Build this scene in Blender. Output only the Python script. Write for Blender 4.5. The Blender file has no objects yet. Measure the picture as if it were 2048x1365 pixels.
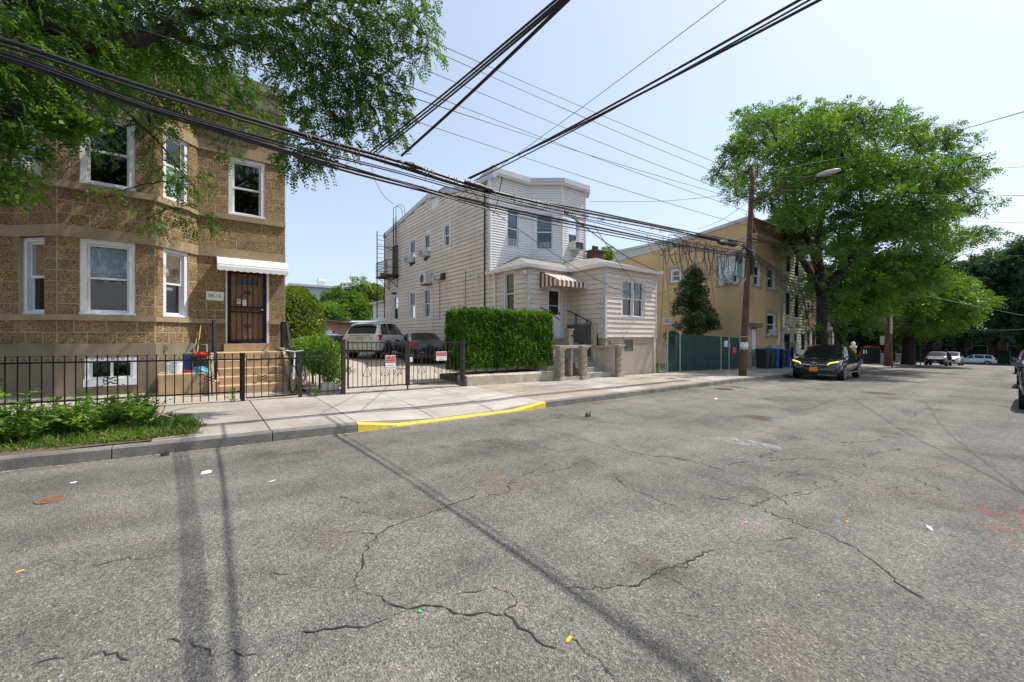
import bpy, bmesh, math, random
import numpy as np
from mathutils import Vector, Matrix, noise as mnoise

random.seed(7)
rng = np.random.default_rng(7)
scene = bpy.context.scene
COL = scene.collection
rad = math.radians

# ------------------------------------------------------------------ camera, sky, sun, exposure
EYE = 1.6
FPX = 820.0                      # focal length in pixels of the 2048 px wide photograph
YAW = rad(37.5)                  # the street runs along +x, the houses lie towards +y
SY, CY = math.sin(YAW), math.cos(YAW)
HORIZON = 674.0
cam_d = bpy.data.cameras.new('camera')
cam_d.sensor_width = 36.0
cam_d.lens = FPX / 2048 * 36
cam_d.shift_y = -(682.5 - HORIZON) / 2048
cam_d.clip_end = 2000
cam = bpy.data.objects.new('camera', cam_d)
COL.objects.link(cam)
cam.location = (0, 0, EYE)
cam.rotation_euler = (rad(90), 0, -YAW)
scene.camera = cam

SUN = Vector((0.565, -0.165, 1.0)).normalized()      # towards the sun
SUN_EL = math.asin(SUN.z)
SUN_ROT = math.atan2(SUN.x, SUN.y)
world = bpy.data.worlds.new('World')
scene.world = world
world.use_nodes = True
wn = world.node_tree.nodes
wl = world.node_tree.links
wn.clear()
sky = wn.new('ShaderNodeTexSky')
sky.sky_type = 'NISHITA'
sky.sun_disc = False
sky.sun_elevation = SUN_EL
sky.sun_rotation = SUN_ROT
sky.air_density = 1.0
sky.dust_density = 2.2
sky.ozone_density = 1.0
bg = wn.new('ShaderNodeBackground')
bg.inputs['Strength'].default_value = 0.15
wo = wn.new('ShaderNodeOutputWorld')
hz = wn.new('ShaderNodeMix'); hz.data_type = 'RGBA'; hz.inputs[0].default_value = 0.44      # an even milky summer haze over the whole sky
hz.inputs[7].default_value = (3.3, 3.75, 4.2, 1)
wl.new(sky.outputs[0], hz.inputs[6]); wl.new(hz.outputs[2], bg.inputs[0])
wl.new(bg.outputs[0], wo.inputs[0])

sun_d = bpy.data.lights.new('sun', 'SUN')
sun_d.energy = 3.9
sun_d.angle = rad(0.55)
sun_d.color = (1.0, 0.955, 0.88)
sun = bpy.data.objects.new('sun', sun_d)
COL.objects.link(sun)
sun.rotation_euler = (-SUN).to_track_quat('-Z', 'Y').to_euler()
sun.location = (6, -6, 30)

scene.view_settings.view_transform = 'Standard'
scene.view_settings.look = 'None'
scene.view_settings.exposure = 0.62
scene.view_settings.gamma = 1.0
scene.view_settings.use_curve_mapping = False
scene.render.engine = 'CYCLES'
scene.cycles.max_bounces = 6
scene.cycles.transparent_max_bounces = 12
scene.cycles.caustics_reflective = False
scene.cycles.caustics_refractive = False

# ------------------------------------------------------------------ measuring helpers
def ray(u, v):
    d = u - 1024.0
    return Vector((SY * FPX + CY * d, CY * FPX - SY * d, HORIZON - v))
def onY(u, v, Y):
    r = ray(u, v); t = Y / r.y
    return Vector((r.x * t, Y, EYE + r.z * t))
def onX(u, v, X):
    r = ray(u, v); t = X / r.x
    return Vector((X, r.y * t, EYE + r.z * t))
def xat(u, Y):
    r = ray(u, HORIZON); return r.x / r.y * Y
def yat(u, X):
    r = ray(u, HORIZON); return r.y / r.x * X

_px = [-40, -8, 0, 8, 16, 23, 45, 65, 100, 140, 900]
_pz = [0.9, 0.19, 0.03, -0.10, -0.20, -0.35, -0.97, -1.62, -2.85, -3.2, -3.2]
def zr(x):
    return float(np.interp(x, _px, _pz))
_kx = [-40, -8, -1.8, 2, 6.5, 17.4, 40, 60, 200]
_ky = [7.4, 7.3, 7.25, 7.06, 7.17, 7.5, 7.7, 7.8, 7.8]
def yk(x):
    return float(np.interp(x, _kx, _ky))
def kh(x):
    return float(np.interp(x, [2.12, 2.9, 5.6, 6.55], [0.15, 0.035, 0.035, 0.15]))
def sw(x, y):
    s = min(1, max(0, (y - yk(x)) / 1.4))
    return zr(x) + kh(x) * (1 - s) + 0.15 * s + 0.02 * (y - yk(x))
PL = 10.42                       # property line
def lot(x, y):
    return sw(x, PL) + 0.045 * (y - PL)
def onG(u, v, f=None):
    r = ray(u, v); t = 1.6 / max(1e-6, -r.z)
    for _ in range(30):
        z = (f or (lambda x, y: zr(x)))(r.x * t, r.y * t)
        t = t + 0.7 * ((z - EYE) / r.z - t)
    return Vector((r.x * t, r.y * t, EYE + r.z * t))

# ------------------------------------------------------------------ mesh building
class Face:
    """a vertical wall plane: s along it, o outwards, z up"""
    def __init__(self, p, q):
        self.p = Vector((p[0], p[1])); d = Vector((q[0], q[1])) - self.p
        self.L = d.length; self.d = d.normalized(); self.n = Vector((self.d.y, -self.d.x))
    def pt(self, s, o, z):
        return (self.p.x + self.d.x * s + self.n.x * o, self.p.y + self.d.y * s + self.n.y * o, z)

class MB:
    def __init__(self):
        self.v = []; self.f = []
    def add(self, vs, fs):
        b = len(self.v)
        self.v.extend([tuple(p) for p in vs]); self.f.extend([tuple(i + b for i in f) for f in fs])
        return self
    def hexa(self, c):
        # c: bottom 4 (ccw), top 4
        return self.add(c, [(3, 2, 1, 0), (4, 5, 6, 7), (0, 1, 5, 4), (1, 2, 6, 5), (2, 3, 7, 6), (3, 0, 4, 7)])
    def box(self, x0, x1, y0, y1, z0, z1):
        return self.hexa([(x0, y0, z0), (x1, y0, z0), (x1, y1, z0), (x0, y1, z0),
                          (x0, y0, z1), (x1, y0, z1), (x1, y1, z1), (x0, y1, z1)])
    def fbox(self, F, s0, s1, o0, o1, z0, z1):
        p = F.pt
        return self.hexa([p(s0, o1, z0), p(s1, o1, z0), p(s1, o0, z0), p(s0, o0, z0),
                          p(s0, o1, z1), p(s1, o1, z1), p(s1, o0, z1), p(s0, o0, z1)])
    def fblock(self, F, s0, s1, o0, o1, z0, z1, c=0.012):
        """a block whose outer face has chamfered arrises"""
        p = F.pt; om = o1 - c
        vs = [p(s0, o0, z0), p(s1, o0, z0), p(s1, o0, z1), p(s0, o0, z1),
              p(s0, om, z0), p(s1, om, z0), p(s1, om, z1), p(s0, om, z1),
              p(s0 + c, o1, z0 + c), p(s1 - c, o1, z0 + c), p(s1 - c, o1, z1 - c), p(s0 + c, o1, z1 - c)]
        fs = [(0, 1, 5, 4), (1, 2, 6, 5), (2, 3, 7, 6), (3, 0, 4, 7),
              (4, 5, 9, 8), (5, 6, 10, 9), (6, 7, 11, 10), (7, 4, 8, 11), (8, 9, 10, 11), (3, 2, 1, 0)]
        return self.add(vs, fs)
    def flap(self, F, s0, s1, z0, z1, o_bot=0.024, o_top=0.006):
        """a lapped siding board: bottom edge proud"""
        p = F.pt
        vs = [p(s0, 0, z0), p(s1, 0, z0), p(s1, o_bot, z0), p(s0, o_bot, z0),
              p(s0, 0, z1), p(s1, 0, z1), p(s1, o_top, z1), p(s0, o_top, z1)]
        return self.add(vs, [(0, 1, 2, 3), (3, 2, 6, 7), (7, 6, 5, 4), (0, 3, 7, 4), (1, 5, 6, 2), (0, 4, 5, 1)])
    def bar(self, p, q, w, h=None, up=(0, 0, 1)):
        p = Vector(p); q = Vector(q); h = h or w
        d = (q - p).normalized(); u = Vector(up)
        if abs(d.dot(u)) > 0.98: u = Vector((1, 0, 0)) if abs(d.x) < 0.9 else Vector((0, 1, 0))
        a = d.cross(u).normalized(); b = a.cross(d)
        a = a * w / 2; b = b * h / 2
        return self.hexa([p - a - b, p + a - b, q + a - b, q - a - b, p - a + b, p + a + b, q + a + b, q - a + b])
    def tube(self, pts, r, n=6, cap=True):
        pts = [Vector(p) for p in pts]; m = len(pts)
        rs = r if isinstance(r, (list, tuple)) else [r] * m
        b = len(self.v); a = None
        for i, p in enumerate(pts):
            d = (pts[min(i + 1, m - 1)] - pts[max(i - 1, 0)])
            if d.length < 1e-9: d = Vector((0, 0, 1))
            d.normalize()
            if a is None:
                a = d.cross(Vector((0, 0, 1)))
                if a.length < 1e-3: a = Vector((1, 0, 0))
            a = (a - d * a.dot(d)).normalized()
            c = d.cross(a)
            for k in range(n):
                t = 2 * math.pi * k / n
                self.v.append(tuple(p + (a * math.cos(t) + c * math.sin(t)) * rs[i]))
        for i in range(m - 1):
            for k in range(n):
                self.f.append((b + i * n + k, b + i * n + (k + 1) % n, b + (i + 1) * n + (k + 1) % n, b + (i + 1) * n + k))
        if cap:
            self.f.append(tuple(b + k for k in range(n))[::-1]); self.f.append(tuple(b + (m - 1) * n + k for k in range(n)))
        return self
    def lathe(self, c, prof, n=16, axis='z'):
        c = Vector(c); b = len(self.v); m = len(prof)
        for r, h in prof:
            for k in range(n):
                t = 2 * math.pi * k / n; q = (r * math.cos(t), r * math.sin(t))
                o = {'z': (q[0], q[1], h), 'y': (q[0], h, q[1]), 'x': (h, q[0], q[1])}[axis]
                self.v.append(tuple(c + Vector(o)))
        for i in range(m - 1):
            for k in range(n):
                self.f.append((b + i * n + k, b + i * n + (k + 1) % n, b + (i + 1) * n + (k + 1) % n, b + (i + 1) * n + k))
        self.f.append(tuple(b + k for k in range(n))[::-1]); self.f.append(tuple(b + (m - 1) * n + k for k in range(n)))
        return self
    def prism(self, poly, fn0, fn1):
        """poly: 2-d points; fn0/fn1 map a 2-d point to the two end faces"""
        n = len(poly); vs = [fn0(p) for p in poly] + [fn1(p) for p in poly]
        fs = [tuple(range(n))[::-1], tuple(range(n, 2 * n))] + [(i, (i + 1) % n, n + (i + 1) % n, n + i) for i in range(n)]
        return self.add(vs, fs)
    def grid(self, fn, nu, nv, flip=False):
        b = len(self.v)
        for j in range(nv + 1):
            for i in range(nu + 1):
                self.v.append(tuple(fn(i / nu, j / nv)))
        for j in range(nv):
            for i in range(nu):
                q = (b + j * (nu + 1) + i, b + j * (nu + 1) + i + 1, b + (j + 1) * (nu + 1) + i + 1, b + (j + 1) * (nu + 1) + i)
                self.f.append(q[::-1] if flip else q)
        return self

ORIGIN = {}
def _origin(parent):
    return ORIGIN.get(parent.name, Vector((0, 0, 0))) if parent else Vector((0, 0, 0))
def fix_normals(me):
    bm = bmesh.new(); bm.from_mesh(me)
    bmesh.ops.recalc_face_normals(bm, faces=bm.faces); bm.to_mesh(me); bm.free()
def obj(name, mb, material, parent=None, smooth=False, local=False, fix=True):
    me = bpy.data.meshes.new(name)
    o = Vector((0, 0, 0)) if local else _origin(parent)
    vs = mb.v if o.length == 0 else [(p[0] - o.x, p[1] - o.y, p[2] - o.z) for p in mb.v]
    me.from_pydata(vs, [], mb.f); me.update()
    if fix: fix_normals(me)
    if material: me.materials.append(material)
    if smooth: me.polygons.foreach_set('use_smooth', [True] * len(me.polygons))
    ob = bpy.data.objects.new(name, me); COL.objects.link(ob)
    if parent is not None:
        ob.parent = parent
        ORIGIN[ob.name] = _origin(parent)
    return ob
def arr_obj(name, verts, faces4, material, parent=None, smooth=False):
    """verts (N,3) and quads (M,4) as numpy arrays"""
    me = bpy.data.meshes.new(name)
    o = _origin(parent)
    v = np.asarray(verts, dtype=np.float32) - np.array([o.x, o.y, o.z], dtype=np.float32)
    f = np.asarray(faces4, dtype=np.int32); m = len(f)
    me.vertices.add(len(v)); me.vertices.foreach_set('co', v.ravel())
    me.loops.add(m * 4); me.loops.foreach_set('vertex_index', f.ravel())
    me.polygons.add(m); me.polygons.foreach_set('loop_start', np.arange(m, dtype=np.int32) * 4)
    me.polygons.foreach_set('loop_total', np.full(m, 4, dtype=np.int32))
    me.update(calc_edges=True); me.validate()
    me.materials.append(material)
    if smooth: me.polygons.foreach_set('use_smooth', [True] * len(me.polygons))
    ob = bpy.data.objects.new(name, me); COL.objects.link(ob)
    if parent is not None:
        ob.parent = parent; ORIGIN[ob.name] = o
    return ob
def tag(o, label=None, cat=None, group=None, kind=None):
    if label: o['label'] = label
    if cat: o['category'] = cat
    if group: o['group'] = group
    if kind: o['kind'] = kind
    return o
def thing(name, label, cat, loc, rotz=0.0, group=None):
    o = bpy.data.objects.new(name, None); COL.objects.link(o)
    o.empty_display_size = 0.2
    o.location = loc; o.rotation_euler = (0, 0, rotz)
    ORIGIN[o.name] = Vector(loc) if rotz == 0 else Vector((0, 0, 0))
    return tag(o, label, cat, group)
def dup_part(src, loc=(0, 0, 0), parent=None, rot=None):
    c = src.copy(); COL.objects.link(c); c.parent = parent or src.parent; c.location = loc
    if rot: c.rotation_euler = rot
    ORIGIN[c.name] = ORIGIN.get(src.name, Vector((0, 0, 0)))
    return c
def copy_tree(o, parent=None):
    c = o.copy(); COL.objects.link(c)
    if parent is not None: c.parent = parent
    for ch in list(o.children): copy_tree(ch, c)
    return c
def text_mesh(name, s, size, mat_, M, parent=None, depth=0.002, spacing=1.0):
    cu = bpy.data.curves.new(name, 'FONT'); cu.body = s; cu.size = size; cu.extrude = depth
    cu.align_x = 'CENTER'; cu.align_y = 'CENTER'; cu.space_character = spacing; cu.resolution_u = 2
    tmp = bpy.data.objects.new(name + '_tmp', cu); COL.objects.link(tmp)
    dg = bpy.context.evaluated_depsgraph_get()
    me = bpy.data.meshes.new_from_object(tmp.evaluated_get(dg))
    bpy.data.objects.remove(tmp); bpy.data.curves.remove(cu)
    me.name = name
    o = _origin(parent)
    me.transform(Matrix.Translation(-o) @ M)
    me.materials.clear(); me.materials.append(mat_)
    ob = bpy.data.objects.new(name, me); COL.objects.link(ob)
    if parent is not None:
        ob.parent = parent; ORIGIN[ob.name] = o
    return ob
def face_matrix(F, s, o, z):
    """text lying on a wall face, reading left to right along it"""
    x = Vector((F.d.x, F.d.y, 0)); y = Vector((0, 0, 1)); n = Vector((F.n.x, F.n.y, 0))
    p = F.pt(s, o, z)
    return Matrix(((x.x, y.x, n.x, p[0]), (x.y, y.y, n.y, p[1]), (x.z, y.z, n.z, p[2]), (0, 0, 0, 1)))

# ------------------------------------------------------------------ materials
def new_mat(name):
    m = bpy.data.materials.new(name); m.use_nodes = True
    nt = m.node_tree; b = nt.nodes['Principled BSDF']
    return m, nt, b
def N(nt, t, **kw):
    n = nt.nodes.new(t)
    for k, v in kw.items(): setattr(n, k, v)
    return n
def noise_node(nt, scale, detail=4, rough=0.6, vec=None):
    n = N(nt, 'ShaderNodeTexNoise'); n.inputs['Scale'].default_value = scale
    n.inputs['Detail'].default_value = detail; n.inputs['Roughness'].default_value = rough
    if vec is not None: nt.links.new(vec, n.inputs['Vector'])
    return n
def ramp(nt, src, stops):
    r = N(nt, 'ShaderNodeValToRGB'); e = r.color_ramp.elements
    while len(e) < len(stops): e.new(0.5)
    for i, (p, c) in enumerate(stops):
        e[i].position = p; e[i].color = (*c, 1) if len(c) == 3 else c
    nt.links.new(src, r.inputs[0]); return r
def mixc(nt, a, b, fac, mode='MIX'):
    m = N(nt, 'ShaderNodeMix', data_type='RGBA', blend_type=mode)
    for s, i in ((fac, 0), (a, 6), (b, 7)):
        if hasattr(s, 'is_linked') or hasattr(s, 'links'): nt.links.new(s, m.inputs[i])
        elif i == 0: m.inputs[0].default_value = s
        else: m.inputs[i].default_value = (*s, 1)
    return m.outputs[2]
def coords(nt, kind='Object'):
    return N(nt, 'ShaderNodeTexCoord').outputs[kind]
def wpos(nt):
    return N(nt, 'ShaderNodeNewGeometry').outputs['Position']
def bump(nt, b, h, strength=0.3, dist=0.02):
    n = N(nt, 'ShaderNodeBump'); n.inputs['Strength'].default_value = strength; n.inputs['Distance'].default_value = dist
    nt.links.new(h, n.inputs['Height']); nt.links.new(n.outputs[0], b.inputs['Normal']); return n
def surf(name, col, rough=0.7, var=0.15, scale=3.0, fine=40.0, fvar=0.1, bmp=0.1, metal=0.0, spec=0.4, tint=None, streak=0.0, rnd=0.0, spots=0.0):
    """a plain surface with soft blotches, fine grain, a little relief and optional rain streaks"""
    m, nt, b = new_mat(name); P = wpos(nt)
    n1 = noise_node(nt, scale, 4, 0.6, P); n2 = noise_node(nt, fine, 3, 0.7, P)
    lo = tuple(c * (1 - var) for c in col); hi = tuple(min(1, c * (1 + var)) for c in (tint or col))
    c = ramp(nt, n1.outputs[0], [(0.3, lo), (0.7, hi)]).outputs[0]
    g = ramp(nt, n2.outputs[0], [(0.3, (1 - fvar,) * 3), (0.7, (1 + fvar * 0.5,) * 3)]).outputs[0]
    c = mixc(nt, c, g, 1.0, 'MULTIPLY')
    if streak > 0:
        mp = N(nt, 'ShaderNodeMapping'); mp.inputs['Scale'].default_value = (7, 7, 0.5); nt.links.new(P, mp.inputs[0])
        n3 = noise_node(nt, 1.0, 5, 0.65, mp.outputs[0])
        s = ramp(nt, n3.outputs[0], [(0.42, (1 - streak,) * 3), (0.6, (1, 1, 1))]).outputs[0]
        c = mixc(nt, c, s, 1.0, 'MULTIPLY')
    if rnd > 0:
        oi = N(nt, 'ShaderNodeObjectInfo'); c = mixc(nt, c, ramp(nt, oi.outputs['Random'], [(0, (1 - rnd, 1 - rnd, 1 - rnd * .9)), (1, (1 + rnd * .6, 1 + rnd * .6, 1 + rnd * .5))]).outputs[0], 1.0, 'MULTIPLY')
    if spots > 0:
        vs = N(nt, 'ShaderNodeTexVoronoi'); vs.inputs['Scale'].default_value = 5.5; nt.links.new(P, vs.inputs['Vector'])
        c = mixc(nt, c, ramp(nt, vs.outputs['Distance'], [(.05, (1 - spots,) * 3), (.13, (1, 1, 1))]).outputs[0], 1.0, 'MULTIPLY')
        n4 = noise_node(nt, .55, 6, 0.7, P); c = mixc(nt, c, ramp(nt, n4.outputs[0], [(.35, (1 - spots * .5, 1 - spots * .52, 1 - spots * .56)), (.6, (1.04, 1.04, 1.04))]).outputs[0], 1.0, 'MULTIPLY')
    nt.links.new(c, b.inputs['Base Color'])
    b.inputs['Roughness'].default_value = rough; b.inputs['Metallic'].default_value = metal
    b.inputs['Specular IOR Level'].default_value = spec
    if bmp > 0: bump(nt, b, n2.outputs[0], bmp, 0.01)
    return m
def leaf_mat(name, dark, mid, light, scale=0.9, trans=0.35, rough=0.5):
    m, nt, b = new_mat(name); P = wpos(nt)
    n1 = noise_node(nt, scale, 3, 0.6, P)
    n2 = noise_node(nt, scale * 14, 2, 0.6, P)
    f = N(nt, 'ShaderNodeMath', operation='ADD'); nt.links.new(n1.outputs[0], f.inputs[0])
    h = N(nt, 'ShaderNodeMath', operation='MULTIPLY_ADD'); nt.links.new(n2.outputs[0], h.inputs[0]); h.inputs[1].default_value = 0.7; h.inputs[2].default_value = -0.35
    nt.links.new(h.outputs[0], f.inputs[1])
    c = ramp(nt, f.outputs[0], [(0.3, dark), (0.5, mid), (0.74, light)]).outputs[0]
    nt.links.new(c, b.inputs['Base Color']); b.inputs['Roughness'].default_value = rough
    b.inputs['Specular IOR Level'].default_value = 0.35
    tr = N(nt, 'ShaderNodeBsdfTranslucent')
    c2 = mixc(nt, c, (1.25, 1.35, 0.5), 1.0, 'MULTIPLY'); nt.links.new(c2, tr.inputs[0])
    mx = N(nt, 'ShaderNodeMixShader'); mx.inputs[0].default_value = trans
    nt.links.new(b.outputs[0], mx.inputs[1]); nt.links.new(tr.outputs[0], mx.inputs[2])
    nt.links.new(mx.outputs[0], nt.nodes['Material Output'].inputs[0])
    return m
def glass_mat(name, tint=(0.72, 0.79, 0.83), ior=1.95, rough=0.01):
    m, nt, b = new_mat(name); nt.nodes.remove(b)
    t = N(nt, 'ShaderNodeBsdfTransparent'); t.inputs[0].default_value = (*tint, 1)
    g = N(nt, 'ShaderNodeBsdfGlossy'); g.inputs['Roughness'].default_value = rough
    n = noise_node(nt, 1.7, 2, 0.5, wpos(nt)); bp = N(nt, 'ShaderNodeBump'); bp.inputs['Strength'].default_value = 0.06
    bp.inputs['Distance'].default_value = 0.05; nt.links.new(n.outputs[0], bp.inputs['Height']); nt.links.new(bp.outputs[0], g.inputs['Normal'])
    fr = N(nt, 'ShaderNodeFresnel'); fr.inputs[0].default_value = ior
    mx = N(nt, 'ShaderNodeMixShader'); nt.links.new(fr.outputs[0], mx.inputs[0])
    nt.links.new(t.outputs[0], mx.inputs[1]); nt.links.new(g.outputs[0], mx.inputs[2])
    nt.links.new(mx.outputs[0], nt.nodes['Material Output'].inputs[0]); return m
def car_paint(name, col, rough=0.25, metal=0.0, flake=0.0):
    m, nt, b = new_mat(name)
    b.inputs['Base Color'].default_value = (*col, 1); b.inputs['Roughness'].default_value = rough
    b.inputs['Metallic'].default_value = metal; b.inputs['Coat Weight'].default_value = 1.0; b.inputs['Coat Roughness'].default_value = 0.04
    n = noise_node(nt, 6, 3, 0.6, coords(nt)); c = ramp(nt, n.outputs[0], [(0.3, tuple(x * 0.85 for x in col)), (0.75, tuple(min(1, x * 1.08 + 0.004) for x in col))])
    nt.links.new(c.outputs[0], b.inputs['Base Color'])
    r = ramp(nt, n.outputs[0], [(0.3, (rough,) * 3), (0.8, (min(1, rough + 0.12),) * 3)]); nt.links.new(r.outputs[0], b.inputs['Roughness'])
    return m
def flat(name, col, rough=0.5, metal=0.0, emit=None, es=1.0):
    return surf(name, col, rough, 0.08, 5.0, 60.0, 0.06, 0.03, metal) if emit is None else _emit(name, col, emit, es)
def _emit(name, col, e, s):
    m, nt, b = new_mat(name); b.inputs['Base Color'].default_value = (*col, 1)
    b.inputs['Emission Color'].default_value = (*e, 1); b.inputs['Emission Strength'].default_value = s; return m

def asphalt():
    m, nt, b = new_mat('asphalt'); P = wpos(nt)
    v = N(nt, 'ShaderNodeTexVoronoi'); v.inputs['Scale'].default_value = 120; nt.links.new(P, v.inputs['Vector'])
    v2 = N(nt, 'ShaderNodeTexVoronoi'); v2.inputs['Scale'].default_value = 55; nt.links.new(P, v2.inputs['Vector'])
    big = noise_node(nt, 0.35, 5, 0.6, P); mid = noise_node(nt, 2.2, 5, 0.65, P); fine = noise_node(nt, 160, 2, 0.6, P)
    base = ramp(nt, big.outputs[0], [(0.32, (0.128, 0.124, 0.117)), (0.5, (0.166, 0.161, 0.153)), (0.7, (0.205, 0.199, 0.191))]).outputs[0]
    md = ramp(nt, mid.outputs[0], [(0.28, (0.78, 0.77, 0.76)), (0.5, (1, 1, 1)), (0.75, (1.2, 1.17, 1.12))]).outputs[0]
    c = mixc(nt, base, md, 1.0, 'MULTIPLY')
    st = ramp(nt, v.outputs['Color'], [(0.0, (0.35, 0.34, 0.33)), (0.3, (0.76, 0.75, 0.74)), (0.62, (1.10, 1.08, 1.05)), (0.88, (1.6, 1.55, 1.47)), (1.0, (3.2, 3.1, 2.9))]).outputs[0]
    c = mixc(nt, c, st, 1.0, 'MULTIPLY')
    st2 = ramp(nt, v2.outputs['Color'], [(0.0, (0.72, 0.72, 0.72)), (0.5, (1, 1, 1)), (1.0, (1.28, 1.24, 1.18))]).outputs[0]
    c = mixc(nt, c, st2, 1.0, 'MULTIPLY')
    # tracks of wear running along the street
    mp = N(nt, 'ShaderNodeMapping'); mp.inputs['Scale'].default_value = (0.05, 0.9, 1); nt.links.new(P, mp.inputs[0])
    tr = noise_node(nt, 1.0, 4, 0.6, mp.outputs[0])
    tc = ramp(nt, tr.outputs[0], [(0.35, (0.78, 0.78, 0.79)), (0.65, (1.16, 1.15, 1.13))]).outputs[0]
    c = mixc(nt, c, tc, 1.0, 'MULTIPLY')
    # oil spots and rusty stains
    oil = noise_node(nt, 0.9, 3, 0.55, P); oc = ramp(nt, oil.outputs[0], [(0.58, (1, 1, 1)), (0.74, (0.5, 0.47, 0.45))]).outputs[0]
    c = mixc(nt, c, oc, 1.0, 'MULTIPLY')
    ru = noise_node(nt, 0.75, 4, 0.6, N_off(nt, P, (13, 5, 0))); rc = ramp(nt, ru.outputs[0], [(0.62, (1, 1, 1)), (0.8, (1.12, 0.93, 0.76))]).outputs[0]
    c = mixc(nt, c, rc, 1.0, 'MULTIPLY')
    nt.links.new(c, b.inputs['Base Color']); b.inputs['Roughness'].default_value = 0.85; b.inputs['Specular IOR Level'].default_value = 0.25
    a = N(nt, 'ShaderNodeMath', operation='ADD'); nt.links.new(v.outputs['Distance'], a.inputs[0]); nt.links.new(fine.outputs[0], a.inputs[1])
    bump(nt, b, a.outputs[0], 0.75, 0.012)
    return m
def N_off(nt, P, off):
    mp = N(nt, 'ShaderNodeMapping'); mp.inputs['Location'].default_value = off; nt.links.new(P, mp.inputs[0]); return mp.outputs[0]
def rock_block(name):
    """exposed aggregate facing: tan, brown and dark pebbles"""
    m, nt, b = new_mat(name); P = wpos(nt)
    v = N(nt, 'ShaderNodeTexVoronoi'); v.inputs['Scale'].default_value = 52; v.inputs['Randomness'].default_value = 1.0
    nz = noise_node(nt, 22, 3, 0.6, P); ad = N(nt, 'ShaderNodeVectorMath', operation='MULTIPLY_ADD')
    nt.links.new(nz.outputs[1], ad.inputs[0]); ad.inputs[1].default_value = (0.012, 0.012, 0.012); nt.links.new(P, ad.inputs[2])
    nt.links.new(ad.outputs[0], v.inputs['Vector'])
    c = ramp(nt, v.outputs['Color'], [(0.02, (0.085, 0.058, 0.034)), (0.2, (0.18, 0.118, 0.06)), (0.42, (0.30, 0.20, 0.10)), (0.68, (0.395, 0.28, 0.152)), (0.9, (0.48, 0.365, 0.22)), (1.0, (0.54, 0.44, 0.30))]).outputs[0]
    oi = N(nt, 'ShaderNodeObjectInfo'); r = ramp(nt, oi.outputs['Random'], [(0, (0.84, 0.82, 0.80)), (1, (1.10, 1.06, 1.0))]).outputs[0]
    c = mixc(nt, c, r, 1.0, 'MULTIPLY')
    bl = noise_node(nt, 1.4, 4, 0.6, P); bc = ramp(nt, bl.outputs[0], [(0.3, (0.82, 0.82, 0.84)), (0.6, (1.05, 1.03, 1.0))]).outputs[0]
    c = mixc(nt, c, bc, 1.0, 'MULTIPLY')
    nt.links.new(c, b.inputs['Base Color']); b.inputs['Roughness'].default_value = 0.85; b.inputs['Specular IOR Level'].default_value = 0.3
    bump(nt, b, v.outputs['Distance'], 0.8, 0.03).invert = True
    return m
def brick_mat(name, c1, c2, mortar, scale=1.0):
    m, nt, b = new_mat(name); P = wpos(nt)
    sp = N(nt, 'ShaderNodeSeparateXYZ'); nt.links.new(P, sp.inputs[0])
    ad = N(nt, 'ShaderNodeMath', operation='ADD'); nt.links.new(sp.outputs[0], ad.inputs[0]); nt.links.new(sp.outputs[1], ad.inputs[1])
    cb = N(nt, 'ShaderNodeCombineXYZ'); nt.links.new(ad.outputs[0], cb.inputs[0]); nt.links.new(sp.outputs[2], cb.inputs[1])
    br = N(nt, 'ShaderNodeTexBrick'); br.inputs['Scale'].default_value = 4.5 * scale; br.inputs['Color1'].default_value = (*c1, 1); br.inputs['Color2'].default_value = (*c2, 1)
    br.inputs['Mortar'].default_value = (*mortar, 1); br.inputs['Mortar Size'].default_value = 0.015; nt.links.new(cb.outputs[0], br.inputs[0])
    nt.links.new(br.outputs[0], b.inputs['Base Color']); b.inputs['Roughness'].default_value = 0.85; return m

M = {}
M['asphalt'] = asphalt()
M['crack'] = surf('crack_dark', (0.028, 0.026, 0.024), 0.9, 0.3, 4, 60, 0.3, 0.2)
M['concrete'] = surf('pavement_concrete', (0.315, 0.28, 0.238), 0.85, 0.14, 1.1, 90, 0.2, 0.12, tint=(0.325, 0.30, 0.27), rnd=.07, spots=.3)
M['concrete_warm'] = surf('pavement_concrete_warm', (0.325, 0.27, 0.215), 0.85, 0.14, 1.1, 90, 0.2, 0.12, rnd=.06, spots=.3)
M['concrete_pale'] = surf('pavement_concrete_pale', (0.38, 0.35, 0.31), 0.85, 0.12, 1.1, 90, 0.18, 0.12, rnd=.05, spots=.25)
M['kerb'] = surf('kerb_concrete', (0.165, 0.155, 0.14), 0.85, 0.35, 2.5, 60, 0.25, 0.25)
M['joint'] = surf('joint_dirt', (0.09, 0.08, 0.07), 0.9, 0.2)
def worn_yellow():
    m, nt, b = new_mat('yellow_kerb_paint'); P = wpos(nt); n1 = noise_node(nt, 9, 6, .75, P); n2 = noise_node(nt, 2.0, 4, .6, P)
    c = ramp(nt, n2.outputs[0], [(.3, (.55, .40, .03)), (.7, (.72, .56, .06))]).outputs[0]
    f = ramp(nt, n1.outputs[0], [(.56, (0, 0, 0)), (.64, (1, 1, 1))]).outputs[0]
    nt.links.new(mixc(nt, c, (.26, .23, .17), f), b.inputs['Base Color']); b.inputs['Roughness'].default_value = .7; return m
M['yellow'] = worn_yellow()
M['driveway'] = surf('driveway_concrete', (0.36, 0.315, 0.255), 0.85, 0.12, 0.8, 70, 0.16, 0.1)
M['soil'] = surf('soil', (0.10, 0.075, 0.05), 0.95, 0.3, 3, 40, 0.4, 0.5)
M['block'] = rock_block('aggregate_block')
M['mortar'] = surf('mortar', (0.40, 0.335, 0.25), 0.9, 0.12, 3, 60, 0.1, 0.1)
M['trim_stone'] = surf('cast_stone_trim', (0.35, 0.272, 0.168), 0.8, 0.15, 2.0, 70, 0.08, 0.08, streak=0.12)
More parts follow.
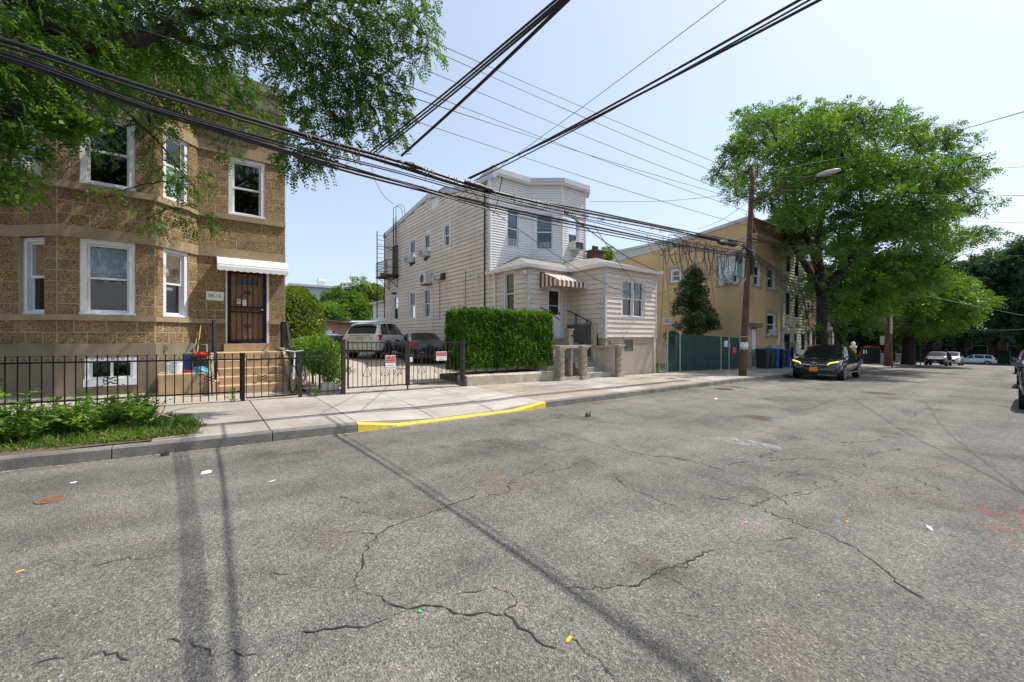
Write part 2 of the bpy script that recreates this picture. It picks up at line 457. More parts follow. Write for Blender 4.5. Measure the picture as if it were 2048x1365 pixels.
M['plinth'] = surf('plinth_render', (0.245, 0.20, 0.138), 0.85, 0.2, 1.5, 60, 0.1, 0.1, streak=0.1)
M['stoop'] = surf('stoop_stone', (0.46, 0.325, 0.20), 0.85, 0.16, 3, 60, 0.2, 0.2)
M['white_frame'] = surf('white_vinyl', (0.74, 0.75, 0.77), 0.4, 0.05, 2, 50, 0.04, 0.02)
M['blind'] = surf('window_blind', (0.60, 0.64, 0.70), 0.8, 0.06, 3, 50, 0.05, 0.05)
M['blind_yellow'] = surf('window_shade', (0.62, 0.57, 0.36), 0.8, 0.06, 3, 50, 0.05, 0.05)
M['curtain'] = surf('curtain', (0.72, 0.73, 0.75), 0.85, 0.08, 9, 50, 0.06, 0.1)
M['glass'] = glass_mat('window_glass')
M['room'] = surf('room_dark', (0.05, 0.048, 0.045), 0.9, 0.2)  # near-black surfaces stand in for unlit rooms behind the glass
M['black_iron'] = surf('black_iron', (0.012, 0.0115, 0.0115), 0.6, 0.25, 8, 60, 0.2, 0.15, 0.0, 0.25)
M['brown_iron'] = surf('dark_brown_iron', (0.035, 0.028, 0.025), 0.5, 0.25, 8, 60, 0.2, 0.15)
M['rust_iron'] = surf('rusty_iron', (0.075, 0.034, 0.022), 0.75, 0.3, 8, 60, 0.3, 0.2)
M['wood_door'] = surf('varnished_door', (0.30, 0.16, 0.085), 0.45, 0.2, 6, 40, 0.2, 0.05, streak=0.25)
M['white_metal'] = surf('white_sheet_metal', (0.78, 0.78, 0.77), 0.35, 0.04, 2, 40, 0.04, 0.02)
M['gutter'] = surf('grey_gutter', (0.50, 0.53, 0.56), 0.45, 0.08, 2, 40, 0.05, 0.03)
M['lap_shade'] = surf('lap_shade', (0.33, 0.27, 0.225), 0.9)  # backing darkened to paint the shadow lines under the laps
M['siding_pink'] = surf('pinkish_siding', (0.72, 0.63, 0.545), 0.6, 0.08, 0.8, 40, 0.07, 0.03, streak=0.09, rnd=.07)
M['lap_shade_white'] = surf('white_lap_shade', (0.33, 0.32, 0.32), 0.9)  # darker than the boards, so shade lines show between them
M['siding_white'] = surf('white_siding', (0.74, 0.725, 0.72), 0.55, 0.05, 0.8, 40, 0.04, 0.03)
M['found'] = surf('foundation_render', (0.40, 0.345, 0.275), 0.9, 0.14, 1.0, 50, 0.12, 0.1)
M['shingle'] = surf('roof_shingle', (0.24, 0.225, 0.20), 0.9, 0.2, 4, 50, 0.25, 0.3)
M['roofing'] = surf('roof_membrane', (0.22, 0.22, 0.23), 0.8, 0.15)
M['grey_paint'] = surf('grey_painted_concrete', (0.115, 0.112, 0.108), 0.8, 0.12, 2, 50, 0.12, 0.1, streak=0.1)
M['old_concrete'] = surf('weathered_concrete', (0.42, 0.36, 0.285), 0.9, 0.22, 5, 50, 0.28, 0.35)
M['step_concrete'] = surf('step_concrete', (0.30, 0.285, 0.25), 0.9, 0.18, 4, 50, 0.2, 0.2)
M['stucco'] = surf('ochre_stucco', (0.555, 0.405, 0.215), 0.9, 0.12, 0.7, 60, 0.12, 0.15, streak=0.03)
M['cream'] = surf('cream_siding', (0.52, 0.50, 0.40), 0.65, 0.08, 1, 40, 0.05, 0.03)
M['green_panel'] = surf('green_privacy_screen', (0.008, 0.043, 0.034), 0.6, 0.15, 2, 80, 0.15, 0.1)
M['galv'] = surf('galvanised_steel', (0.42, 0.43, 0.43), 0.5, 0.15, 5, 60, 0.1, 0.05, 0.4)
M['wood_pole'] = surf('pole_wood', (0.12, 0.068, 0.045), 0.85, 0.25, 2, 40, 0.3, 0.3, streak=0.3)
M['bark'] = surf('bark', (0.042, 0.034, 0.027), 0.95, 0.3, 4, 30, 0.45, 0.8, streak=0.35)
M['cable'] = surf('black_cable', (0.014, 0.014, 0.017), 0.5, 0.2, 8, 60, 0.1, 0.1)
M['cable_grey'] = surf('grey_cable', (0.16, 0.155, 0.15), 0.6, 0.2, 8, 60, 0.1, 0.1)
M['plastic_black'] = surf('black_plastic', (0.02, 0.02, 0.021), 0.5, 0.15)
M['plastic_blue'] = surf('blue_plastic', (0.02, 0.075, 0.34), 0.5, 0.12)
M['plastic_white'] = surf('white_plastic', (0.72, 0.73, 0.74), 0.5, 0.06)
M['red'] = surf('red_paint', (0.52, 0.02, 0.022), 0.5, 0.08)
M['white'] = surf('white_paint', (0.80, 0.80, 0.79), 0.55, 0.04)
M['ac_white'] = surf('appliance_white', (0.66, 0.66, 0.63), 0.5, 0.06)
M['ac_dark'] = surf('appliance_grille', (0.05, 0.06, 0.065), 0.6, 0.1)
M['brick_far'] = brick_mat('far_brick', (0.20, 0.075, 0.055), (0.26, 0.10, 0.07), (0.28, 0.22, 0.19))
M['chimney'] = brick_mat('chimney_brick', (0.085, 0.035, 0.03), (0.11, 0.05, 0.04), (0.12, 0.1, 0.09))
M['aqua'] = surf('pale_aqua_siding', (0.52, 0.62, 0.60), 0.6, 0.05)
M['shed'] = surf('shed_boards', (0.42, 0.28, 0.19), 0.8, 0.12)
M['stripe_brown'] = surf('brown_awning_slat', (0.24, 0.08, 0.025), 0.5, 0.12)
M['stripe_white'] = surf('white_awning_slat', (0.74, 0.73, 0.70), 0.5, 0.06)
M['leaf_locust'] = leaf_mat('locust_leaf', (0.030, 0.072, 0.013), (0.072, 0.15, 0.022), (0.15, 0.25, 0.032), 0.8, 0.46)
M['leaf_street'] = leaf_mat('street_tree_leaf', (0.04, 0.095, 0.018), (0.09, 0.185, 0.028), (0.21, 0.32, 0.045), 0.45, 0.44)
M['leaf_bright'] = leaf_mat('bright_leaf', (0.045, 0.10, 0.012), (0.10, 0.19, 0.02), (0.19, 0.29, 0.035), 0.6, 0.38)
M['leaf_dark'] = leaf_mat('dark_leaf', (0.022, 0.05, 0.024), (0.045, 0.09, 0.04), (0.09, 0.16, 0.065), 0.3, 0.35)
M['leaf_hedge'] = leaf_mat('hedge_leaf', (0.026, 0.07, 0.010), (0.068, 0.165, 0.02), (0.17, 0.31, 0.04), 1.6, 0.34)
M['leaf_holly'] = leaf_mat('evergreen_leaf', (0.03, 0.055, 0.026), (0.07, 0.11, 0.045), (0.16, 0.20, 0.095), 1.2, 0.25, 0.4)
M['leaf_yellowish'] = leaf_mat('yellowish_leaf', (0.06, 0.10, 0.012), (0.14, 0.20, 0.022), (0.26, 0.31, 0.045), 0.5, 0.38)
M['weed'] = leaf_mat('weed_leaf', (0.04, 0.095, 0.012), (0.095, 0.19, 0.022), (0.21, 0.33, 0.05), 1.8, 0.40)
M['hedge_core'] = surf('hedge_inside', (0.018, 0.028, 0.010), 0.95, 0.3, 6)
M['twig'] = surf('twig', (0.07, 0.055, 0.04), 0.9, 0.2)
M['tyre'] = surf('tyre_rubber', (0.018, 0.018, 0.018), 0.8, 0.15)
M['rim'] = surf('alloy', (0.45, 0.46, 0.48), 0.3, 0.08, 3, 30, 0.05, 0.02, 0.8)
M['car_glass'] = flat('car_glass', (0.012, 0.014, 0.016), 0.05)
M['lamp_red'] = flat('tail_lamp', (0.42, 0.012, 0.012), 0.15)
M['lamp_clear'] = flat('head_lamp', (0.55, 0.56, 0.58), 0.15)
M['drl'] = _emit('running_light', (0.8, 0.75, 0.2), (0.92, 0.80, 0.12), 1.1)
M['plate_orange'] = flat('orange_plate', (0.70, 0.32, 0.02), 0.5)
M['plate_white'] = flat('pale_plate', (0.45, 0.44, 0.38), 0.5)
M['chrome'] = flat('chrome', (0.72, 0.73, 0.75), 0.15, 0.9)
M['blackp'] = flat('black_trim', (0.015, 0.015, 0.016), 0.45)
# ------------------------------------------------------------------ ground, road, pavement
def sheet(name, xs, ys, zf, material, kind='structure', parent=None):
    mb = MB(); nx = len(xs); ny = len(ys)
    for j, y in enumerate(ys):
        for i, x in enumerate(xs):
            yy = y(x) if callable(y) else y
            mb.v.append((x, yy, zf(x, yy)))
    for j in range(ny - 1):
        for i in range(nx - 1):
            mb.f.append((j * nx + i, j * nx + i + 1, (j + 1) * nx + i + 1, (j + 1) * nx + i))
    o = obj(name, mb, material, parent, fix=False, smooth=True)
    if kind: tag(o, kind=kind)
    return o
xs_far = [-900, -300, -80, -40, -20, -8, 0, 8, 16, 23, 30, 45, 65, 80, 100, 140, 300, 900]
ground = sheet('ground', xs_far, [-900, -200, -40, -10, 0, 10, 40, 200, 900], lambda x, y: zr(x) - 0.35, M['soil'])
xs_road = [-40, -20, -12] + [x * 1.0 for x in range(-8, 101)] + [105, 110, 120, 140]
road = sheet('road', xs_road, [-2.2, 0.0, 2.0, 4.0, 6.0, lambda x: yk(x) + 0.02], lambda x, y: zr(x) - 0.0015 * (y - 3.5) ** 2 + 0.018, M['asphalt'])
cross = sheet('cross_street', [62, 70, 80, 90, 100, 104], [-60, -30, -2, 0, 8, 20, 40, 70], lambda x, y: zr(x) + 0.012 - 0.0, M['asphalt'])
near_walk = sheet('near_pavement', [-40, -8, 0, 8, 16, 23, 45, 60], [-7, -2.2], lambda x, y: zr(x) + 0.13, M['concrete'])

def roadz(x, y): return zr(x) - 0.0015 * (y - 3.5) ** 2 + 0.018
# cracks in the asphalt: narrow ragged flat dark strips, not recesses, following the broken lines
def crack(pts, w, seed):
    r = random.Random(seed); P = [onG(u, v, roadz) for u, v in pts]
    Q = [P[0]]
    for a, b in zip(P, P[1:]):
        n = max(2, int((b - a).length / 0.035))
        d = (b - a); nrm = Vector((-d.y, d.x, 0)).normalized(); cum = 0.0
        for i in range(1, n + 1):
            cum = cum * .86 + (r.random() - 0.5) * 0.045; j = (cum + (r.random() - .5) * .06) * min(1, (n - i) / 4)
            Q.append(a + d * (i / n) + nrm * j)
    mb = MB(); m = len(Q)
    for i, q in enumerate(Q):
        d = Q[min(i + 1, m - 1)] - Q[max(0, i - 1)]; nn = Vector((-d.y, d.x, 0)).normalized()
        wob = .75 + .8 * max(-.35, mnoise.noise((i * .13, seed, 0))); ww = w * (0.12 + 1.1 * r.random()) * wob * (0.2 if i in (0, m - 1) else 1) * 0.62
        for s in (-1, 1):
            p = q + nn * ww * s; mb.v.append((p.x, p.y, roadz(p.x, p.y) + 0.004))
    for i in range(m - 1): mb.f.append((2 * i, 2 * i + 1, 2 * i + 3, 2 * i + 2))
    for k in range(int(m * .07)):                     # hairline side branches
        i = r.randrange(1, m - 1); q = Q[i]; a = r.uniform(0, 6.28); L_ = r.uniform(.06, .4); n = max(3, int(L_ / .03)); b0 = len(mb.v); hd = a
        for s in range(n + 1):
            for sg in (-1, 1): mb.v.append((q.x + sg * w * .14 * (1 - s / (n + 1)) * -math.sin(hd), q.y + sg * w * .14 * (1 - s / (n + 1)) * math.cos(hd), roadz(q.x, q.y) + .0035))
            hd += r.uniform(-.7, .7); q = q + Vector((math.cos(hd), math.sin(hd), 0)) * .03
        for s in range(n): mb.f.append((b0 + 2 * s, b0 + 2 * s + 1, b0 + 2 * s + 3, b0 + 2 * s + 2))
    return obj('crack', mb, M['crack'], road, fix=False)
def A(l): return [(600 + x * .3992, 820 + y * .3992) for x, y in l]
def B(l): return [(1300 + x * .3652, 760 + y * .3652) for x, y in l]
CR = [
 (A([(895,425),(760,475),(640,520),(520,560),(440,590),(380,630),(330,680),(315,750),(310,800),(270,860),(285,900),(340,920),(410,935),(470,980),(540,1000),(620,980),(700,985),(770,1020),(850,1030),(900,1020),(1020,1030)]), .017),
 (A([(1020,1010),(1080,1070),(1160,1120),(1220,1180),(1300,1200),(1350,1220)]), .02),
 (A([(950,880),(1060,920),(1090,960),(1025,1010)]), .012),
 (A([(1330,895),(1460,900),(1600,880),(1700,880),(1760,830),(1850,790),(2000,740)]), .015),
 (A([(1340,1140),(1440,1220),(1500,1250),(1540,1310),(1590,1365)]), .016),
 (A([(930,440),(1040,415),(1110,340),(1200,290)]), .013), (A([(1230,320),(1350,290),(1400,260),(1460,245)]), .012),
 (A([(200,435),(300,470)]), .016), (A([(140,610),(280,610),(380,625)]), .01),
 (A([(0,1110),(160,1100),(330,1090),(460,1040),(540,1000)]), .013),
 (A([(1570,170),(1640,210),(1780,235),(1850,235),(2004,270)]), .016),
 (A([(1570,320),(1620,375),(1700,410),(1800,460),(1900,490)]), .016),
 (A([(760,930),(880,915),(950,890)]), .01), (A([(1140,160),(1290,210),(1400,190)]), .012),
 (A([(1200,290),(1250,265),(1300,270)]), .012), (A([(950,140),(1060,170),(1140,190)]), .012),
 (B([(430,540),(620,600),(700,640),(760,690)]), .012),
 (B([(330,640),(450,660),(560,690),(720,755),(860,810),(1000,860),(1100,910),(1200,980),(1280,1040),(1340,1090),(1410,1150),(1500,1200)]), .018),
 (B([(0,415),(130,425),(260,450),(400,495)]), .02), (B([(400,480),(520,450),(700,440),(860,430),(1000,440)]), .018),
 (B([(0,1070),(90,1030),(200,1000),(270,965),(370,925)]), .015), (B([(110,1080),(200,1140),(290,1200)]), .015),
 (B([(1330,500),(1450,540),(1600,610)]), .016), (B([(760,190),(900,150),(1030,100)]), .02),
 (B([(1430,205),(1480,170),(1600,120)]), .018), (B([(640,380),(800,380),(930,370)]), .014), (B([(1040,345),(1180,340),(1320,310)]), .016),
 (B([(680,640),(800,620),(930,590),(1070,585),(980,540)]), .014), (B([(540,700),(680,640)]), .016),
 (B([(350,200),(420,215),(480,215)]), .02), (B([(1150,440),(1250,400),(1370,375)]), .018), (B([(1040,390),(1130,390)]), .018),
 (B([(100,240),(230,230),(330,190)]), .02), (B([(600,430),(700,380)]), .016), (B([(860,540),(920,585)]), .012),
 ([(330,1280),(420,1300),(520,1310)], .014), ([(60,1330),(150,1310),(260,1322)], .012), ([(180,1130),(300,1118),(380,1090)], .01),
]
_cr = random.Random(77)
for k in range(46):                                   # a crazed patch in the middle of the road and hairlines elsewhere
    if k < 30: u, v = _cr.gauss(1660, 75), _cr.gauss(950, 32)
    else: u, v = _cr.uniform(500, 1900), _cr.uniform(870, 1250)
    L_ = _cr.uniform(25, 80); a = _cr.uniform(-.5, .6); CR.append(([(u, v), (u + L_ * .5, v + L_ * .5 * math.sin(a) * .5 + _cr.uniform(-4, 4)), (u + L_, v + L_ * math.sin(a) * .5)], .009))
for i, (pts, w) in enumerate(CR): crack(pts, w * 0.75, 100 + i)
# red spray marks, a pale patch and a few iron covers in the road
def patch(name, pts, material, parent=road, h=0.005):
    P = [onG(u, v, roadz) for u, v in pts]
    mb = MB(); mb.add([(p.x, p.y, roadz(p.x, p.y) + h) for p in P], [tuple(range(len(P)))])
    return obj(name, mb, material, parent, fix=False)
def spray_mat(name, col, lo, hi, scale=18):
    m, nt, b = new_mat(name); P = wpos(nt)
    n = noise_node(nt, scale, 4, 0.75, P); b.inputs['Base Color'].default_value = (*col, 1); b.inputs['Roughness'].default_value = 0.8
    t = N(nt, 'ShaderNodeBsdfTransparent'); f = ramp(nt, n.outputs[0], [(lo, (0, 0, 0)), (hi, (1, 1, 1))])
    mx = N(nt, 'ShaderNodeMixShader'); nt.links.new(f.outputs[0], mx.inputs[0]); nt.links.new(t.outputs[0], mx.inputs[1]); nt.links.new(b.outputs[0], mx.inputs[2])
    nt.links.new(mx.outputs[0], nt.nodes['Material Output'].inputs[0]); return m
M['red_spray'] = spray_mat('worn_red_spray', (0.33, 0.07, 0.075), 0.50, 0.72, 26)
M['pale_patch'] = spray_mat('pale_patch', (0.42, 0.43, 0.45), 0.44, 0.85, 9)
for pts in ([(1938,1008),(1962,1008),(2030,1042),(2010,1050)], [(1948,1046),(1968,1046),(1994,1064),(1980,1068)],
            [(2034,1020),(2048,1018),(2048,1064),(2040,1064)], [(2014,1082),(2034,1080),(2032,1094),(2018,1094)],
            [(1992,1052),(2040,1062),(2036,1070),(1990,1060)]):
    patch('spray_mark', pts, M['red_spray'])
patch('pale_mark', [(1428,876),(1470,876),(1560,894),(1570,902),(1520,898),(1450,884)], M['pale_patch'])
M['cast_iron'] = surf('cast_iron', (0.085, 0.06, 0.05), 0.7, 0.3, 14, 60, 0.3, 0.3)
def iron_cover(u, v, r, label, holes=False, material=None):
    p = onG(u, v, roadz); z = roadz(p.x, p.y)
    o = thing('iron_cover', label, 'manhole cover', (p.x, p.y, z), 0)
    mb = MB().lathe((p.x, p.y, z + 0.004), [(r, -0.02), (r, 0.006), (r * 0.86, 0.006), (r * 0.84, 0.002), (0.001, 0.002)], 24)
    obj('rim', mb, material or M['cast_iron'], o)
    mb = MB()
    for i in range(-3, 4):
        for j in range(-3, 4):
            if i * i + j * j < 10: mb.box(p.x + i * r * .23 - r * .07, p.x + i * r * .23 + r * .07, p.y + j * r * .23 - r * .07, p.y + j * r * .23 + r * .07, z + 0.004, z + 0.012)
    tag(obj('tread_stud', mb, material or M['cast_iron'], o), kind='stuff')
M['rust_cover'] = surf('rusty_cover', (0.22, 0.115, 0.06), 0.8, 0.3, 14, 60, 0.3, 0.3)
iron_cover(100, 1001, 0.10, 'small rusty round cover set in the road nearest the camera on the left', material=M['rust_cover'])
iron_cover(1448, 779, 0.32, 'dark round iron cover in the road close to the kerb')
iron_cover(1755, 787, 0.45, 'wide dark iron cover out in the middle of the road')

# pavement: one slab after another with open joints, on a bed
bed_xs = [-40, -20, -12, -8] + [x * 0.5 for x in range(-12, 26)] + list(range(13, 60, 2))
pave = sheet('pavement', bed_xs, [lambda x: yk(x) + 0.01, lambda x: yk(x) + 0.75, lambda x: yk(x) + 1.5, 9.6, PL + 0.06], lambda x, y: sw(x, y) - 0.05, M['joint'])
def slab(x0, x1, y0, y1, material, g=0.009):
    mb = MB()
    ny = 5; cols = []
    for x in (x0 + g, x1 - g):
        for k in range(ny + 1):
            a = (y0(x) if callable(y0) else y0) + g; b = (y1(x) if callable(y1) else y1) - g
            y = a + (b - a) * k / ny
            cols.append((x, y, sw(x, y)))
    n = ny + 1
    mb.v = [(p[0], p[1], p[2]) for p in cols] + [(p[0], p[1], p[2] - 0.06) for p in cols]
    for k in range(ny):
        mb.f.append((k, n + k, n + k + 1, k + 1)); mb.f.append((2 * n + k, 2 * n + k + 1, k + 1, k)); mb.f.append((3 * n + k, n + k, n + k + 1, 3 * n + k + 1))
    mb.f.append((0, n, 3 * n, 2 * n)); mb.f.append((n - 1, 2 * n - 1, 4 * n - 1, 3 * n - 1))
    return obj('slab', mb, material, pave)
KW = 0.13
sl_x = [-12.0, -9, -7.6, -6.2, -4.8, -3.4, -2.0, -0.5, 0.89, 2.16, 3.65, 5.1, 6.5, 8.0, 9.5, 11.0, 12.5, 14.0, 15.5, 17.0, 18.6, 20.2, 21.8, 23.5, 25.2, 27, 29, 31, 33, 35, 37, 39, 41, 43, 45, 47.5, 50, 52.5, 55]
_tones = ['concrete', 'concrete', 'concrete_warm', 'concrete', 'concrete_pale', 'concrete', 'concrete_warm']
PIT = (-6.2, -0.28, 7.45, 9.25)                     # the weedy tree pit
for i, (a, b) in enumerate(zip(sl_x, sl_x[1:])):
    tone = {8: 'concrete', 7: 'concrete', 9: 'concrete_pale', 10: 'concrete_pale', 11: 'concrete_pale', 12: 'concrete_warm', 13: 'concrete_warm', 14: 'concrete_pale', 15: 'concrete_warm'}.get(i, _tones[i % 7])
    if b <= 0.0 and a >= -6.3:
        slab(a, b, 9.3, PL, M[tone]); continue
    split = 8.75
    if i in (12, 13, 14, 15, 17, 18, 20):
        slab(a, b, lambda x: yk(x) + KW, split, M[tone]); slab(a, b, split, PL, M[_tones[(i * 3 + 1) % 7]])
    else:
        slab(a, b, lambda x: yk(x) + KW, PL, M[tone])
pit = MB().grid(lambda s, t: (PIT[0] + (PIT[1] + 0.4 - PIT[0]) * s, PIT[2] - 0.05 + (PIT[3] - PIT[2] + 0.1) * t, sw(PIT[0] + (PIT[1] - PIT[0]) * s, PIT[2] + 1.7 * t) - 0.01 + 0.05 * mnoise.noise((s * 9, t * 4, 0))), 24, 10)
tag(obj('tree_pit', pit, M['soil'], smooth=True, fix=False), kind='structure')
# kerbstones
kx = [-12, -9.5, -7.0, -4.6, -2.6, -0.86, 0.9, 2.14, 3.6, 5.0, 6.5, 8.5, 10.5, 12.5, 14.5, 16.5, 18.4, 20.5, 23, 25.5, 28, 31, 34, 37, 40, 44, 48, 52, 56]
for i, (a, b) in enumerate(zip(kx, kx[1:])):
    mb = MB(); n = 6; yel = 7 <= i <= 9
    for k in range(n + 1):
        x = a + 0.006 + (b - a - 0.012) * k / n; y = yk(x); t = zr(x) + kh(x); lo = zr(x) - 0.12
        jy = 0.008 * mnoise.noise((x * 3, 1, 0)); jz = 0.007 * mnoise.noise((x * 4, 5, 0))
        mb.v += [(x, y - 0.02 + jy, lo), (x, y - 0.005 + jy, t - 0.018 + jz), (x, y + 0.015, t + jz + 0.002), (x, y + KW, t + 0.003), (x, y + KW, lo)]
    for k in range(n):
        for j in range(4): mb.f.append((k * 5 + j, k * 5 + j + 1, k * 5 + j + 6, k * 5 + j + 5))
    mb.f.append((0, 1, 2, 3, 4)); e = n * 5; mb.f.append((e, e + 1, e + 2, e + 3, e + 4))
    o = obj('kerbstone', mb, M['yellow'] if yel else M['kerb'], pave)
    if yel: tag(o, label='yellow painted dropped kerbstone at the driveway')
# gutter line of grit
mb = MB()
for x0, x1 in zip(np.arange(-8, 20, 0.25), np.arange(-7.75, 20.25, 0.25)):
    w0 = 0.045 + 0.03 * mnoise.noise((x0 * 2, 0, 0)); w1 = 0.045 + 0.03 * mnoise.noise((x1 * 2, 0, 0))
    mb.add([(x0, yk(x0) - 0.02 - w0, roadz(x0, 7) + 0.004), (x1, yk(x1) - 0.02 - w1, roadz(x1, 7) + 0.004), (x1, yk(x1) - 0.018, roadz(x1, 7) + 0.006), (x0, yk(x0) - 0.018, roadz(x0, 7) + 0.006)], [(0, 1, 2, 3)])
M['grit'] = spray_mat('gutter_grit', (0.36, 0.30, 0.22), 0.42, 0.6, 30)
obj('gutter_grit', mb, M['grit'], road, fix=False)

# driveway and front yards behind the property line
drive = sheet('driveway', [2.15, 4, 6, 8, 10.3], [PL + 0.06, 12, 14, 17, 20, 24, 32], lot, M['driveway'])
yard = sheet('front_yard', [-12, -6, -3, 0, 2.15], [PL + 0.06, 11.5, 14.2], lambda x, y: sw(x, PL) - 0.005, M['driveway'])
back_garden = sheet('back_garden', [-20, 2.15, 10.3, 40], [32, 45, 70], lambda x, y: 0.75, M['soil'])
side_lot = sheet('side_lot', [16.0, 20, 25.2], [PL + 0.06, 14, 20, 32], lambda x, y: sw(x, PL) - 0.01, M['soil'])
porch_lot = sheet('porch_lot', [10.3, 16.0], [PL + 0.0, 12.6, 32], lambda x, y: sw(x, PL) - 0.02, M['soil'])
front_lots = sheet('front_lots', [25.2, 35, 45, 58], [PL + 0.06, 14, 32], lambda x, y: sw(x, PL) - 0.02, M['concrete_warm'])
# ------------------------------------------------------------------ generic wall and window builders
def cut_rects(s0, s1, z0, z1, ops):
    """rectangles of a wall left between openings"""
    zs = sorted({z0, z1, *[min(max(o[2], z0), z1) for o in ops], *[min(max(o[3], z0), z1) for o in ops]})
    out = []
    for a, b in zip(zs, zs[1:]):
        if b - a < 1e-4: continue
        iv = [(s0, s1)]
        for o in ops:
            if o[2] < b - 1e-4 and o[3] > a + 1e-4:
                nv = []
                for p, q in iv:
                    if o[1] <= p or o[0] >= q: nv.append((p, q)); continue
                    if o[0] > p: nv.append((p, o[0]))
                    if o[1] < q: nv.append((o[1], q))
                iv = nv
        out += [(p, q, a, b) for p, q in iv if q - p > 1e-3]
    return out
def wall(parent, F, s0, s1, z0, z1, ops, material, o0=-0.16, o1=-0.014, name='wall'):
    mb = MB()
    for a, b, c, d in cut_rects(s0, s1, z0, z1, ops): mb.fbox(F, a, b, o0, o1, c, d)
    return obj(name, mb, material, parent)
def blocks(parent, F, s0, s1, z0, z1, ops, material, h=0.25, w=0.5, seed=0, depth=0.05, e0=0.0, e1=0.0, single=True):
    joined = MB()
    r = random.Random(seed); n = max(1, round((z1 - z0) / h)); hh = (z1 - z0) / n; g = 0.0075
    for k in range(n):
        a, b = z0 + k * hh, z0 + (k + 1) * hh; mid = (a + b) / 2
        iv = [(s0 - e0, s1 + e1)]
        for o in ops:
            if o[2] < mid < o[3]:
                nv = []
                for p, q in iv:
                    if o[1] <= p or o[0] >= q: nv.append((p, q)); continue
                    if o[0] > p: nv.append((p, o[0]))
                    if o[1] < q: nv.append((o[1], q))
                iv = nv
        for p, q in iv:
            if q - p < 0.02: continue
            x = p; off = w * (0.5 if k % 2 else 1.0) * r.uniform(0.8, 1.05)
            while x < q - 1e-6:
                e = min(q, x + (off if x == p else w * r.uniform(0.9, 1.12)))
                if q - e < 0.14: e = q
                mb = MB().fblock(F, x + g, e - g, -0.03, r.uniform(-0.004, 0.006), a + g, b - g, 0.006)
                if single: obj('block', mb, material, parent)
                else: joined.add(mb.v, mb.f)
                x = e
    if joined.f: tag(obj('blockwork', joined, material, parent), kind='stuff')
def window(parent, F, s0, s1, z0, z1, o=-0.10, cas=0.09, sash=0.045, meet=0.5, blind=None, blind_to=0.5, material='white_frame', opened=0.0, name='window', casing_o=0.025, sill=True, cols=1, glass='glass', lower_blind=None):
    """a double hung window: casing, two sashes, panes, sometimes a blind; o is how far its face stands behind the wall face"""
    fm = M[material]; mb = MB(); oo = o + casing_o
    mb.fbox(F, s0, s0 + cas, o - 0.08, oo, z0, z1); mb.fbox(F, s1 - cas, s1, o - 0.08, oo, z0, z1)
    mb.fbox(F, s0 + cas, s1 - cas, o - 0.08, oo, z1 - cas, z1); mb.fbox(F, s0 + cas, s1 - cas, o - 0.08, oo, z0, z0 + cas * 0.8)
    if sill: mb.fbox(F, s0 - 0.02, s1 + 0.02, oo, oo + 0.035, z0 + 0.012, z0 + 0.05)
    w = obj(name, mb, fm, parent)
    a, b, lo, hi = s0 + cas, s1 - cas, z0 + cas * 0.8, z1 - cas
    step = (b - a) / cols
    for c in range(cols):
        p, q = a + c * step, a + (c + 1) * step
        if c: 
            obj('mullion', MB().fbox(F, p - 0.03, p + 0.03, o - 0.07, oo - 0.004, lo, hi), fm, w)
        pp, qq = p + (0.032 if c else 0.003), q - (0.032 if c < cols - 1 else 0.003)
        zm = lo + (hi - lo) * meet
        for k, (c0, c1, dep) in enumerate(((zm - 0.02, hi - 0.003, o - 0.035), (lo + 0.003 + opened, zm + 0.02 + opened * 0.8, o - 0.07))):
            m2 = MB(); t = 0.03
            m2.fbox(F, pp, pp + sash, dep - t, dep, c0, c1); m2.fbox(F, qq - sash, qq, dep - t, dep, c0, c1)
            m2.fbox(F, pp + sash, qq - sash, dep - t, dep, c1 - sash, c1); m2.fbox(F, pp + sash, qq - sash, dep - t, dep, c0, c0 + sash)
            obj('sash', m2, fm, w)
            P = [F.pt(pp + sash, dep - 0.018, c0 + sash), F.pt(qq - sash, dep - 0.018, c0 + sash), F.pt(qq - sash, dep - 0.018, c1 - sash), F.pt(pp + sash, dep - 0.018, c1 - sash)]
            obj('pane', MB().add(P, [(0, 1, 2, 3)]), M[glass], w)
        if blind:
            zb = hi - (hi - lo) * blind_to
            obj('blind', MB().fbox(F, pp + 0.02, qq - 0.02, o - 0.150, o - 0.146, zb, hi), M[blind], w)
        if lower_blind:
            obj('curtain', MB().fbox(F, pp + 0.02, qq - 0.02, o - 0.19, o - 0.186, lo, lo + (hi - lo) * 0.62), M[lower_blind], w)
    return w
def band(parent, faces, z0, z1, out, material, name, back=-0.10, extra=0.0):
    """a projecting string course that turns the corners of a run of faces (mitred)"""
    pts = [faces[0].p.copy()]
    for F in faces: pts.append(F.p + F.d * F.L)
    def offs(o):
        res = []
        for i, p in enumerate(pts):
            n0 = faces[max(i - 1, 0)].n; n1 = faces[min(i, len(faces) - 1)].n
            b = (n0 + n1); k = b.length_squared
            m = b * (2.0 / k) if k > 1e-6 else n0
            res.append(p + m * o)
        return res
    A_, B_ = offs(out), offs(back); mb = MB()
    for i in range(len(faces)):
        c = [A_[i], A_[i + 1], B_[i + 1], B_[i]]
        mb.hexa([(q.x, q.y, z0) for q in c] + [(q.x, q.y, z1) for q in c])
    return obj(name, mb, material, parent)

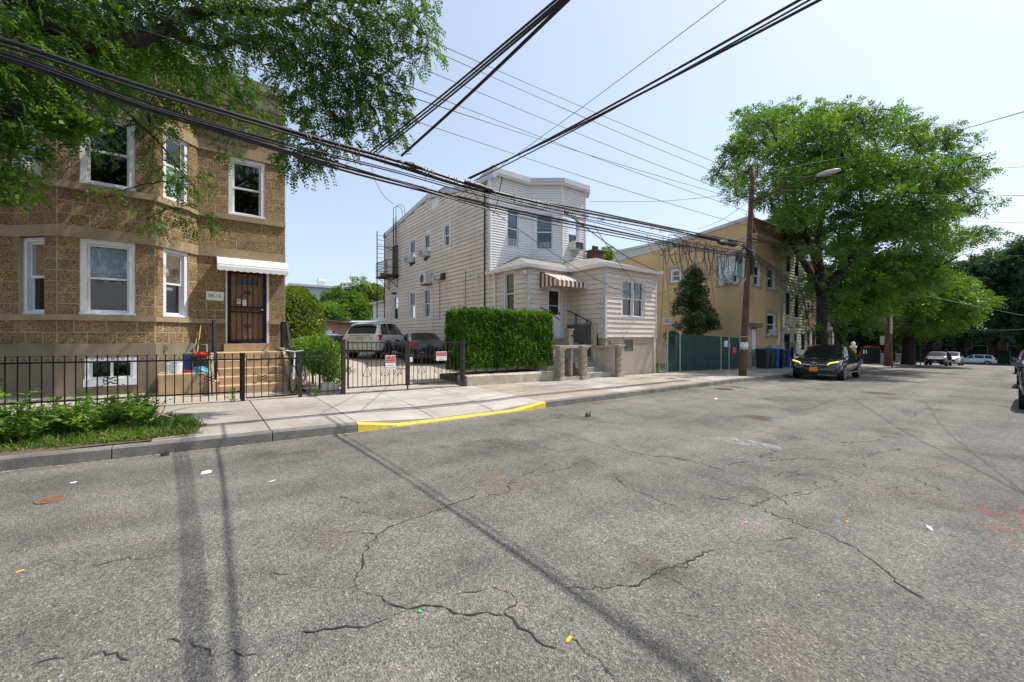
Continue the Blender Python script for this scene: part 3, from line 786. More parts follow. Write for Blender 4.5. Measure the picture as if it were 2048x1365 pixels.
# ------------------------------------------------------------------ the brown block house on the left
YF, YB = 13.9, 13.09
E = EYE
H1 = thing('block_house', 'two storey tan block house with a projecting bay, iron door and white door awning', 'house', (-1, 14, 0.2))
f_left = Face((-5.6, YF), (-3.24, YF)); f_sl = Face((-3.24, YF), (-2.43, YB)); f_fr = Face((-2.43, YB), (-0.81, YB))
f_sr = Face((-0.81, YB), (0.0, YF)); f_rt = Face((0.0, YF), (2.09, YF))
f_side = Face((2.09, YF), (2.09, 26.0)); f_back = Face((2.09, 26.0), (-5.6, 26.0)); f_lside = Face((-5.6, 26.0), (-5.6, YF))
FS = [f_left, f_sl, f_fr, f_sr, f_rt]
ZB, ZS0, ZS1, ZL0, ZL1, ZT0, ZT1, ZU0, ZU1, ZC0, ZC1 = E - .16, E + .366, E + .487, E + 2.20, E + 2.45, E + 3.27, E + 3.42, E + 5.08, E + 5.36, E + 6.45, E + 7.15
def s_on(F, u):
    # distance along face F of the vertical line seen at pixel column u
    r = ray(u, HORIZON); # solve p + d s = t r
    det = F.d.x * -r.y + r.x * F.d.y
    return (-F.p.x * -r.y - r.x * F.p.y) / det
win1 = {f_fr: (s_on(f_fr, 160), s_on(f_fr, 270)), f_sr: (s_on(f_sr, 327), s_on(f_sr, 376.5))}
Lsl = f_sl.L
win1[f_sl] = (s_on(f_sl, 37), s_on(f_sl, 37) + (win1[f_sr][1] - win1[f_sr][0]) * 1.0)
if win1[f_sl][1] > Lsl - 0.18: win1[f_sl] = (win1[f_sl][0], Lsl - 0.18)
win2 = {f_rt: (s_on(f_rt, 457.5), s_on(f_rt, 529.5))}
door_s = (s_on(f_rt, 451.5), s_on(f_rt, 538))
DZ0, DZ1 = E - .19, E + 1.93
ops1 = {}
for F in FS:
    o = []
    if F in win1:
        o += [(win1[F][0], win1[F][1], ZS1, ZL0 - 0.0), (win1[F][0], win1[F][1], ZT1, ZU0 - 0.0)]
    if F is f_rt:
        o += [(door_s[0], door_s[1], DZ0, DZ1), (win2[F][0], win2[F][1], ZT1, E + 5.05)]
    ops1[F] = o
base_ops = {f_fr: [(s_on(f_fr, 170.5), s_on(f_fr, 274), E - 1.12, E - .49)]}
for i, F in enumerate(FS):
    wall(H1, F, 0, F.L, 0.0, ZC1, ops1[F] + base_ops.get(F, []), M['mortar'], -0.20, -0.004)
    wall(H1, F, -0.02 if i else 0, F.L + 0.02, 0.0, ZB, ops1[F] + base_ops.get(F, []), M['plinth'], -0.05, 0.045, 'plinth')
    ex = 0.0
    for (za, zb, h) in ((ZB, ZS0, .263), (ZS1, ZL0, .246), (ZL1, ZT0, .27), (ZT1, ZU0, .24), (ZU1, ZC0, .27)):
        blocks(H1, F, 0.004, F.L - 0.004, za, zb, ops1[F], M['block'], h, 0.50 if F.L > 1.2 else 0.42, i * 100 + int(za * 10), e0=.02 if i in (1, 4) else 0, e1=.02 if i in (0, 3) else 0, single=not (i == 0 or za == ZU1))
for F in (f_side, f_back, f_lside):
    wall(H1, F, .08, F.L - .08, 0.0, ZC1, [], M['mortar'], -0.20, 0.0)
def split_band(z0, z1, out, name):
    # the string course stops either side of the door
    if z0 < DZ1 and z1 > DZ0:
        a = Face(f_rt.pt(0, 0, 0)[:2], f_rt.pt(door_s[0] - 0.0, 0, 0)[:2]); b = Face(f_rt.pt(door_s[1] + 0.0, 0, 0)[:2], f_rt.pt(f_rt.L, 0, 0)[:2])
        band(H1, FS[:4] + [a], z0, z1, out, M['trim_stone'], name); band(H1, [b], z0, z1, out, M['trim_stone'], name)
    else: band(H1, FS, z0, z1, out, M['trim_stone'], name)
split_band(ZS0, ZS1, 0.055, 'sill_course'); split_band(ZL0, ZL1, 0.035, 'lintel_course')
split_band(ZT0, ZT1, 0.055, 'sill_course'); split_band(ZU0, ZU1, 0.035, 'lintel_course')
M['cornice'] = surf('cornice_metal', (0.40, 0.35, 0.27), 0.6, 0.12, 2, 50, 0.08, 0.05, streak=0.15)
band(H1, FS, ZC0, ZC0 + .12, 0.06, M['trim_stone'], 'frieze'); band(H1, FS, ZC0 + .12, ZC1 - .16, 0.12, M['cornice'], 'cornice')
band(H1, FS, ZC1 - .16, ZC1, 0.34, M['cornice'], 'cornice_shelf'); band(H1, FS, ZC1, ZC1 + .05, 0.36, M['roofing'], 'cornice_cap')
for x in (1.86, 0.2, -0.83, -2.4):        # scrolled brackets under the cornice
    yb = YF if x > -0.2 else YB
    mb = MB().prism([(0, 0), (-.30, 0), (-.30, -.06), (-.2, -.16), (-.14, -.36), (-.06, -.46), (0, -.46)],
                    lambda p, x=x, yb=yb: (x, yb - .08 + p[0], ZC1 - .15 + p[1]), lambda p, x=x, yb=yb: (x + .16, yb - .08 + p[0], ZC1 - .15 + p[1]))
    obj('cornice_bracket', mb, M['cornice'], H1)
rf = MB(); rf.add([(-5.6, YF, ZC1 - .3), (-3.24, YF, ZC1 - .3), (-2.43, YB, ZC1 - .3), (-.81, YB, ZC1 - .3), (0, YF, ZC1 - .3), (2.09, YF, ZC1 - .3), (2.09, 26, ZC1 - .6), (-5.6, 26, ZC1 - .6)], [tuple(range(8))])
obj('roof', rf, M['roofing'], H1, fix=False)
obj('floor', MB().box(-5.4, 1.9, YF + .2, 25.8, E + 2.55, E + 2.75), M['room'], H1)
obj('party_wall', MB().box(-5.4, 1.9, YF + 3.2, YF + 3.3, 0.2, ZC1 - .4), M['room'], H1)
# windows of the bay
window(H1, f_sl, *win1[f_sl], ZS1, ZL0, -0.11, blind='blind', blind_to=0.42)
window(H1, f_fr, *win1[f_fr], ZS1, ZL0, -0.04, blind='blind', blind_to=0.47, cas=0.10)
window(H1, f_sr, *win1[f_sr], ZS1, ZL0, -0.05, blind='curtain', blind_to=0.5, lower_blind='curtain')
window(H1, f_sl, *win1[f_sl], ZT1, ZU0, -0.11)
window(H1, f_fr, *win1[f_fr], ZT1, ZU0, -0.04, cas=0.10, opened=0.0)
window(H1, f_sr, *win1[f_sr], ZT1, ZU0, -0.05, meet=0.55)
window(H1, f_rt, *win2[f_rt], ZT1, E + 5.05, -0.04, cas=0.09)
# basement window: sliding sashes in a deep frame
bs = base_ops[f_fr][0]
bw = MB(); mmf = M['white_frame']
bw.fbox(f_fr, bs[0], bs[0] + .07, -.06, .06, bs[2] + .1, bs[3]); bw.fbox(f_fr, bs[1] - .07, bs[1], -.06, .06, bs[2] + .1, bs[3]); bw.fbox(f_fr, bs[0] + .07, bs[1] - .07, -.06, .06, bs[3] - .06, bs[3])
bw.fbox(f_fr, bs[0] - .02, bs[1] + .02, -.06, .085, bs[2], bs[2] + .17)
bwo = obj('basement_window', bw, mmf, H1)
ms = (bs[0] + bs[1]) / 2
for p, q, d in ((bs[0] + .07, ms + .02, -.01), (ms - .02, bs[1] - .07, .012)):
    sb = MB().fbox(f_fr, p, p + .045, d - .03, d, bs[2] + .17, bs[3] - .06).fbox(f_fr, q - .045, q, d - .03, d, bs[2] + .17, bs[3] - .06)
    sb.fbox(f_fr, p + .045, q - .045, d - .03, d, bs[2] + .17, bs[2] + .21).fbox(f_fr, p + .045, q - .045, d - .03, d, bs[3] - .10, bs[3] - .06)
    obj('sash', sb, mmf, bwo)
    obj('pane', MB().add([f_fr.pt(p + .045, d - .015, bs[2] + .21), f_fr.pt(q - .045, d - .015, bs[2] + .21), f_fr.pt(q - .045, d - .015, bs[3] - .10), f_fr.pt(p + .045, d - .015, bs[3] - .10)], [(0, 1, 2, 3)]), M['glass'], bwo)
# round vent on the plinth
vp = onY(325, 697, YF - .55)
obj('round_vent', MB().lathe((s_on(f_sr, 325) * f_sr.d.x - .81 + f_sr.n.x * .05, YB + s_on(f_sr, 325) * f_sr.d.y + f_sr.n.y * .05, E - .28), [(.075, -.02), (.075, .0), (.05, .0), (.045, .02), (.001, .025)], 14, 'y'), M['plinth'], H1)
# front door behind an iron gate
d0, d1 = door_s
obj('door_frame', MB().fbox(f_rt, d0, d0 + .035, -.2, .012, DZ0, DZ1).fbox(f_rt, d1 - .06, d1, -.2, .012, DZ0, DZ1), M['white_frame'], H1)
door = obj('front_door', MB().fbox(f_rt, d0 + .035, d1 - .06, -.17, -.12, DZ0, DZ1), M['wood_door'], H1)
mb = MB()
dw = (d1 - d0 - .2)
for k in range(6):
    p = d0 + .1 + dw * k / 6
    obj('panel', MB().fblock(f_rt, p + .01, p + dw / 6 - .01, -.13, -.10, DZ0 + .12, DZ0 + .88, .01), M['wood_door'], door)
    obj('panel', MB().fblock(f_rt, p + .01, p + dw / 6 - .01, -.13, -.10, DZ0 + 1.06, DZ0 + 1.62, .01), M['wood_door'], door)
fan = [(math.cos(a) * .28, math.sin(a) * .22) for a in np.linspace(0, math.pi, 12)]
cxm = (d0 + d1) / 2 - .01
obj('fanlight', MB().prism(fan, lambda p: f_rt.pt(cxm + p[0], -.125, DZ0 + 1.68 + p[1]), lambda p: f_rt.pt(cxm + p[0], -.108, DZ0 + 1.68 + p[1])), M['car_glass'], door)
gate = MB(); g0, g1 = d0 + .04, d1 - .065; go = -.02
for a, b, c, d in ((g0, g0 + .085, DZ0, DZ1), (g1 - .085, g1, DZ0, DZ1), (g0 + .085, g1 - .085, DZ0, DZ0 + .09), (g0 + .085, g1 - .085, DZ1 - .14, DZ1), (g0 + .085, g1 - .085, DZ0 + .885, DZ0 + .915), (g0 + .085, g1 - .085, DZ0 + 1.015, DZ0 + 1.045)):
    gate.fbox(f_rt, a, b, go - .03, go, c, d)
dg = obj('iron_door', gate, M['black_iron'], H1)
for k in range(1, 6):
    s = g0 + .085 + (g1 - g0 - .17) * k / 6
    obj('bar', MB().fbox(f_rt, s - .007, s + .007, go - .022, go - .008, DZ0 + .09, DZ0 + .885).fbox(f_rt, s - .007, s + .007, go - .022, go - .008, DZ0 + 1.045, DZ1 - .14), M['black_iron'], dg)
def scroll(F, s, o, z, r, sgn=1, vert=1, n=14):
    """a flat C scroll of thin iron"""
    out = []
    for i in range(n + 1):
        t = i / n; a = t * 3.6 * math.pi / 2; rr = r * (1 - 0.72 * t)
        out.append(F.pt(s + sgn * (math.cos(a) * rr - r), o, z + vert * math.sin(a) * rr))
    return out
sc = MB()
for k in range(4):
    s = g0 + .17 + (g1 - g0 - .3) * k / 3.3
    sc.tube(scroll(f_rt, s, go - .015, DZ0 + .965, .04, 1 if k % 2 else -1, 1), .006, 4); sc.tube(scroll(f_rt, s + .02, go - .015, DZ0 + .965, .04, -1 if k % 2 else 1, -1), .006, 4)
for zz in (DZ0 + .5, DZ0 + 1.45):
    for sg in (-1, 1):
        for vv in (-1, 1): sc.tube(scroll(f_rt, (g0 + g1) / 2, go - .015, zz, .05, sg, vv), .006, 4)
obj('scrollwork', sc, M['black_iron'], dg)
obj('door_knob', MB().lathe(f_rt.pt(g1 - .11, .0, DZ0 + .97), [(.001, -.05), (.022, -.045), (.026, -.03), (.015, -.01), (.012, .01)], 10, 'y'), M['chrome'], dg)
# notices on the door
nt_ = thing('door_notice', 'small white notice with a red foot stuck on the left of the iron front door', 'notice', f_rt.pt(g0 + .25, -.04, DZ0 + 1.05))
s0n = s_on(f_rt, 472.5)
obj('sheet', MB().fbox(f_rt, s0n, s0n + .105, -.062, -.056, DZ0 + 1.075, DZ0 + 1.26), M['white'], nt_)
obj('red_foot', MB().fbox(f_rt, s0n + .004, s0n + .101, -.0555, -.053, DZ0 + 1.078, DZ0 + 1.125), M['red'], nt_)
obj('print', MB().fbox(f_rt, s0n + .03, s0n + .075, -.0555, -.053, DZ0 + 1.19, DZ0 + 1.235), flat('print_blue', (0.05, 0.09, 0.25), .6), nt_)
nt2 = tag(obj('door_notice', MB().fbox(f_rt, s0n + .135, s0n + .25, -.062, -.056, DZ0 + 1.075, DZ0 + 1.25), M['white']), 'plain white paper notice stuck on the right side of the iron front door centre', 'notice')
# house number
n0, n1 = s_on(f_rt, 412), s_on(f_rt, 447.5)
np_ = thing('number_plate', 'white house number board reading 58-13 left of the front door', 'house number', f_rt.pt((n0 + n1) / 2, .02, E + 1.1))
obj('board', MB().fblock(f_rt, n0, n1, .002, .03, E + 1.0, E + 1.24, .006), M['white'], np_)
text_mesh('lettering', '58-13', .115, M['blackp'], face_matrix(f_rt, (n0 + n1) / 2 - .005, .033, E + 1.115), np_, .003, 1.1)
# white metal awning over the door
aw = obj('door_awning', MB().fbox(f_rt, s_on(f_rt, 434), s_on(f_rt, 571), 0.0, .03, E + 2.10, E + 2.20), M['white_metal'], H1)
a0, a1 = s_on(f_rt, 433.5), s_on(f_rt, 571)
AWP, AZ1, AZ0 = .46, E + 2.18, E + 1.90
def aw_curve(t):
    # profile out from the wall: shallow slope then rounding down
    o = AWP * math.sin(t * math.pi / 2) ** 0.9; z = AZ1 - (AZ1 - AZ0) * (1 - math.cos(t * math.pi / 2)) ** 1.05
    return o, z
for k in range(7):
    t0, t1 = k / 7, (k + 0.97) / 7
    (oa, za), (ob_, zb_) = aw_curve(t0), aw_curve(t1)
    mb = MB()
    mb.add([f_rt.pt(a0, oa, za + .014), f_rt.pt(a1, oa, za + .014), f_rt.pt(a1, ob_ + .012, zb_ - .004), f_rt.pt(a0, ob_ + .012, zb_ - .004),
            f_rt.pt(a0, oa, za + .004), f_rt.pt(a1, oa, za + .004), f_rt.pt(a1, ob_, zb_ - .014), f_rt.pt(a0, ob_, zb_ - .014)], [(0, 1, 2, 3), (7, 6, 5, 4), (0, 4, 5, 1), (3, 2, 6, 7), (0, 3, 7, 4), (1, 5, 6, 2)])
    obj('slat', mb, M['white_metal'], aw)
n = 22; val = MB(); ps = []
for i in range(n * 4 + 1):
    s = a0 + (a1 - a0) * i / (n * 4); ps.append((s, -.10 - .022 * abs(math.sin(math.pi * i / 8))))
for (s0, d0_), (s1, d1_) in zip(ps, ps[1:]):
    val.add([f_rt.pt(s0, AWP + .016, AZ0 - .005), f_rt.pt(s1, AWP + .016, AZ0 - .005), f_rt.pt(s1, AWP + .018, AZ0 + d1_), f_rt.pt(s0, AWP + .018, AZ0 + d0_)], [(0, 1, 2, 3)])
obj('valance', val, M['white_metal'], aw)
for a in (a0, a1):
    mb = MB(); pr = [aw_curve(t) for t in np.linspace(0, 1, 9)]
    poly = [(o_, z_) for o_, z_ in pr] + [(AWP, AZ0 - .10), (AWP - .12, AZ0 - .05), (0.02, AZ0 - .12)]
    mb.prism(poly, lambda p, a=a: f_rt.pt(a - .004, p[0], p[1]), lambda p, a=a: f_rt.pt(a + .004, p[0], p[1]))
    obj('side_panel', mb, M['white_metal'], aw)
# air conditioner in the upper left bay window
ac = thing('air_conditioner', 'white air conditioner in the upper left bay window of the block house', 'air conditioner', f_sl.pt(win1[f_sl][0] + .3, 0, ZT1))
sA = win1[f_sl][0] + .05
obj('casing', MB().fblock(f_sl, sA, sA + .56, -.1, .26, ZT1 + .03, ZT1 + .38, .015), M['ac_white'], ac)
for k in range(6): obj('louvre', MB().fbox(f_sl, sA + .04, sA + .42, .26, .268, ZT1 + .07 + k * .05, ZT1 + .095 + k * .05), M['ac_dark'], ac)
# downspout and services at the right corner are hidden by leaves; stoop in front of the door
ST = thing('front_stoop', 'tan stone stoop of five steps below the iron front door', 'stoop', (1.1, 12.6, 0.25))
SX0, SX1 = .40, 1.86
zt = [E - .41, E - .60, E - .79, E - .98, E - 1.17]; yy = [12.93, 12.66, 12.39, 12.12, 11.85]
zbase = 0.16
for k in range(5):
    y1 = YF - .052 if k == 0 else yy[k - 1] + 0.02
    obj('landing' if k == 0 else 'step', MB().fblock(Face((SX0, y1), (SX1, y1)), 0, SX1 - SX0, -.0, y1 - yy[k], zbase, zt[k], .012), M['stoop'], ST)
obj('threshold', MB().box(f_rt.pt(door_s[0], 0, 0)[0] - .05, f_rt.pt(door_s[1], 0, 0)[0] + .05, YF - .2, YF + .04, E - .41, DZ0), M['stoop'], ST)
def cheek(x0, x1, name, drop):
    poly = [(YF - .055, zbase), (11.75, zbase), (11.75, E - 1.0 - drop), (12.2, E - .72 - drop), (13.0, E - .30 - drop), (YF - .055, E - .30 - drop)]
    obj(name, MB().prism(poly, lambda p: (x0, p[0], p[1]), lambda p: (x1, p[0], p[1])), M['stoop'], ST)
cheek(SX1 + .004, SX1 + .19, 'cheek_wall', 0.02)
obj('cheek_wall', MB().prism([(YF - .055, zbase), (11.8, zbase), (11.8, E - 1.05), (YF - .055, E - .42)], lambda p: (SX0 - .12, p[0], p[1]), lambda p: (SX0 - .004, p[0], p[1])), M['stoop'], ST)
def stoop_rail(x, label, top, ystart, yend, zend):
    t = thing('stair_railing', label, 'railing', (x, 12.8, E - .4))
    obj('post', MB().box(x - .03, x + .03, ystart, ystart + .06, E - .42, top), M['black_iron'], t)
    obj('post', MB().box(x - .03, x + .03, yend - .03, yend + .03, zbase + .08, zend), M['black_iron'], t)
    obj('handrail', MB().bar((x, ystart + .02, top), (x, 12.75, top - .02), .05, .035).bar((x, 12.75, top - .02), (x, yend, zend), .05, .035), M['black_iron'], t)
    for k in range(1, 10):
        f = k / 10; y = ystart + (yend - ystart) * f
        zt_ = top - .03 if y > 12.75 else top - .02 + (zend - top) * (12.75 - y) / (12.75 - yend)
        zb_ = (E - .36) if y > 12.93 else E - .36 + (zbase + .35 - E + .36) * (12.93 - y) / (12.93 - yend)
        obj('baluster', MB().box(x - .009, x + .009, y - .009, y + .009, zb_, zt_), M['black_iron'], t)
    obj('bottom_rail', MB().bar((x, ystart, E - .34), (x, 12.9, E - .34), .03).bar((x, 12.9, E - .34), (x, yend, zbase + .37), .03), M['black_iron'], t)
stoop_rail(SX0 - .06, 'black iron stair railing along the left edge of the tan stoop', E + .42, 13.62, 11.95, E - .62)
stoop_rail(SX1 + .10, 'black and grey iron stair railing along the right edge of the tan stoop', E + .42, 13.62, 11.95, E - .62)
# low concrete ledge beside the stoop with cleaning things on it
LX0, LX1 = xat(316, 12.35), SX0 - .13
led = tag(obj('concrete_ledge', MB().fblock(Face((LX0, 13.0), (LX1, 13.0)), 0, LX1 - LX0, -.05, .68, .17, E - .86, .02), M['stoop']), 'low tan concrete ledge between the bay and the stoop', 'ledge')
LZ = E - .86
def cyl_thing(name, label, cat, u, Y, r0, r1, h, material, lid=None):
    x = xat(u, Y); t = thing(name, label, cat, (x, Y, LZ))
    obj('body', MB().lathe((x, Y, LZ + .002), [(r0, 0), (r1, h), (r1 + .008, h), (r1 + .008, h + .012), (r1 - .01, h + .012)], 14), material, t, smooth=False)
    if lid: obj('lid', MB().lathe((x, Y, LZ + h), [(r1 + .01, .012), (r1 + .01, .04), (.02, .05)], 14), lid, t)
    return t
cyl_thing('bucket', 'white plastic bucket on the concrete ledge left of the blue tub', 'bucket', 352, 12.55, .11, .13, .27, M['plastic_white'])
cyl_thing('bottle', 'small white plastic jug at the left end of the concrete ledge', 'jug', 338, 12.5, .05, .055, .2, M['plastic_white'], M['plastic_white'])
cyl_thing('tub', 'blue plastic tub with a green lid behind the mops on the ledge', 'tub', 382, 12.9, .13, .15, .42, M['plastic_blue'], flat('lime_lid', (0.16, 0.3, 0.05), .5))
def stick(name, label, cat, p, q, r, material, head=None, hm=None):
    t = thing(name, label, cat, p); obj('handle', MB().tube([p, q], r, 6), material, t)
    if head: obj('head', head, hm, t)
x0 = xat(390, 12.6)
stick('mop', 'mop with a yellow wooden handle leaning on the ledge by the stoop', 'mop', (x0, 12.62, LZ + .06), (xat(402, 13.75), 13.75, E + .34), .012, flat('yellow_handle', (.55, .36, .05), .5),
      MB().lathe((x0, 12.6, LZ), [(.09, 0), (.07, .06), (.02, .12)], 10), flat('mop_orange', (.5, .16, .05), .8))
x1 = xat(384, 12.5)
stick('broom', 'broom with a grey handle and red head leaning on the ledge', 'broom', (x1, 12.5, LZ + .05), (xat(395, 13.7), 13.7, E + .12), .012, M['galv'],
      MB().box(x1 - .16, x1 + .14, 12.42, 12.52, LZ, LZ + .06), M['red'])
x2 = xat(400, 12.75); wx = thing('pressure_washer', 'red and black wheeled cleaning machine with a pale bar handle on the ledge', 'machine', (x2, 12.75, LZ))
obj('body', MB().fblock(Face((x2 - .12, 12.85), (x2 + .14, 12.85)), 0, .26, 0, .22, LZ + .08, LZ + .34, .03), M['plastic_black'], wx)
obj('hood', MB().fblock(Face((x2 - .13, 12.84), (x2 + .15, 12.84)), 0, .28, 0, .2, LZ + .36, LZ + .48, .04), M['red'], wx)
for s in (-.12, .14): obj('wheel', MB().lathe((x2 + s, 12.72, LZ + .09), [(.085, -.02), (.085, .02), (.03, .022)], 14, 'x'), M['tyre'], wx)
obj('handle', MB().tube([(x2 - .12, 12.88, LZ + .3), (x2 - .12, 12.92, LZ + .66), (x2 + .14, 12.92, LZ + .66), (x2 + .14, 12.88, LZ + .3)], .013, 6), flat('pale_green_bar', (.42, .6, .5), .5), wx)
bgm = MB().grid(lambda s, t: (xat(380, 12.45) + s * .42, 12.35 + t * .28, LZ + .005 + .14 * math.sin(math.pi * s) * math.sin(math.pi * t) * (1 + .5 * mnoise.noise((s * 5, t * 4, 2)))), 12, 8)
tag(obj('plastic_bag', bgm, flat('blue_bag', (.04, .22, .36), .4), smooth=True), 'crumpled bright blue plastic bag on the ledge against the stoop', 'bag')
for k, (u, lab) in enumerate(((421, 'pale timber plank standing against the left side of the stoop'), (428.5, 'narrower pale timber plank right next to the stoop railing'))):
    x = xat(u, 11.72)
    tag(obj('timber_plank', MB().bar((x, 11.70 - k * .02, .2), (x - .03, 11.80, E - .42 - k * .04), .085, .03), flat('plank_pale%d' % k, (.55, .42, .27), .8)), lab, 'plank')
# ------------------------------------------------------------------ iron fences and gates on the property line
YP = 10.42
FF = Face((-8, YP), (8, YP))                       # s = x + 8
def S(x): return x + 8
def cscroll(mb, cx, cz, r, sg, vv, w=.0065, o=0.0):
    mb.tube(scroll(FF, S(cx), o, cz, r, sg, vv), w, 4)
def fence(name, label, cat, x0, x1, top, bot, pk_top, pk_bot, step, material, posts=(), deco=(), top_scroll=False, thick=.014, group=None, finial=False, topcurve=None):
    g = thing(name, label, cat, ((x0 + x1) / 2, YP, sw((x0 + x1) / 2, YP)), 0, group)
    obj('top_rail', MB().box(x0, x1, YP - .016, YP + .016, top(x0) - .016, top(x0) + .016) if abs(top(x0) - top(x1)) < .01 else MB().bar((x0, YP, top(x0)), (x1, YP, top(x1)), .03, .03), material, g)
    obj('bottom_rail', MB().bar((x0, YP, bot(x0)), (x1, YP, bot(x1)), .03, .028), material, g)
    n = max(1, round((x1 - x0) / step))
    for k in range(n + 1):
        x = x0 + (x1 - x0) * k / n
        if x in (x0, x1) and posts and k in (0, n): continue
        t = pk_top(x); h = thick / 2
        mb = MB().box(x - h, x + h, YP - h, YP + h, pk_bot(x), t)
        if finial:
            mb.add([(x - h * 1.9, YP, t - .012), (x, YP - h * 1.9, t - .012), (x + h * 1.9, YP, t - .012), (x, YP + h * 1.9, t - .012), (x, YP, t + .05)], [(0, 1, 4), (1, 2, 4), (2, 3, 4), (3, 0, 4), (3, 2, 1, 0)])
        obj('picket', mb, material, g)
    for px, w, tz in posts:
        obj('post', MB().box(px - w / 2, px + w / 2, YP - w / 2, YP + w / 2, sw(px, YP) - .1, tz), material, g)
        obj('post_cap', MB().box(px - w / 2 - .008, px + w / 2 + .008, YP - w / 2 - .008, YP + w / 2 + .008, tz, tz + .018), material, g)
    for cx, cz, r in deco:
        mb = MB()
        for sg in (-1, 1):
            for vv in (-1, 1):
                cscroll(mb, cx, cz + vv * .012, r, sg, vv); mb.tube([FF.pt(S(cx), 0, cz + vv * .02), FF.pt(S(cx) + sg * r * 2.0, 0, cz + vv * r * 1.6)], .006, 4)
                cscroll(mb, cx + sg * r * 2.05, cz + vv * r * 1.55, r * .62, -sg, vv)
        obj('scrollwork', mb, material, g)
    if top_scroll:
        mb = MB()
        for k in range(n):
            xm = x0 + (x1 - x0) * (k + .5) / n
            for sg in (-1, 1): cscroll(mb, xm + sg * .018, top(xm) + .045, .022, sg, 1, .004)
        mb.tube([(x0, YP, top(x0) + .105), (x1, YP, top(x1) + .105)], .004, 4)
        obj('scroll_band', mb, material, g)
    return g
tr = lambda x: E - .47 - .012 * x
fence('iron_fence', 'black iron picket fence with scrolls in front of the block house bay', 'fence', -5.2, .72, tr, lambda x: sw(x, YP) + .2, lambda x: tr(x) + .09, lambda x: sw(x, YP) + .04, .136, M['black_iron'],
      posts=[(.765, .075, E - .36)], deco=[(-2.72, E - .80, .06), (-1.26, E - .80, .06), (.2, E - .86, .055)], top_scroll=True, finial=True, thick=.017)
fence('garden_gate', 'small black iron gate at the foot of the tan stoop', 'gate', .83, 1.80, lambda x: E - .49, lambda x: sw(x, YP) + .06, lambda x: E - .41, lambda x: sw(x, YP) + .06, .138, M['black_iron'],
      deco=[(1.12, E - .9, .055)], top_scroll=False, finial=True)
fence('iron_fence', 'short stretch of black iron fence in front of the bush with the bicycle', 'fence', 1.93, 2.74, lambda x: E - .46, lambda x: sw(x, YP) + .1, lambda x: E - .30, lambda x: sw(x, YP) + .02, .135, M['brown_iron'],
      posts=[(1.87, .07, E - .36), (2.82, .085, E - .08)], finial=True)
def big_gate(x0, x1, label, n, deco, post=None):
    g = thing('driveway_gate', label, 'gate', ((x0 + x1) / 2, YP, .2))
    top = lambda x: E - .145 - .004 * (x - 2.8); bot = lambda x: sw(x, YP) + .15
    obj('top_rail', MB().bar((x0, YP, top(x0)), (x1, YP, top(x1)), .026, .026), M['brown_iron'], g)
    obj('bottom_rail', MB().bar((x0, YP, bot(x0)), (x1, YP, bot(x1)), .03, .03), M['brown_iron'], g)
    for k in range(n + 1):
        x = x0 + (x1 - x0) * k / n; end = k in (0, n); h = .018 if end else .0065
        obj('stile' if end else 'picket', MB().box(x - h, x + h, YP - h, YP + h, bot(x) - (.03 if end else 0), top(x) + (.05 if end else .0)), M['brown_iron'], g)
    for cx in deco:
        mb = MB(); a = (x1 - x0) / n
        for vv in (-1, 1):
            zc = E - .72 + vv * .25
            for sg in (-1, 1):
                cscroll(mb, cx, zc, .055, sg, vv, .006); mb.tube([FF.pt(S(cx), 0, E - .72), FF.pt(S(cx) + sg * a * .9, 0, zc + vv * .02)], .005, 4)
        mb.tube([FF.pt(S(cx) + .045 * math.cos(t), 0, E - .72 + .045 * math.sin(t)) for t in np.linspace(0, 2 * math.pi, 13)], .005, 4)
        obj('scrollwork', mb, M['brown_iron'], g)
    return g
gl = big_gate(2.93, 4.43, 'left leaf of the iron driveway gate carrying the no-blocking sign', 13, [3.39, 3.85, 4.2])
gr = big_gate(4.51, 6.12, 'right leaf of the iron driveway gate carrying the private property sign', 13, [4.87, 5.37, 5.75])
cp = thing('gate_post', 'tall thin iron centre post with scrolled top between the gate leaves', 'post', (4.47, YP, .15))
obj('shaft', MB().box(4.455, 4.485, YP - .02, YP + .02, sw(4.4, YP) - .05, E + .07), M['brown_iron'], cp)
mb = MB()
for sg in (-1, 1): cscroll(mb, 4.47, E + .03, .05, sg, 1, .008); mb.tube([(4.47, YP, E + .05), (4.47 + sg * .13, YP, E + .07)], .007, 4)
obj('scroll_top', mb, M['brown_iron'], cp)
obj('lock', MB().fblock(FF, S(4.52), S(4.6), -.02, .03, E - .68, E - .56, .008), M['plastic_white'], cp)
obj('latch', MB().box(4.2, 4.45, YP - .03, YP - .01, E - .86, E - .84).box(4.44, 4.455, YP - .03, YP - .01, sw(4.4, YP) + .005, E - .84), M['brown_iron'], cp)
gp = thing('gate_post', 'square iron gate post against the left end of the clipped hedge', 'post', (6.2, YP, .15))
obj('shaft', MB().box(6.165, 6.235, YP - .035, YP + .035, .0, E - .09), M['brown_iron'], gp)
obj('cap', MB().box(6.155, 6.245, YP - .045, YP + .045, E - .09, E - .07), M['brown_iron'], gp)
obj('side_bar', MB().box(6.085, 6.10, YP - .01, YP + .01, .2, E - .12), M['brown_iron'], gp)

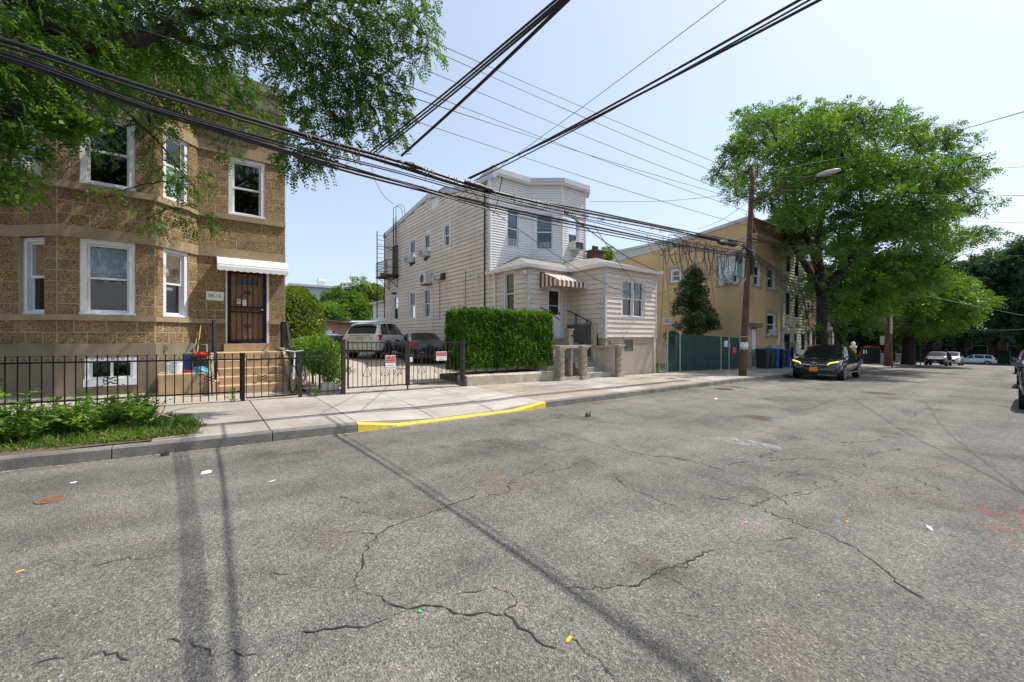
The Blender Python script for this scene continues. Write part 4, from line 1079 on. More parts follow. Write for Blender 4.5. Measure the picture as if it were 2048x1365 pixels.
def plate(name, label, u0, u1, v0, v1, lines, red_from, small):
    x0, x1 = xat(u0, YP), xat(u1, YP); z1, z0 = onY(u0, v0, YP - .03).z, onY(u0, v1, YP - .03).z
    t = thing(name, label, 'sign', ((x0 + x1) / 2, YP - .03, z0))
    obj('board', MB().fblock(FF, S(x0), S(x1), .018, .026, z0, z1, .003), M['white'], t)
    zr_ = z1 - (z1 - z0) * red_from
    obj('red_field', MB().fbox(FF, S(x0) + .012, S(x1) - .012, .0262, .0275, zr_, z1 - .014), M['red'], t)
    n = len(lines); hh = (z1 - .014 - zr_) / n
    for i, s in enumerate(lines):
        text_mesh('lettering', s, hh * .78, M['white'], face_matrix(FF, S((x0 + x1) / 2), .0285, z1 - .014 - hh * (i + .5)) @ Matrix.Diagonal(((x1 - x0 - .04) / max(.01, hh * .78 * .62 * len(s)), 1, 1, 1)), t, .0008)
    for i, (s, fz) in enumerate(small):
        text_mesh('lettering', s, (z1 - z0) * .085, M['red'], face_matrix(FF, S((x0 + x1) / 2), .0275, z0 + (z1 - z0) * fz), t, .0008)
    return t
plate('warning_sign', 'red and white sign reading DO NOT BLOCK DRIVEWAY on the left gate leaf', 770, 790.5, 711.5, 740, ['DO NOT', 'BLOCK', 'DRIVEWAY'], .52, [('24 HOURS', .3), ('TOW AWAY ZONE', .12)])
plate('warning_sign', 'red and white sign reading PRIVATE PROPERTY on the right gate leaf', 871.5, 892.5, 704, 722, ['PRIVATE', 'PROPERTY'], .5, [('NO TRESPASSING', .28), ('NO PARKING', .12)])
# ------------------------------------------------------------------ the hedge and its kerb wall
def leaf_quads(P, D, U, size, asp=0.55):
    """kite-shaped leaves: base P, direction D, side U"""
    n = len(P); s = size[:, None] if hasattr(size, '__len__') else size
    a = P; b = P + D * s * .45 + U * s * asp * .5; c = P + D * s; d = P + D * s * .45 - U * s * asp * .5
    V = np.stack([a, b, c, d], 1).reshape(-1, 3); F = np.arange(n * 4).reshape(-1, 4)
    return V, F
def unit(a): return a / (np.linalg.norm(a, axis=1, keepdims=True) + 1e-9)
def rand_dirs(n): return unit(rng.normal(size=(n, 3)))
def box_foliage(name, parent, x0, x1, y0, y1, z0, z1, n, size, material, rough=.05, spread=.9, faces=('f', 'l', 'r', 't', 'b'), up=.35):
    Ps = []; Ns = []
    areas = {'f': (x1 - x0) * (z1 - z0), 'b': (x1 - x0) * (z1 - z0), 'l': (y1 - y0) * (z1 - z0), 'r': (y1 - y0) * (z1 - z0), 't': (x1 - x0) * (y1 - y0)}
    tot = sum(areas[f] for f in faces)
    for f in faces:
        k = int(n * areas[f] / tot); a, b = rng.random(k), rng.random(k); dp = rng.random(k) ** 2 * .09
        wob = np.array([mnoise.noise((p * 5, q * 5, ord(f))) for p, q in zip(a * areas[f], b * 2)]) * rough
        if f == 'f': P = np.stack([x0 + (x1 - x0) * a, y0 + dp - wob, z0 + (z1 - z0) * b], 1); Nn = (0, -1, 0)
        if f == 'b': P = np.stack([x0 + (x1 - x0) * a, y1 - dp + wob, z0 + (z1 - z0) * b], 1); Nn = (0, 1, 0)
        if f == 'l': P = np.stack([x0 + dp - wob, y0 + (y1 - y0) * a, z0 + (z1 - z0) * b], 1); Nn = (-1, 0, 0)
        if f == 'r': P = np.stack([x1 - dp + wob, y0 + (y1 - y0) * a, z0 + (z1 - z0) * b], 1); Nn = (1, 0, 0)
        if f == 't': P = np.stack([x0 + (x1 - x0) * a, y0 + (y1 - y0) * b, z1 - dp + wob], 1); Nn = (0, 0, 1)
        Ps.append(P); Ns.append(np.tile(Nn, (k, 1)))
    P = np.concatenate(Ps); Nn = np.concatenate(Ns).astype(float)
    D = unit(Nn * .6 + rng.normal(size=P.shape) * spread * .6 + np.array([0, 0, up])); U = unit(np.cross(D, rand_dirs(len(P))))
    V, Fq = leaf_quads(P, D, U, size * (.6 + .8 * rng.random(len(P))))
    return arr_obj(name, V, Fq, material, parent)
HX0, HX1, HY0, HY1, HZ0, HZ1 = 6.38, 10.12, 10.78, 11.85, .62, E + .80
hd = thing('hedge', 'dense clipped box hedge beside the stairs of the pink house', 'hedge', (8.2, 11.3, .4))
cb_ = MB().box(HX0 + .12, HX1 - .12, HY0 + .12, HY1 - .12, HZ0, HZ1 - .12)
obj('branches', cb_, M['hedge_core'], hd)  # solid dark core standing in for the shaded inside of the hedge
box_foliage('foliage', hd, HX0, HX1, HY0, HY1, HZ0 - .06, HZ1, 62000, .062, M['leaf_hedge'], .07)
box_foliage('shoots', hd, HX0 + .05, HX1 - .05, HY0 + .02, HY1 - .05, HZ0 + .1, HZ1 + .07, 3200, .075, M['leaf_bright'], .10, .9, ('t', 't', 'f', 'l'), .8)
box_foliage('dead_leaves', hd, HX0, HX1, HY0, HY1, HZ0 - .04, HZ0 + .5, 900, .05, surf('dead_leaf', (.22, .15, .06), .8, .2), .08)
for i, x in enumerate(np.arange(HX0 + .3, HX1, .42)): obj('stem', MB().tube([(x, HY0 + .4, .3), (x + .05, HY0 + .45, HZ0 + .2)], .025, 5), M['twig'], hd)
kw = thing('garden_wall', 'low weathered concrete wall under the clipped hedge', 'wall', (8.1, YP, .15))
mb = MB()
def kwf(s, t):
    x = 6.3 + 3.62 * s; z = sw(x, YP) - .03 + [0, .30, .33, .33][min(3, int(t * 3 + .01))] ; y = YP + [-.04, -.02, .03, .5][min(3, int(t * 3 + .01))]
    return (x, y + .012 * mnoise.noise((x * 5, t * 9, 1)), z + .02 * mnoise.noise((x * 3, t * 5, 7)) * (t > 0.01))
mb.grid(kwf, 40, 3); obj('wall', mb, M['old_concrete'], kw, fix=False)
obj('end', MB().box(6.3, 6.34, YP - .035, YP + .5, sw(6.3, YP) - .02, sw(6.3, YP) + .29), M['old_concrete'], kw)
tag(obj('hedge_soil', MB().box(6.34, 10.2, YP + .45, 12.2, sw(8, YP) - .1, sw(8, YP) + .27), M['soil']), kind='structure')

# ------------------------------------------------------------------ bush, bicycle and rounded shrub by the block house
def blob_foliage(name, parent, cs, n, size, material, up=.3, asp=.55, shell=.55):
    P = []; Nn = []
    tot = sum(r[0] * r[1] + r[1] * r[2] + r[0] * r[2] for _, r in cs)
    for c, r in cs:
        k = int(n * (r[0] * r[1] + r[1] * r[2] + r[0] * r[2]) / tot); d = rand_dirs(k)
        q = (shell + (1 - shell) * rng.random(k) ** .6)[:, None]
        P.append(np.array(c) + d * np.array(r) * q); Nn.append(d)
    P = np.concatenate(P); Nn = np.concatenate(Nn)
    D = unit(Nn * .5 + rng.normal(size=P.shape) * .55 + np.array([0, 0, up])); U = unit(np.cross(D, rand_dirs(len(P))))
    V, Fq = leaf_quads(P, D, U, size * (.6 + .8 * rng.random(len(P))), asp)
    return arr_obj(name, V, Fq, material, parent)
bx = thing('bush', 'loose leafy bush inside the fence left of the driveway gate', 'bush', (2.5, 11.5, .2))
blob_foliage('foliage', bx, [((2.62, 11.0, .95), (.30, .45, .5)), ((2.6, 11.6, 1.15), (.5, .7, .45)), ((2.55, 12.3, 1.2), (.6, .8, .42)), ((2.7, 10.9, .55), (.2, .3, .35)), ((2.5, 13.2, 1.2), (.5, .6, .4)), ((2.45, 11.2, 1.05), (.35, .4, .4))], 9000, .075, M['leaf_bright'])
for p_, q_ in (((2.5, 11.4, .2), (2.5, 11.4, .9)), ((2.62, 11.0, .2), (2.6, 11.0, .8)), ((2.55, 12.4, .25), (2.5, 12.3, 1.0)), ((2.5, 13.2, .3), (2.5, 13.2, 1.0))): obj('stem', MB().tube([p_, q_], .028, 5), M['twig'], bx)
rs = thing('shrub', 'tall rounded shrub standing behind the right corner of the block house', 'shrub', (3.2, 18.6, .6))
blob_foliage('foliage', rs, [((3.25, 18.6, 2.05), (1.05, 1.1, 1.5)), ((3.3, 18.4, 1.2), (1.1, 1.1, .9)), ((3.2, 18.7, 2.9), (.75, .8, .75))], 17000, .095, M['leaf_yellowish'], shell=.75)
obj('trunk', MB().tube([(3.2, 18.6, .45), (3.2, 18.6, 2.6)], [.09, .05], 6), M['bark'], rs)
obj('branches', MB().lathe((3.25, 18.6, .8), [(.3, 0), (.75, .7), (.75, 1.6), (.35, 2.3), (.05, 2.6)], 10), M['hedge_core'], rs)  # dark filled core in place of the shade among the leaves
tag(obj('long_grass', leafless := MB(), M['weed']), kind='stuff') if False else None
def grass(name, n, region, h, material, kind='stuff', lean=.4, width=.012, zf=None):
    P = []; H = []
    for _ in range(n):
        x, y = region(); P.append((x, y, (zf or sw)(x, y))); H.append(h * (.4 + .9 * random.random()))
    P = np.array(P); H = np.array(H); k = len(P)
    D = unit(rng.normal(size=(k, 3)) * lean + np.array([0, 0, 1.0])); U = unit(np.cross(D, rand_dirs(k)))
    bend = unit(D + rng.normal(size=(k, 3)) * .5)
    w = width
    a = P - U * w; b = P + U * w; c = P + D * (H * .6)[:, None] + U * w * .7; d = P + D * (H * .6)[:, None] - U * w * .7
    e = c * .5 + d * .5 + bend * (H * .4)[:, None]
    V = np.concatenate([np.stack([a, b, c, d], 1).reshape(-1, 3), np.stack([d, c, e + U * .001, e - U * .001], 1).reshape(-1, 3)])
    F = np.arange(k * 8).reshape(-1, 4); o = arr_obj(name, V, F, material); tag(o, kind=kind); return o
grass('grass', 2200, lambda: (2.3 + 2.0 * random.random() ** 2, 14.0 + 12 * random.random()), .38, M['leaf_bright'], zf=lambda x, y: lot(x, y))
# planter boards at the corner of the bush
for k in range(4):
    x = 2.33 + k * .125; h = [.36, .37, .33, .24][k]
    o = MB().add([(x, YP + .06, .14), (x + .118, YP + .06, .14), (x + .118, YP + .06, .14 + [.37, .37, .30, .16][k]), (x, YP + .06, .14 + h), (x, YP + .085, .14), (x + .118, YP + .085, .14), (x + .118, YP + .085, .14 + [.37, .37, .30, .16][k]), (x, YP + .085, .14 + h)],
                 [(0, 1, 2, 3), (7, 6, 5, 4), (0, 4, 5, 1), (1, 5, 6, 2), (2, 6, 7, 3), (3, 7, 4, 0)])
    if k == 0:
        pb = thing('planter_board', 'grey weathered board panel low behind the fence beside the gate post', 'board', (2.5, YP + .07, .14)); 
    obj('plank', o, surf('old_board', (.40, .39, .37), .85, .15, 4, 50, .15, .2) if k == 0 else bpy.data.materials['old_board'], pb)
# bicycle leaning in the bush, seen from behind the fence
bk = thing('bicycle', 'blue and white bicycle leaning against the bush behind the fence', 'bicycle', (1.95, 11.0, .2))
FB = Face((1.70, 10.72), (2.32, 12.15))
BZ = .24
def bt(s, z, o=0.0): return FB.pt(s, o, BZ + z)
M['bike_blue'] = car_paint('bike_blue', (.04, .05, .30), .3); M['bike_white'] = flat('bike_white', (.75, .72, .78), .4)
def bwheel(s):
    pts = [bt(s + .32 * math.cos(a), .34 + .32 * math.sin(a)) for a in np.linspace(0, 2 * math.pi, 27)]
    w = obj('wheel', MB().tube(pts, .02, 6, False), M['tyre'], bk)
    obj('rim', MB().tube([bt(s + .295 * math.cos(a), .34 + .295 * math.sin(a)) for a in np.linspace(0, 2 * math.pi, 27)], .009, 4, False), M['chrome'], w)
    sp = MB()
    for k in range(14):
        a = 2 * math.pi * k / 14; sp.tube([bt(s, .34, .02 * (-1) ** k), bt(s + .29 * math.cos(a), .34 + .29 * math.sin(a))], .0022, 3)
    obj('spokes', sp, M['chrome'], w)
bwheel(.30); bwheel(1.33)
fr_ = MB().tube([bt(.44, .92), bt(.30, .34)], .017, 6)
obj('fork', fr_, M['bike_white'], bk)
obj('frame', MB().tube([bt(.47, .84), bt(.86, .30)], .024, 6).tube([bt(.47, .9), bt(.98, .78)], .02, 6).tube([bt(.86, .30), bt(1.02, .95)], .018, 6).tube([bt(.86, .30), bt(1.33, .34)], .013, 6).tube([bt(.98, .78), bt(1.33, .34)], .012, 6), M['bike_blue'], bk)
obj('handlebar', MB().tube([bt(.42, 1.04, .30), bt(.46, 1.02, .14), bt(.46, 1.0, 0), bt(.46, 1.02, -.14), bt(.42, 1.04, -.30)], .014, 6).tube([bt(.47, .84), bt(.46, 1.0)], .018, 6), M['bike_white'], bk)
for s in (.3, -.3): obj('grip', MB().tube([bt(.44, 1.03, s * .72), bt(.40, 1.05, s * 1.1)], .019, 6), M['plastic_black'], bk)
obj('saddle', MB().grid(lambda s, t: bt(.90 + .26 * s, 1.0 + .02 * math.sin(math.pi * t) - .01 * s, (t - .5) * (.05 + .14 * s)), 6, 6).tube([bt(1.02, .95), bt(1.03, .99)], .013, 5), M['plastic_black'], bk)
obj('crank', MB().tube([bt(.86, .30, .05), bt(.80, .16, .06)], .012, 5).tube([bt(.86, .30, -.05), bt(.92, .44, -.06)], .012, 5).lathe(bt(.86, .30, 0), [(.09, -.004), (.09, .004)], 14, 'x'), M['plastic_black'], bk)
# ------------------------------------------------------------------ the pink and white sided house
X2, X2R = 10.39, 16.1
YM, YBK = 15.15, 28.1           # main front, back
YPF, YP1 = 12.49, 10.52         # porch wall with the door, projecting front
XI = 12.68                      # inside corner of the porch
H2 = thing('sided_house', 'two storey house with pinkish siding, white upstairs bay and low porch wing', 'house', (13, 18, .1))
GZ = .05
EV = E + 2.86                   # eaves of the low porch wing
F2s = Face((X2, YBK), (X2, YPF))            # the long side wall: s = YBK - y
F2p = Face((X2, YPF), (XI, YPF))            # wall with the door
F2i = Face((XI, YPF), (XI, YP1))            # return wall
F2f = Face((XI, YP1), (X2R, YP1))           # front wall with the double window
F2r = Face((X2R, YP1), (X2R, YBK))
def sy(y): return YBK - y
def roof_z(y):
    return float(np.interp(y, [YM, 16.0, 21.3, YBK], [E + 7.05, E + 7.15, E + 8.05, E + 7.15]))
def v_on_x(u, v): return onX(u, v, X2 - .02)
def side_win(ul, ur, vt_l, vb_l):
    a = onX(ul, vt_l, X2); b = onX(ur, vt_l, X2); lo = onX(ul, vb_l, X2)
    return (sy(a.y), sy(b.y), lo.z, a.z)
# openings measured on the side wall (left edge column, right edge column, top and bottom rows at the left edge)
SW = dict(
    lo1=side_win(785.5, 797, 592, 642), lo2=side_win(818.5, 831.5, 584, 640), lo3=side_win(847.5, 861.5, 578.5, 638),
    up1=side_win(818.5, 831.5, 482, 536), up2=side_win(847.5, 861, 470, 526), up3=side_win(886.5, 900, 451, 496),
    door=side_win(785, 797, 495, 560), porch=side_win(1008, 1030, 545.5, 632))
BZ0 = E - .62                   # bottom of the siding on the side wall
ops_side = [tuple(v) for k, v in SW.items()]
# structural walls behind the boards
wall(H2, F2s, 0, sy(YM) - .0, GZ, E + 7.0, ops_side, M['lap_shade'], -.15, -.002)
wall(H2, F2s, sy(YM), F2s.L, GZ, EV, ops_side, M['lap_shade'], -.15, -.002)
gab = [(YM, E + 7.0), (YBK, E + 7.0), (YBK, roof_z(YBK)), (21.3, roof_z(21.3)), (16.0, roof_z(16.0)), (YM, roof_z(YM))]
obj('gable', MB().prism(gab, lambda p: (X2 + .002, p[0], p[1]), lambda p: (X2 + .15, p[0], p[1])), M['lap_shade'], H2)
def boards(F, s0, s1, z0, z1, step, ops, material, topf=None, single=True, proud=.030, phase=0.0, parent=None):
    """lapped boards, each run between openings a plank of its own"""
    parent = parent or H2; z = z0 - phase; joined = MB(); r = random.Random(int(s1 * 100 + z0 * 10))
    while z < z1 - .02:
        a = max(z, z0); b = min(z + step, z1); mid = (a + b) / 2; iv = [(s0, s1)]; bits = []
        if topf: iv = topf(b, s0, s1)
        for o in ops:
            if o[2] < b - .004 and o[3] > a + .004:
                if o[3] < b - .02: bits.append((max(s0, o[0]), min(s1, o[1]), o[3], b))
                if o[2] > a + .02: bits.append((max(s0, o[0]), min(s1, o[1]), a, o[2]))
                nv = []
                for p, q in iv:
                    if o[1] <= p or o[0] >= q: nv.append((p, q)); continue
                    if o[0] > p: nv.append((p, o[0]))
                    if o[1] < q: nv.append((o[1], q))
                iv = nv
        for p, q, c_, d_ in bits:
            if q - p > .03: joined.flap(F, p, q, c_, d_ - .001, proud, .004)
        for p, q in iv:
            if q - p < .03: continue
            if single:
                cuts = [p]
                if q - p > 5: cuts.append(p + (q - p) * r.uniform(.3, .7))
                cuts.append(q)
                for c, d in zip(cuts, cuts[1:]): obj('plank', MB().flap(F, c + .002, d - .002, a + .011, b - .001, proud, .004), material, parent)
            else: joined.flap(F, p, q, a + .010, b - .001, proud, .003)
        z += step
    if joined.f: tag(obj('siding', joined, material, parent), kind='stuff')
def gable_run(z, s0, s1):
    # the part of a row that lies under the roof line
    ys = [y for y in np.linspace(YM, YBK, 120) if roof_z(y) - .14 > z]
    return [(max(s0, sy(max(ys))), min(s1, sy(min(ys))))] if ys else []
boards(F2s, 0.02, sy(YM) + .0, BZ0, E + 7.95, .197, ops_side, M['siding_pink'], gable_run)
boards(F2s, sy(YM), F2s.L - .07, BZ0, EV - .06, .197, ops_side, M['siding_pink'])
obj('foundation', MB().fbox(F2s, 0, F2s.L, -.1, .012, GZ - .1, BZ0 - .004), M['found'], H2)
# porch wing walls
pd = (xat(1094.5, YPF) - X2, xat(1123, YPF) - X2, E - .02, E + 2.05)
wall(H2, F2p, 0, F2p.L, GZ, EV, [pd], M['lap_shade'], -.15, -.002); wall(H2, F2i, -.1, F2i.L - .15, GZ, EV, [], M['lap_shade'], -.15, -.002)
fw = (xat(1243.5, YP1) - XI, xat(1289, YP1) - XI, E + .80, E + 2.36)
cw = (xat(1249.5, YP1) - XI, xat(1267.5, YP1) - XI, E - .60, E - .13)
wall(H2, F2f, .15, F2f.L - .15, E - .03, EV, [fw], M['lap_shade'], -.15, -.002); wall(H2, F2f, 0, F2f.L, GZ - .2, E - .03, [cw], M['found'], -.15, -.03)
wall(H2, F2r, 0.0, F2r.L, GZ - .2, EV, [], M['siding_pink'], -.15, 0)
boards(F2p, .05, F2p.L - .01, E - .06, EV - .06, .197, [pd], M['siding_pink']); boards(F2i, .01, F2i.L - .05, E - .06, EV - .06, .197, [], M['siding_pink'])
boards(F2f, .05, F2f.L - .05, E - .03, EV - .06, .1965, [fw], M['siding_pink'])
obj('foundation', MB().fbox(F2i, 0, F2i.L, -.1, -.012, GZ - .1, E - .07), M['found'], H2)
def corner(x, y, z0, z1, w=.075, material='gutter'): obj('corner_trim', MB().box(x - .028, x + w, y - .028, y + w, z0, z1), M[material], H2)
corner(X2, YPF, E - .06, EV - .05); corner(XI, YP1, E - .06, EV - .05); obj('corner_trim', MB().box(X2R - .07, X2R + .028, YP1 - .03, YP1 + .06, E - .06, EV - .05), M['gutter'], H2)
obj('corner_trim', MB().box(XI - .03, XI + .0, YPF - .03, YPF - .0, E - .06, EV - .05), M['siding_pink'], H2)
# cellar vent window in the foundation
vw = obj('cellar_vent', MB().fbox(F2f, cw[0], cw[1], -.12, -.06, cw[2], cw[3]), M['grey_paint'], H2)
for k in range(5): obj('louvre', MB().fbox(F2f, cw[0] + .02, cw[1] - .02, -.06, -.05, cw[2] + .03 + k * .088, cw[2] + .07 + k * .088), surf('vent_grey', (.2, .18, .16), .8) if k == 0 else bpy.data.materials['vent_grey'], vw)
# windows
window(H2, F2f, *fw, -.03, cas=.06, sash=.04, cols=2, blind='blind', blind_to=.52, material='white_frame')
window(H2, F2s, *SW['porch'], -.02, cas=.07, sash=.04, blind='blind_yellow', blind_to=.42, meet=.5)
for k in ('lo1', 'lo2', 'lo3', 'up1', 'up2', 'up3'): window(H2, F2s, *SW[k], -.02, cas=.08, sash=.05, blind='blind' if k in ('up3',) else None, blind_to=.3)
obj('escape_door', MB().fbox(F2s, SW['door'][0], SW['door'][1], -.1, -.04, SW['door'][2], SW['door'][3]), M['ac_dark'], H2)
# front door in the corner
pdm = obj('porch_door', MB().fbox(F2p, pd[0] + .05, pd[1] - .05, -.12, -.05, pd[2], pd[3] - .05), M['white_frame'], H2)
obj('door_casing', MB().fbox(F2p, pd[0], pd[0] + .05, -.12, .03, pd[2], pd[3]).fbox(F2p, pd[1] - .05, pd[1], -.12, .03, pd[2], pd[3]).fbox(F2p, pd[0] + .05, pd[1] - .05, -.12, .03, pd[3] - .05, pd[3]), M['white_frame'], H2)
w_ = pd[1] - pd[0]
for za, zb in ((.95, 1.30), (1.33, 1.92)):
    obj('pane', MB().fbox(F2p, pd[0] + .14, pd[1] - .15, -.049, -.044, pd[2] + za, pd[2] + zb), M['car_glass'], pdm)
obj('door_handle', MB().fbox(F2p, pd[1] - .11, pd[1] - .08, -.05, -.01, pd[2] + .95, pd[2] + 1.05), M['blackp'], pdm)
# the upper storey front: flat part, splay and bay, in narrow white siding
P0, P1, P2, P3, P4 = (X2, YM), (12.65, YM), (13.92, 14.17), (15.51, 14.17), (16.1, 14.75)
UF = [Face(P0, P1), Face(P1, P2), Face(P2, P3), Face(P3, P4)]
UZ0, UZ1 = E + 2.9, E + 7.26
def uw(F, ul, ur, vt, vb):
    s0, s1 = s_on(F, ul), s_on(F, ur); p = F.pt((s0 + s1) / 2, 0, 0); um = (ul + ur) / 2; r = ray(um, HORIZON); t = p[1] / r.y
    return (s0, s1, EYE + (HORIZON - vb) * t, EYE + (HORIZON - vt) * t)
UW = [uw(UF[0], 1013, 1040, 419, 496), uw(UF[1], 1069.5, 1108.5, 426, 502), uw(UF[2], 1135.5, 1158.5, 432, 505)]
def bay_w(F, w, k, blind):
    window(H2, F, *w, -.03, cas=.075, sash=.045, blind=blind, blind_to=.42)
for k, F in enumerate(UF):
    o = [UW[k]] if k < 3 else []
    wall(H2, F, 0 if k else .15, F.L, UZ0, UZ1, o, M['lap_shade_white'], -.14, -.002)
    boards(F, .05, F.L - .05, UZ0, UZ1, .117, o, M['siding_white'], single=False, proud=.022)
    if k < 3: bay_w(F, UW[k], k, 'blind' if k in (0, 1) else None)
for p in (P0, P1, P2, P3): obj('corner_trim', MB().lathe((p[0], p[1], 0), [(.055, UZ0), (.055, UZ1)], 8), M['siding_white'], H2)
obj('corner_trim', MB().box(X2 - .03, X2 + .06, YM - .03, YM + .16, UZ0 - .3, E + 7.2), M['siding_pink'], H2)
# window guards on two of the bay windows
for k in (0, 1):
    w = UW[k]; mb = MB(); F = UF[k]
    for i in range(5): s = w[0] + .1 + (w[1] - w[0] - .2) * i / 4; mb.fbox(F, s - .008, s + .008, .0, .016, w[2] + .09, w[2] + .36)
    for z in (.09, .18, .27, .36): mb.fbox(F, w[0] + .09, w[1] - .09, .0165, .028, w[2] + z, w[2] + z + .018)
    obj('window_guard', mb, M['white_metal'], H2)
wall(H2, Face((X2R, 14.75), (X2R, YBK)), 0, YBK - 14.75, EV - .2, E + 7.1, [], M['siding_white'], -.15, 0)
wall(H2, Face((X2R, YBK), (X2, YBK)), .15, X2R - X2 - .15, GZ, E + 7.1, [], M['siding_pink'], -.15, 0)
# cornice along the front and raking trim along the side
band(H2, UF, E + 7.26, E + 7.32, .22, M['siding_white'], 'soffit', back=-.1); band(H2, UF, E + 7.32, E + 7.55, .25, M['gutter'], 'cornice', back=-.1)
par = [(YM - .3, E + 7.05), (YM - .33, E + 7.58), (YM + .15, E + 7.55), (16.3, roof_z(16.3) + .06), (16.3, roof_z(16.3) - .14)]
obj('parapet_cheek', MB().prism(par, lambda p: (X2 - .06, p[0], p[1]), lambda p: (X2 + .14, p[0], p[1])), M['gutter'], H2)
for ya, yb in ((16.3, 21.3), (21.3, YBK + .2)):
    za, zb = roof_z(ya), roof_z(min(yb, YBK)) - (.03 if yb > YBK else 0)
    obj('rake_trim', MB().hexa([(X2 - .06, ya, za - .22), (X2 + .05, ya, za - .22), (X2 + .05, yb, zb - .22), (X2 - .06, yb, zb - .22), (X2 - .07, ya, za + .05), (X2 + .05, ya, za + .05), (X2 + .05, yb, zb + .05), (X2 - .07, yb, zb + .05)]), M['gutter'], H2)
obj('roof', MB().prism([(YM, E + 7.2), (16.3, roof_z(16.3)), (21.3, roof_z(21.3)), (YBK + .2, roof_z(YBK)), (YBK, roof_z(YBK) - .2), (YM, E + 7.0)], lambda p: (X2 + .05, p[0], p[1] + .02), lambda p: (X2R + .1, p[0], p[1] + .02)), M['roofing'], H2)
obj('bay_roof', MB().add([(P1[0], P1[1], E + 7.5), (P2[0], P2[1], E + 7.5), (P3[0], P3[1], E + 7.5), (P4[0], P4[1], E + 7.5), (16.1, 15.6, E + 7.5), (X2, 15.6, E + 7.5), (X2, YM, E + 7.5)], [(0, 1, 2, 3, 4, 5, 6)]), M['roofing'], H2, fix=False)
obj('roof_hatch', MB().box(X2 + .3, X2 + 1.2, 20.0, 21.0, roof_z(20.5), roof_z(20.5) + .28), M['roofing'], H2)
gv = obj('gable_vent', MB().fbox(F2s, sy(onX(865, 405, X2).y), sy(onX(878, 405, X2).y), .0, .03, onX(866, 420, X2).z, onX(866, 405, X2).z), M['siding_white'], H2)
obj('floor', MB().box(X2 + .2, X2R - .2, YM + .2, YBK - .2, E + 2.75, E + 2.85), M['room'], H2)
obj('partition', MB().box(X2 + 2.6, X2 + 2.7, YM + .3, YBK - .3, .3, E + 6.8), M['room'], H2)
# porch wing roof: shingled hips falling to a continuous gutter
OV = .14
rp = MB()
A0 = (X2 - OV, YPF - OV, EV); A1 = (XI - OV, YPF - OV, EV); A2 = (XI - OV, YP1 - OV, EV); A3 = (X2R + OV, YP1 - OV, EV); A4 = (X2R + OV, YM, EV)
R0 = (X2 + .0, YM + .05, E + 3.05); R1 = (12.0, YM - .05, E + 3.78); R2 = (14.6, YM - .1, E + 3.80); R3 = (14.5, 12.6, E + 3.62)
Bk = (X2 - OV, YM + .06, EV + .02)
vly = (XI - OV + .9, YPF - OV + .9, E + 3.33)
rp.add([Bk, A0, R1, R0], [(0, 1, 2, 3)]); rp.add([A0, A1, vly, R2, R1], [(0, 1, 2, 3, 4)]); rp.add([A1, A2, R3, vly], [(0, 1, 2, 3)]); rp.add([vly, R3, R2], [(0, 1, 2)]); rp.add([A2, A3, R3], [(0, 1, 2)]); rp.add([A3, A4, R2, R3], [(0, 1, 2, 3)])
obj('porch_roof', rp, M['shingle'], H2, fix=False)
def gut(p, q, nrm):
    n_ = Vector(nrm) * .10; p = Vector(p); q = Vector(q)
    mb = MB().hexa([p - Vector((0, 0, .12)), q - Vector((0, 0, .12)), q + n_ * .7 - Vector((0, 0, .12)), p + n_ * .7 - Vector((0, 0, .12)), p + Vector((0, 0, .012)), q + Vector((0, 0, .012)), q + n_ + Vector((0, 0, .012)), p + n_ + Vector((0, 0, .012))])
    obj('gutter', mb, M['white_metal'], H2)
gut(Bk, A0, (-1, 0, 0)); gut((A0[0] - .1, A0[1], EV), (A1[0] - .0, A1[1], EV), (0, -1, 0)); gut((A1[0], A1[1] - .1, EV), A2, (-1, 0, 0)); gut((A2[0] - .1, A2[1], EV), A3, (0, -1, 0)); gut((A3[0], A3[1] - .1, EV), A4, (1, 0, 0))
obj('eave_soffit', MB().box(X2 - OV, XI - OV, YPF - OV, YPF, EV - .11, EV - .085).box(XI - OV, X2R + OV, YP1 - OV, YP1, EV - .11, EV - .085).box(XI - OV, XI - .0, YP1, YPF - OV, EV - .11, EV - .085).box(X2 - OV, X2, YPF, YM, EV - .11, EV - .085), M['siding_white'], H2)
# downpipes and cables on the wall
def pipe(pts, r, material, label=None): obj('downpipe', MB().tube(pts, r, 7), M[material], H2)
yd = yat(971.5, X2); pipe([(X2 - .07, yd, E + 6.9), (X2 - .07, yd, BZ0 - .5)], .035, 'ac_dark')
yd = yat(993, X2); pipe([(X2 - .2, YM - .5, EV - .1), (X2 - .1, yd, EV - .35), (X2 - .09, yd, BZ0 - .4)], .045, 'white_metal')
for u, v0, v1, m_ in ((866, 575, 668, 'siding_pink'), (879.5, 556, 640, 'cable_grey'), (931, 556, 640, 'cable_grey'), (955.5, 560, 640, 'siding_white'), (931, 540, 560, 'cable_grey')):
    a, b = onX(u, v0, X2 - .03), onX(u, v1, X2 - .03); obj('conduit', MB().tube([a, b], .014, 5), M[m_], H2)
a = onX(955.5, 553, X2 - .06); obj('flood_light', MB().lathe((X2 - .12, a.y, a.z), [(.02, .09), (.075, .04), (.085, -.03), (.07, -.06)], 10), M['white_metal'], H2)
fl = MB()
for dx in (-.17, -.02): fl.lathe((X2 - .12, YPF + .25 + dx, E + 2.56), [(.02, .06), (.075, 0), (.08, -.07), (.001, -.075)], 10, 'y')
obj('flood_light', fl, M['white_metal'], H2)
for u, v in ((791, 587),): 
    a = onX(u, v, X2); obj('camera_light', MB().box(X2 - .2, X2, a.y - .2, a.y - .06, a.z - .08, a.z + .05).box(X2 - .2, X2, a.y + .06, a.y + .2, a.z - .08, a.z + .05), M['blackp'], H2)
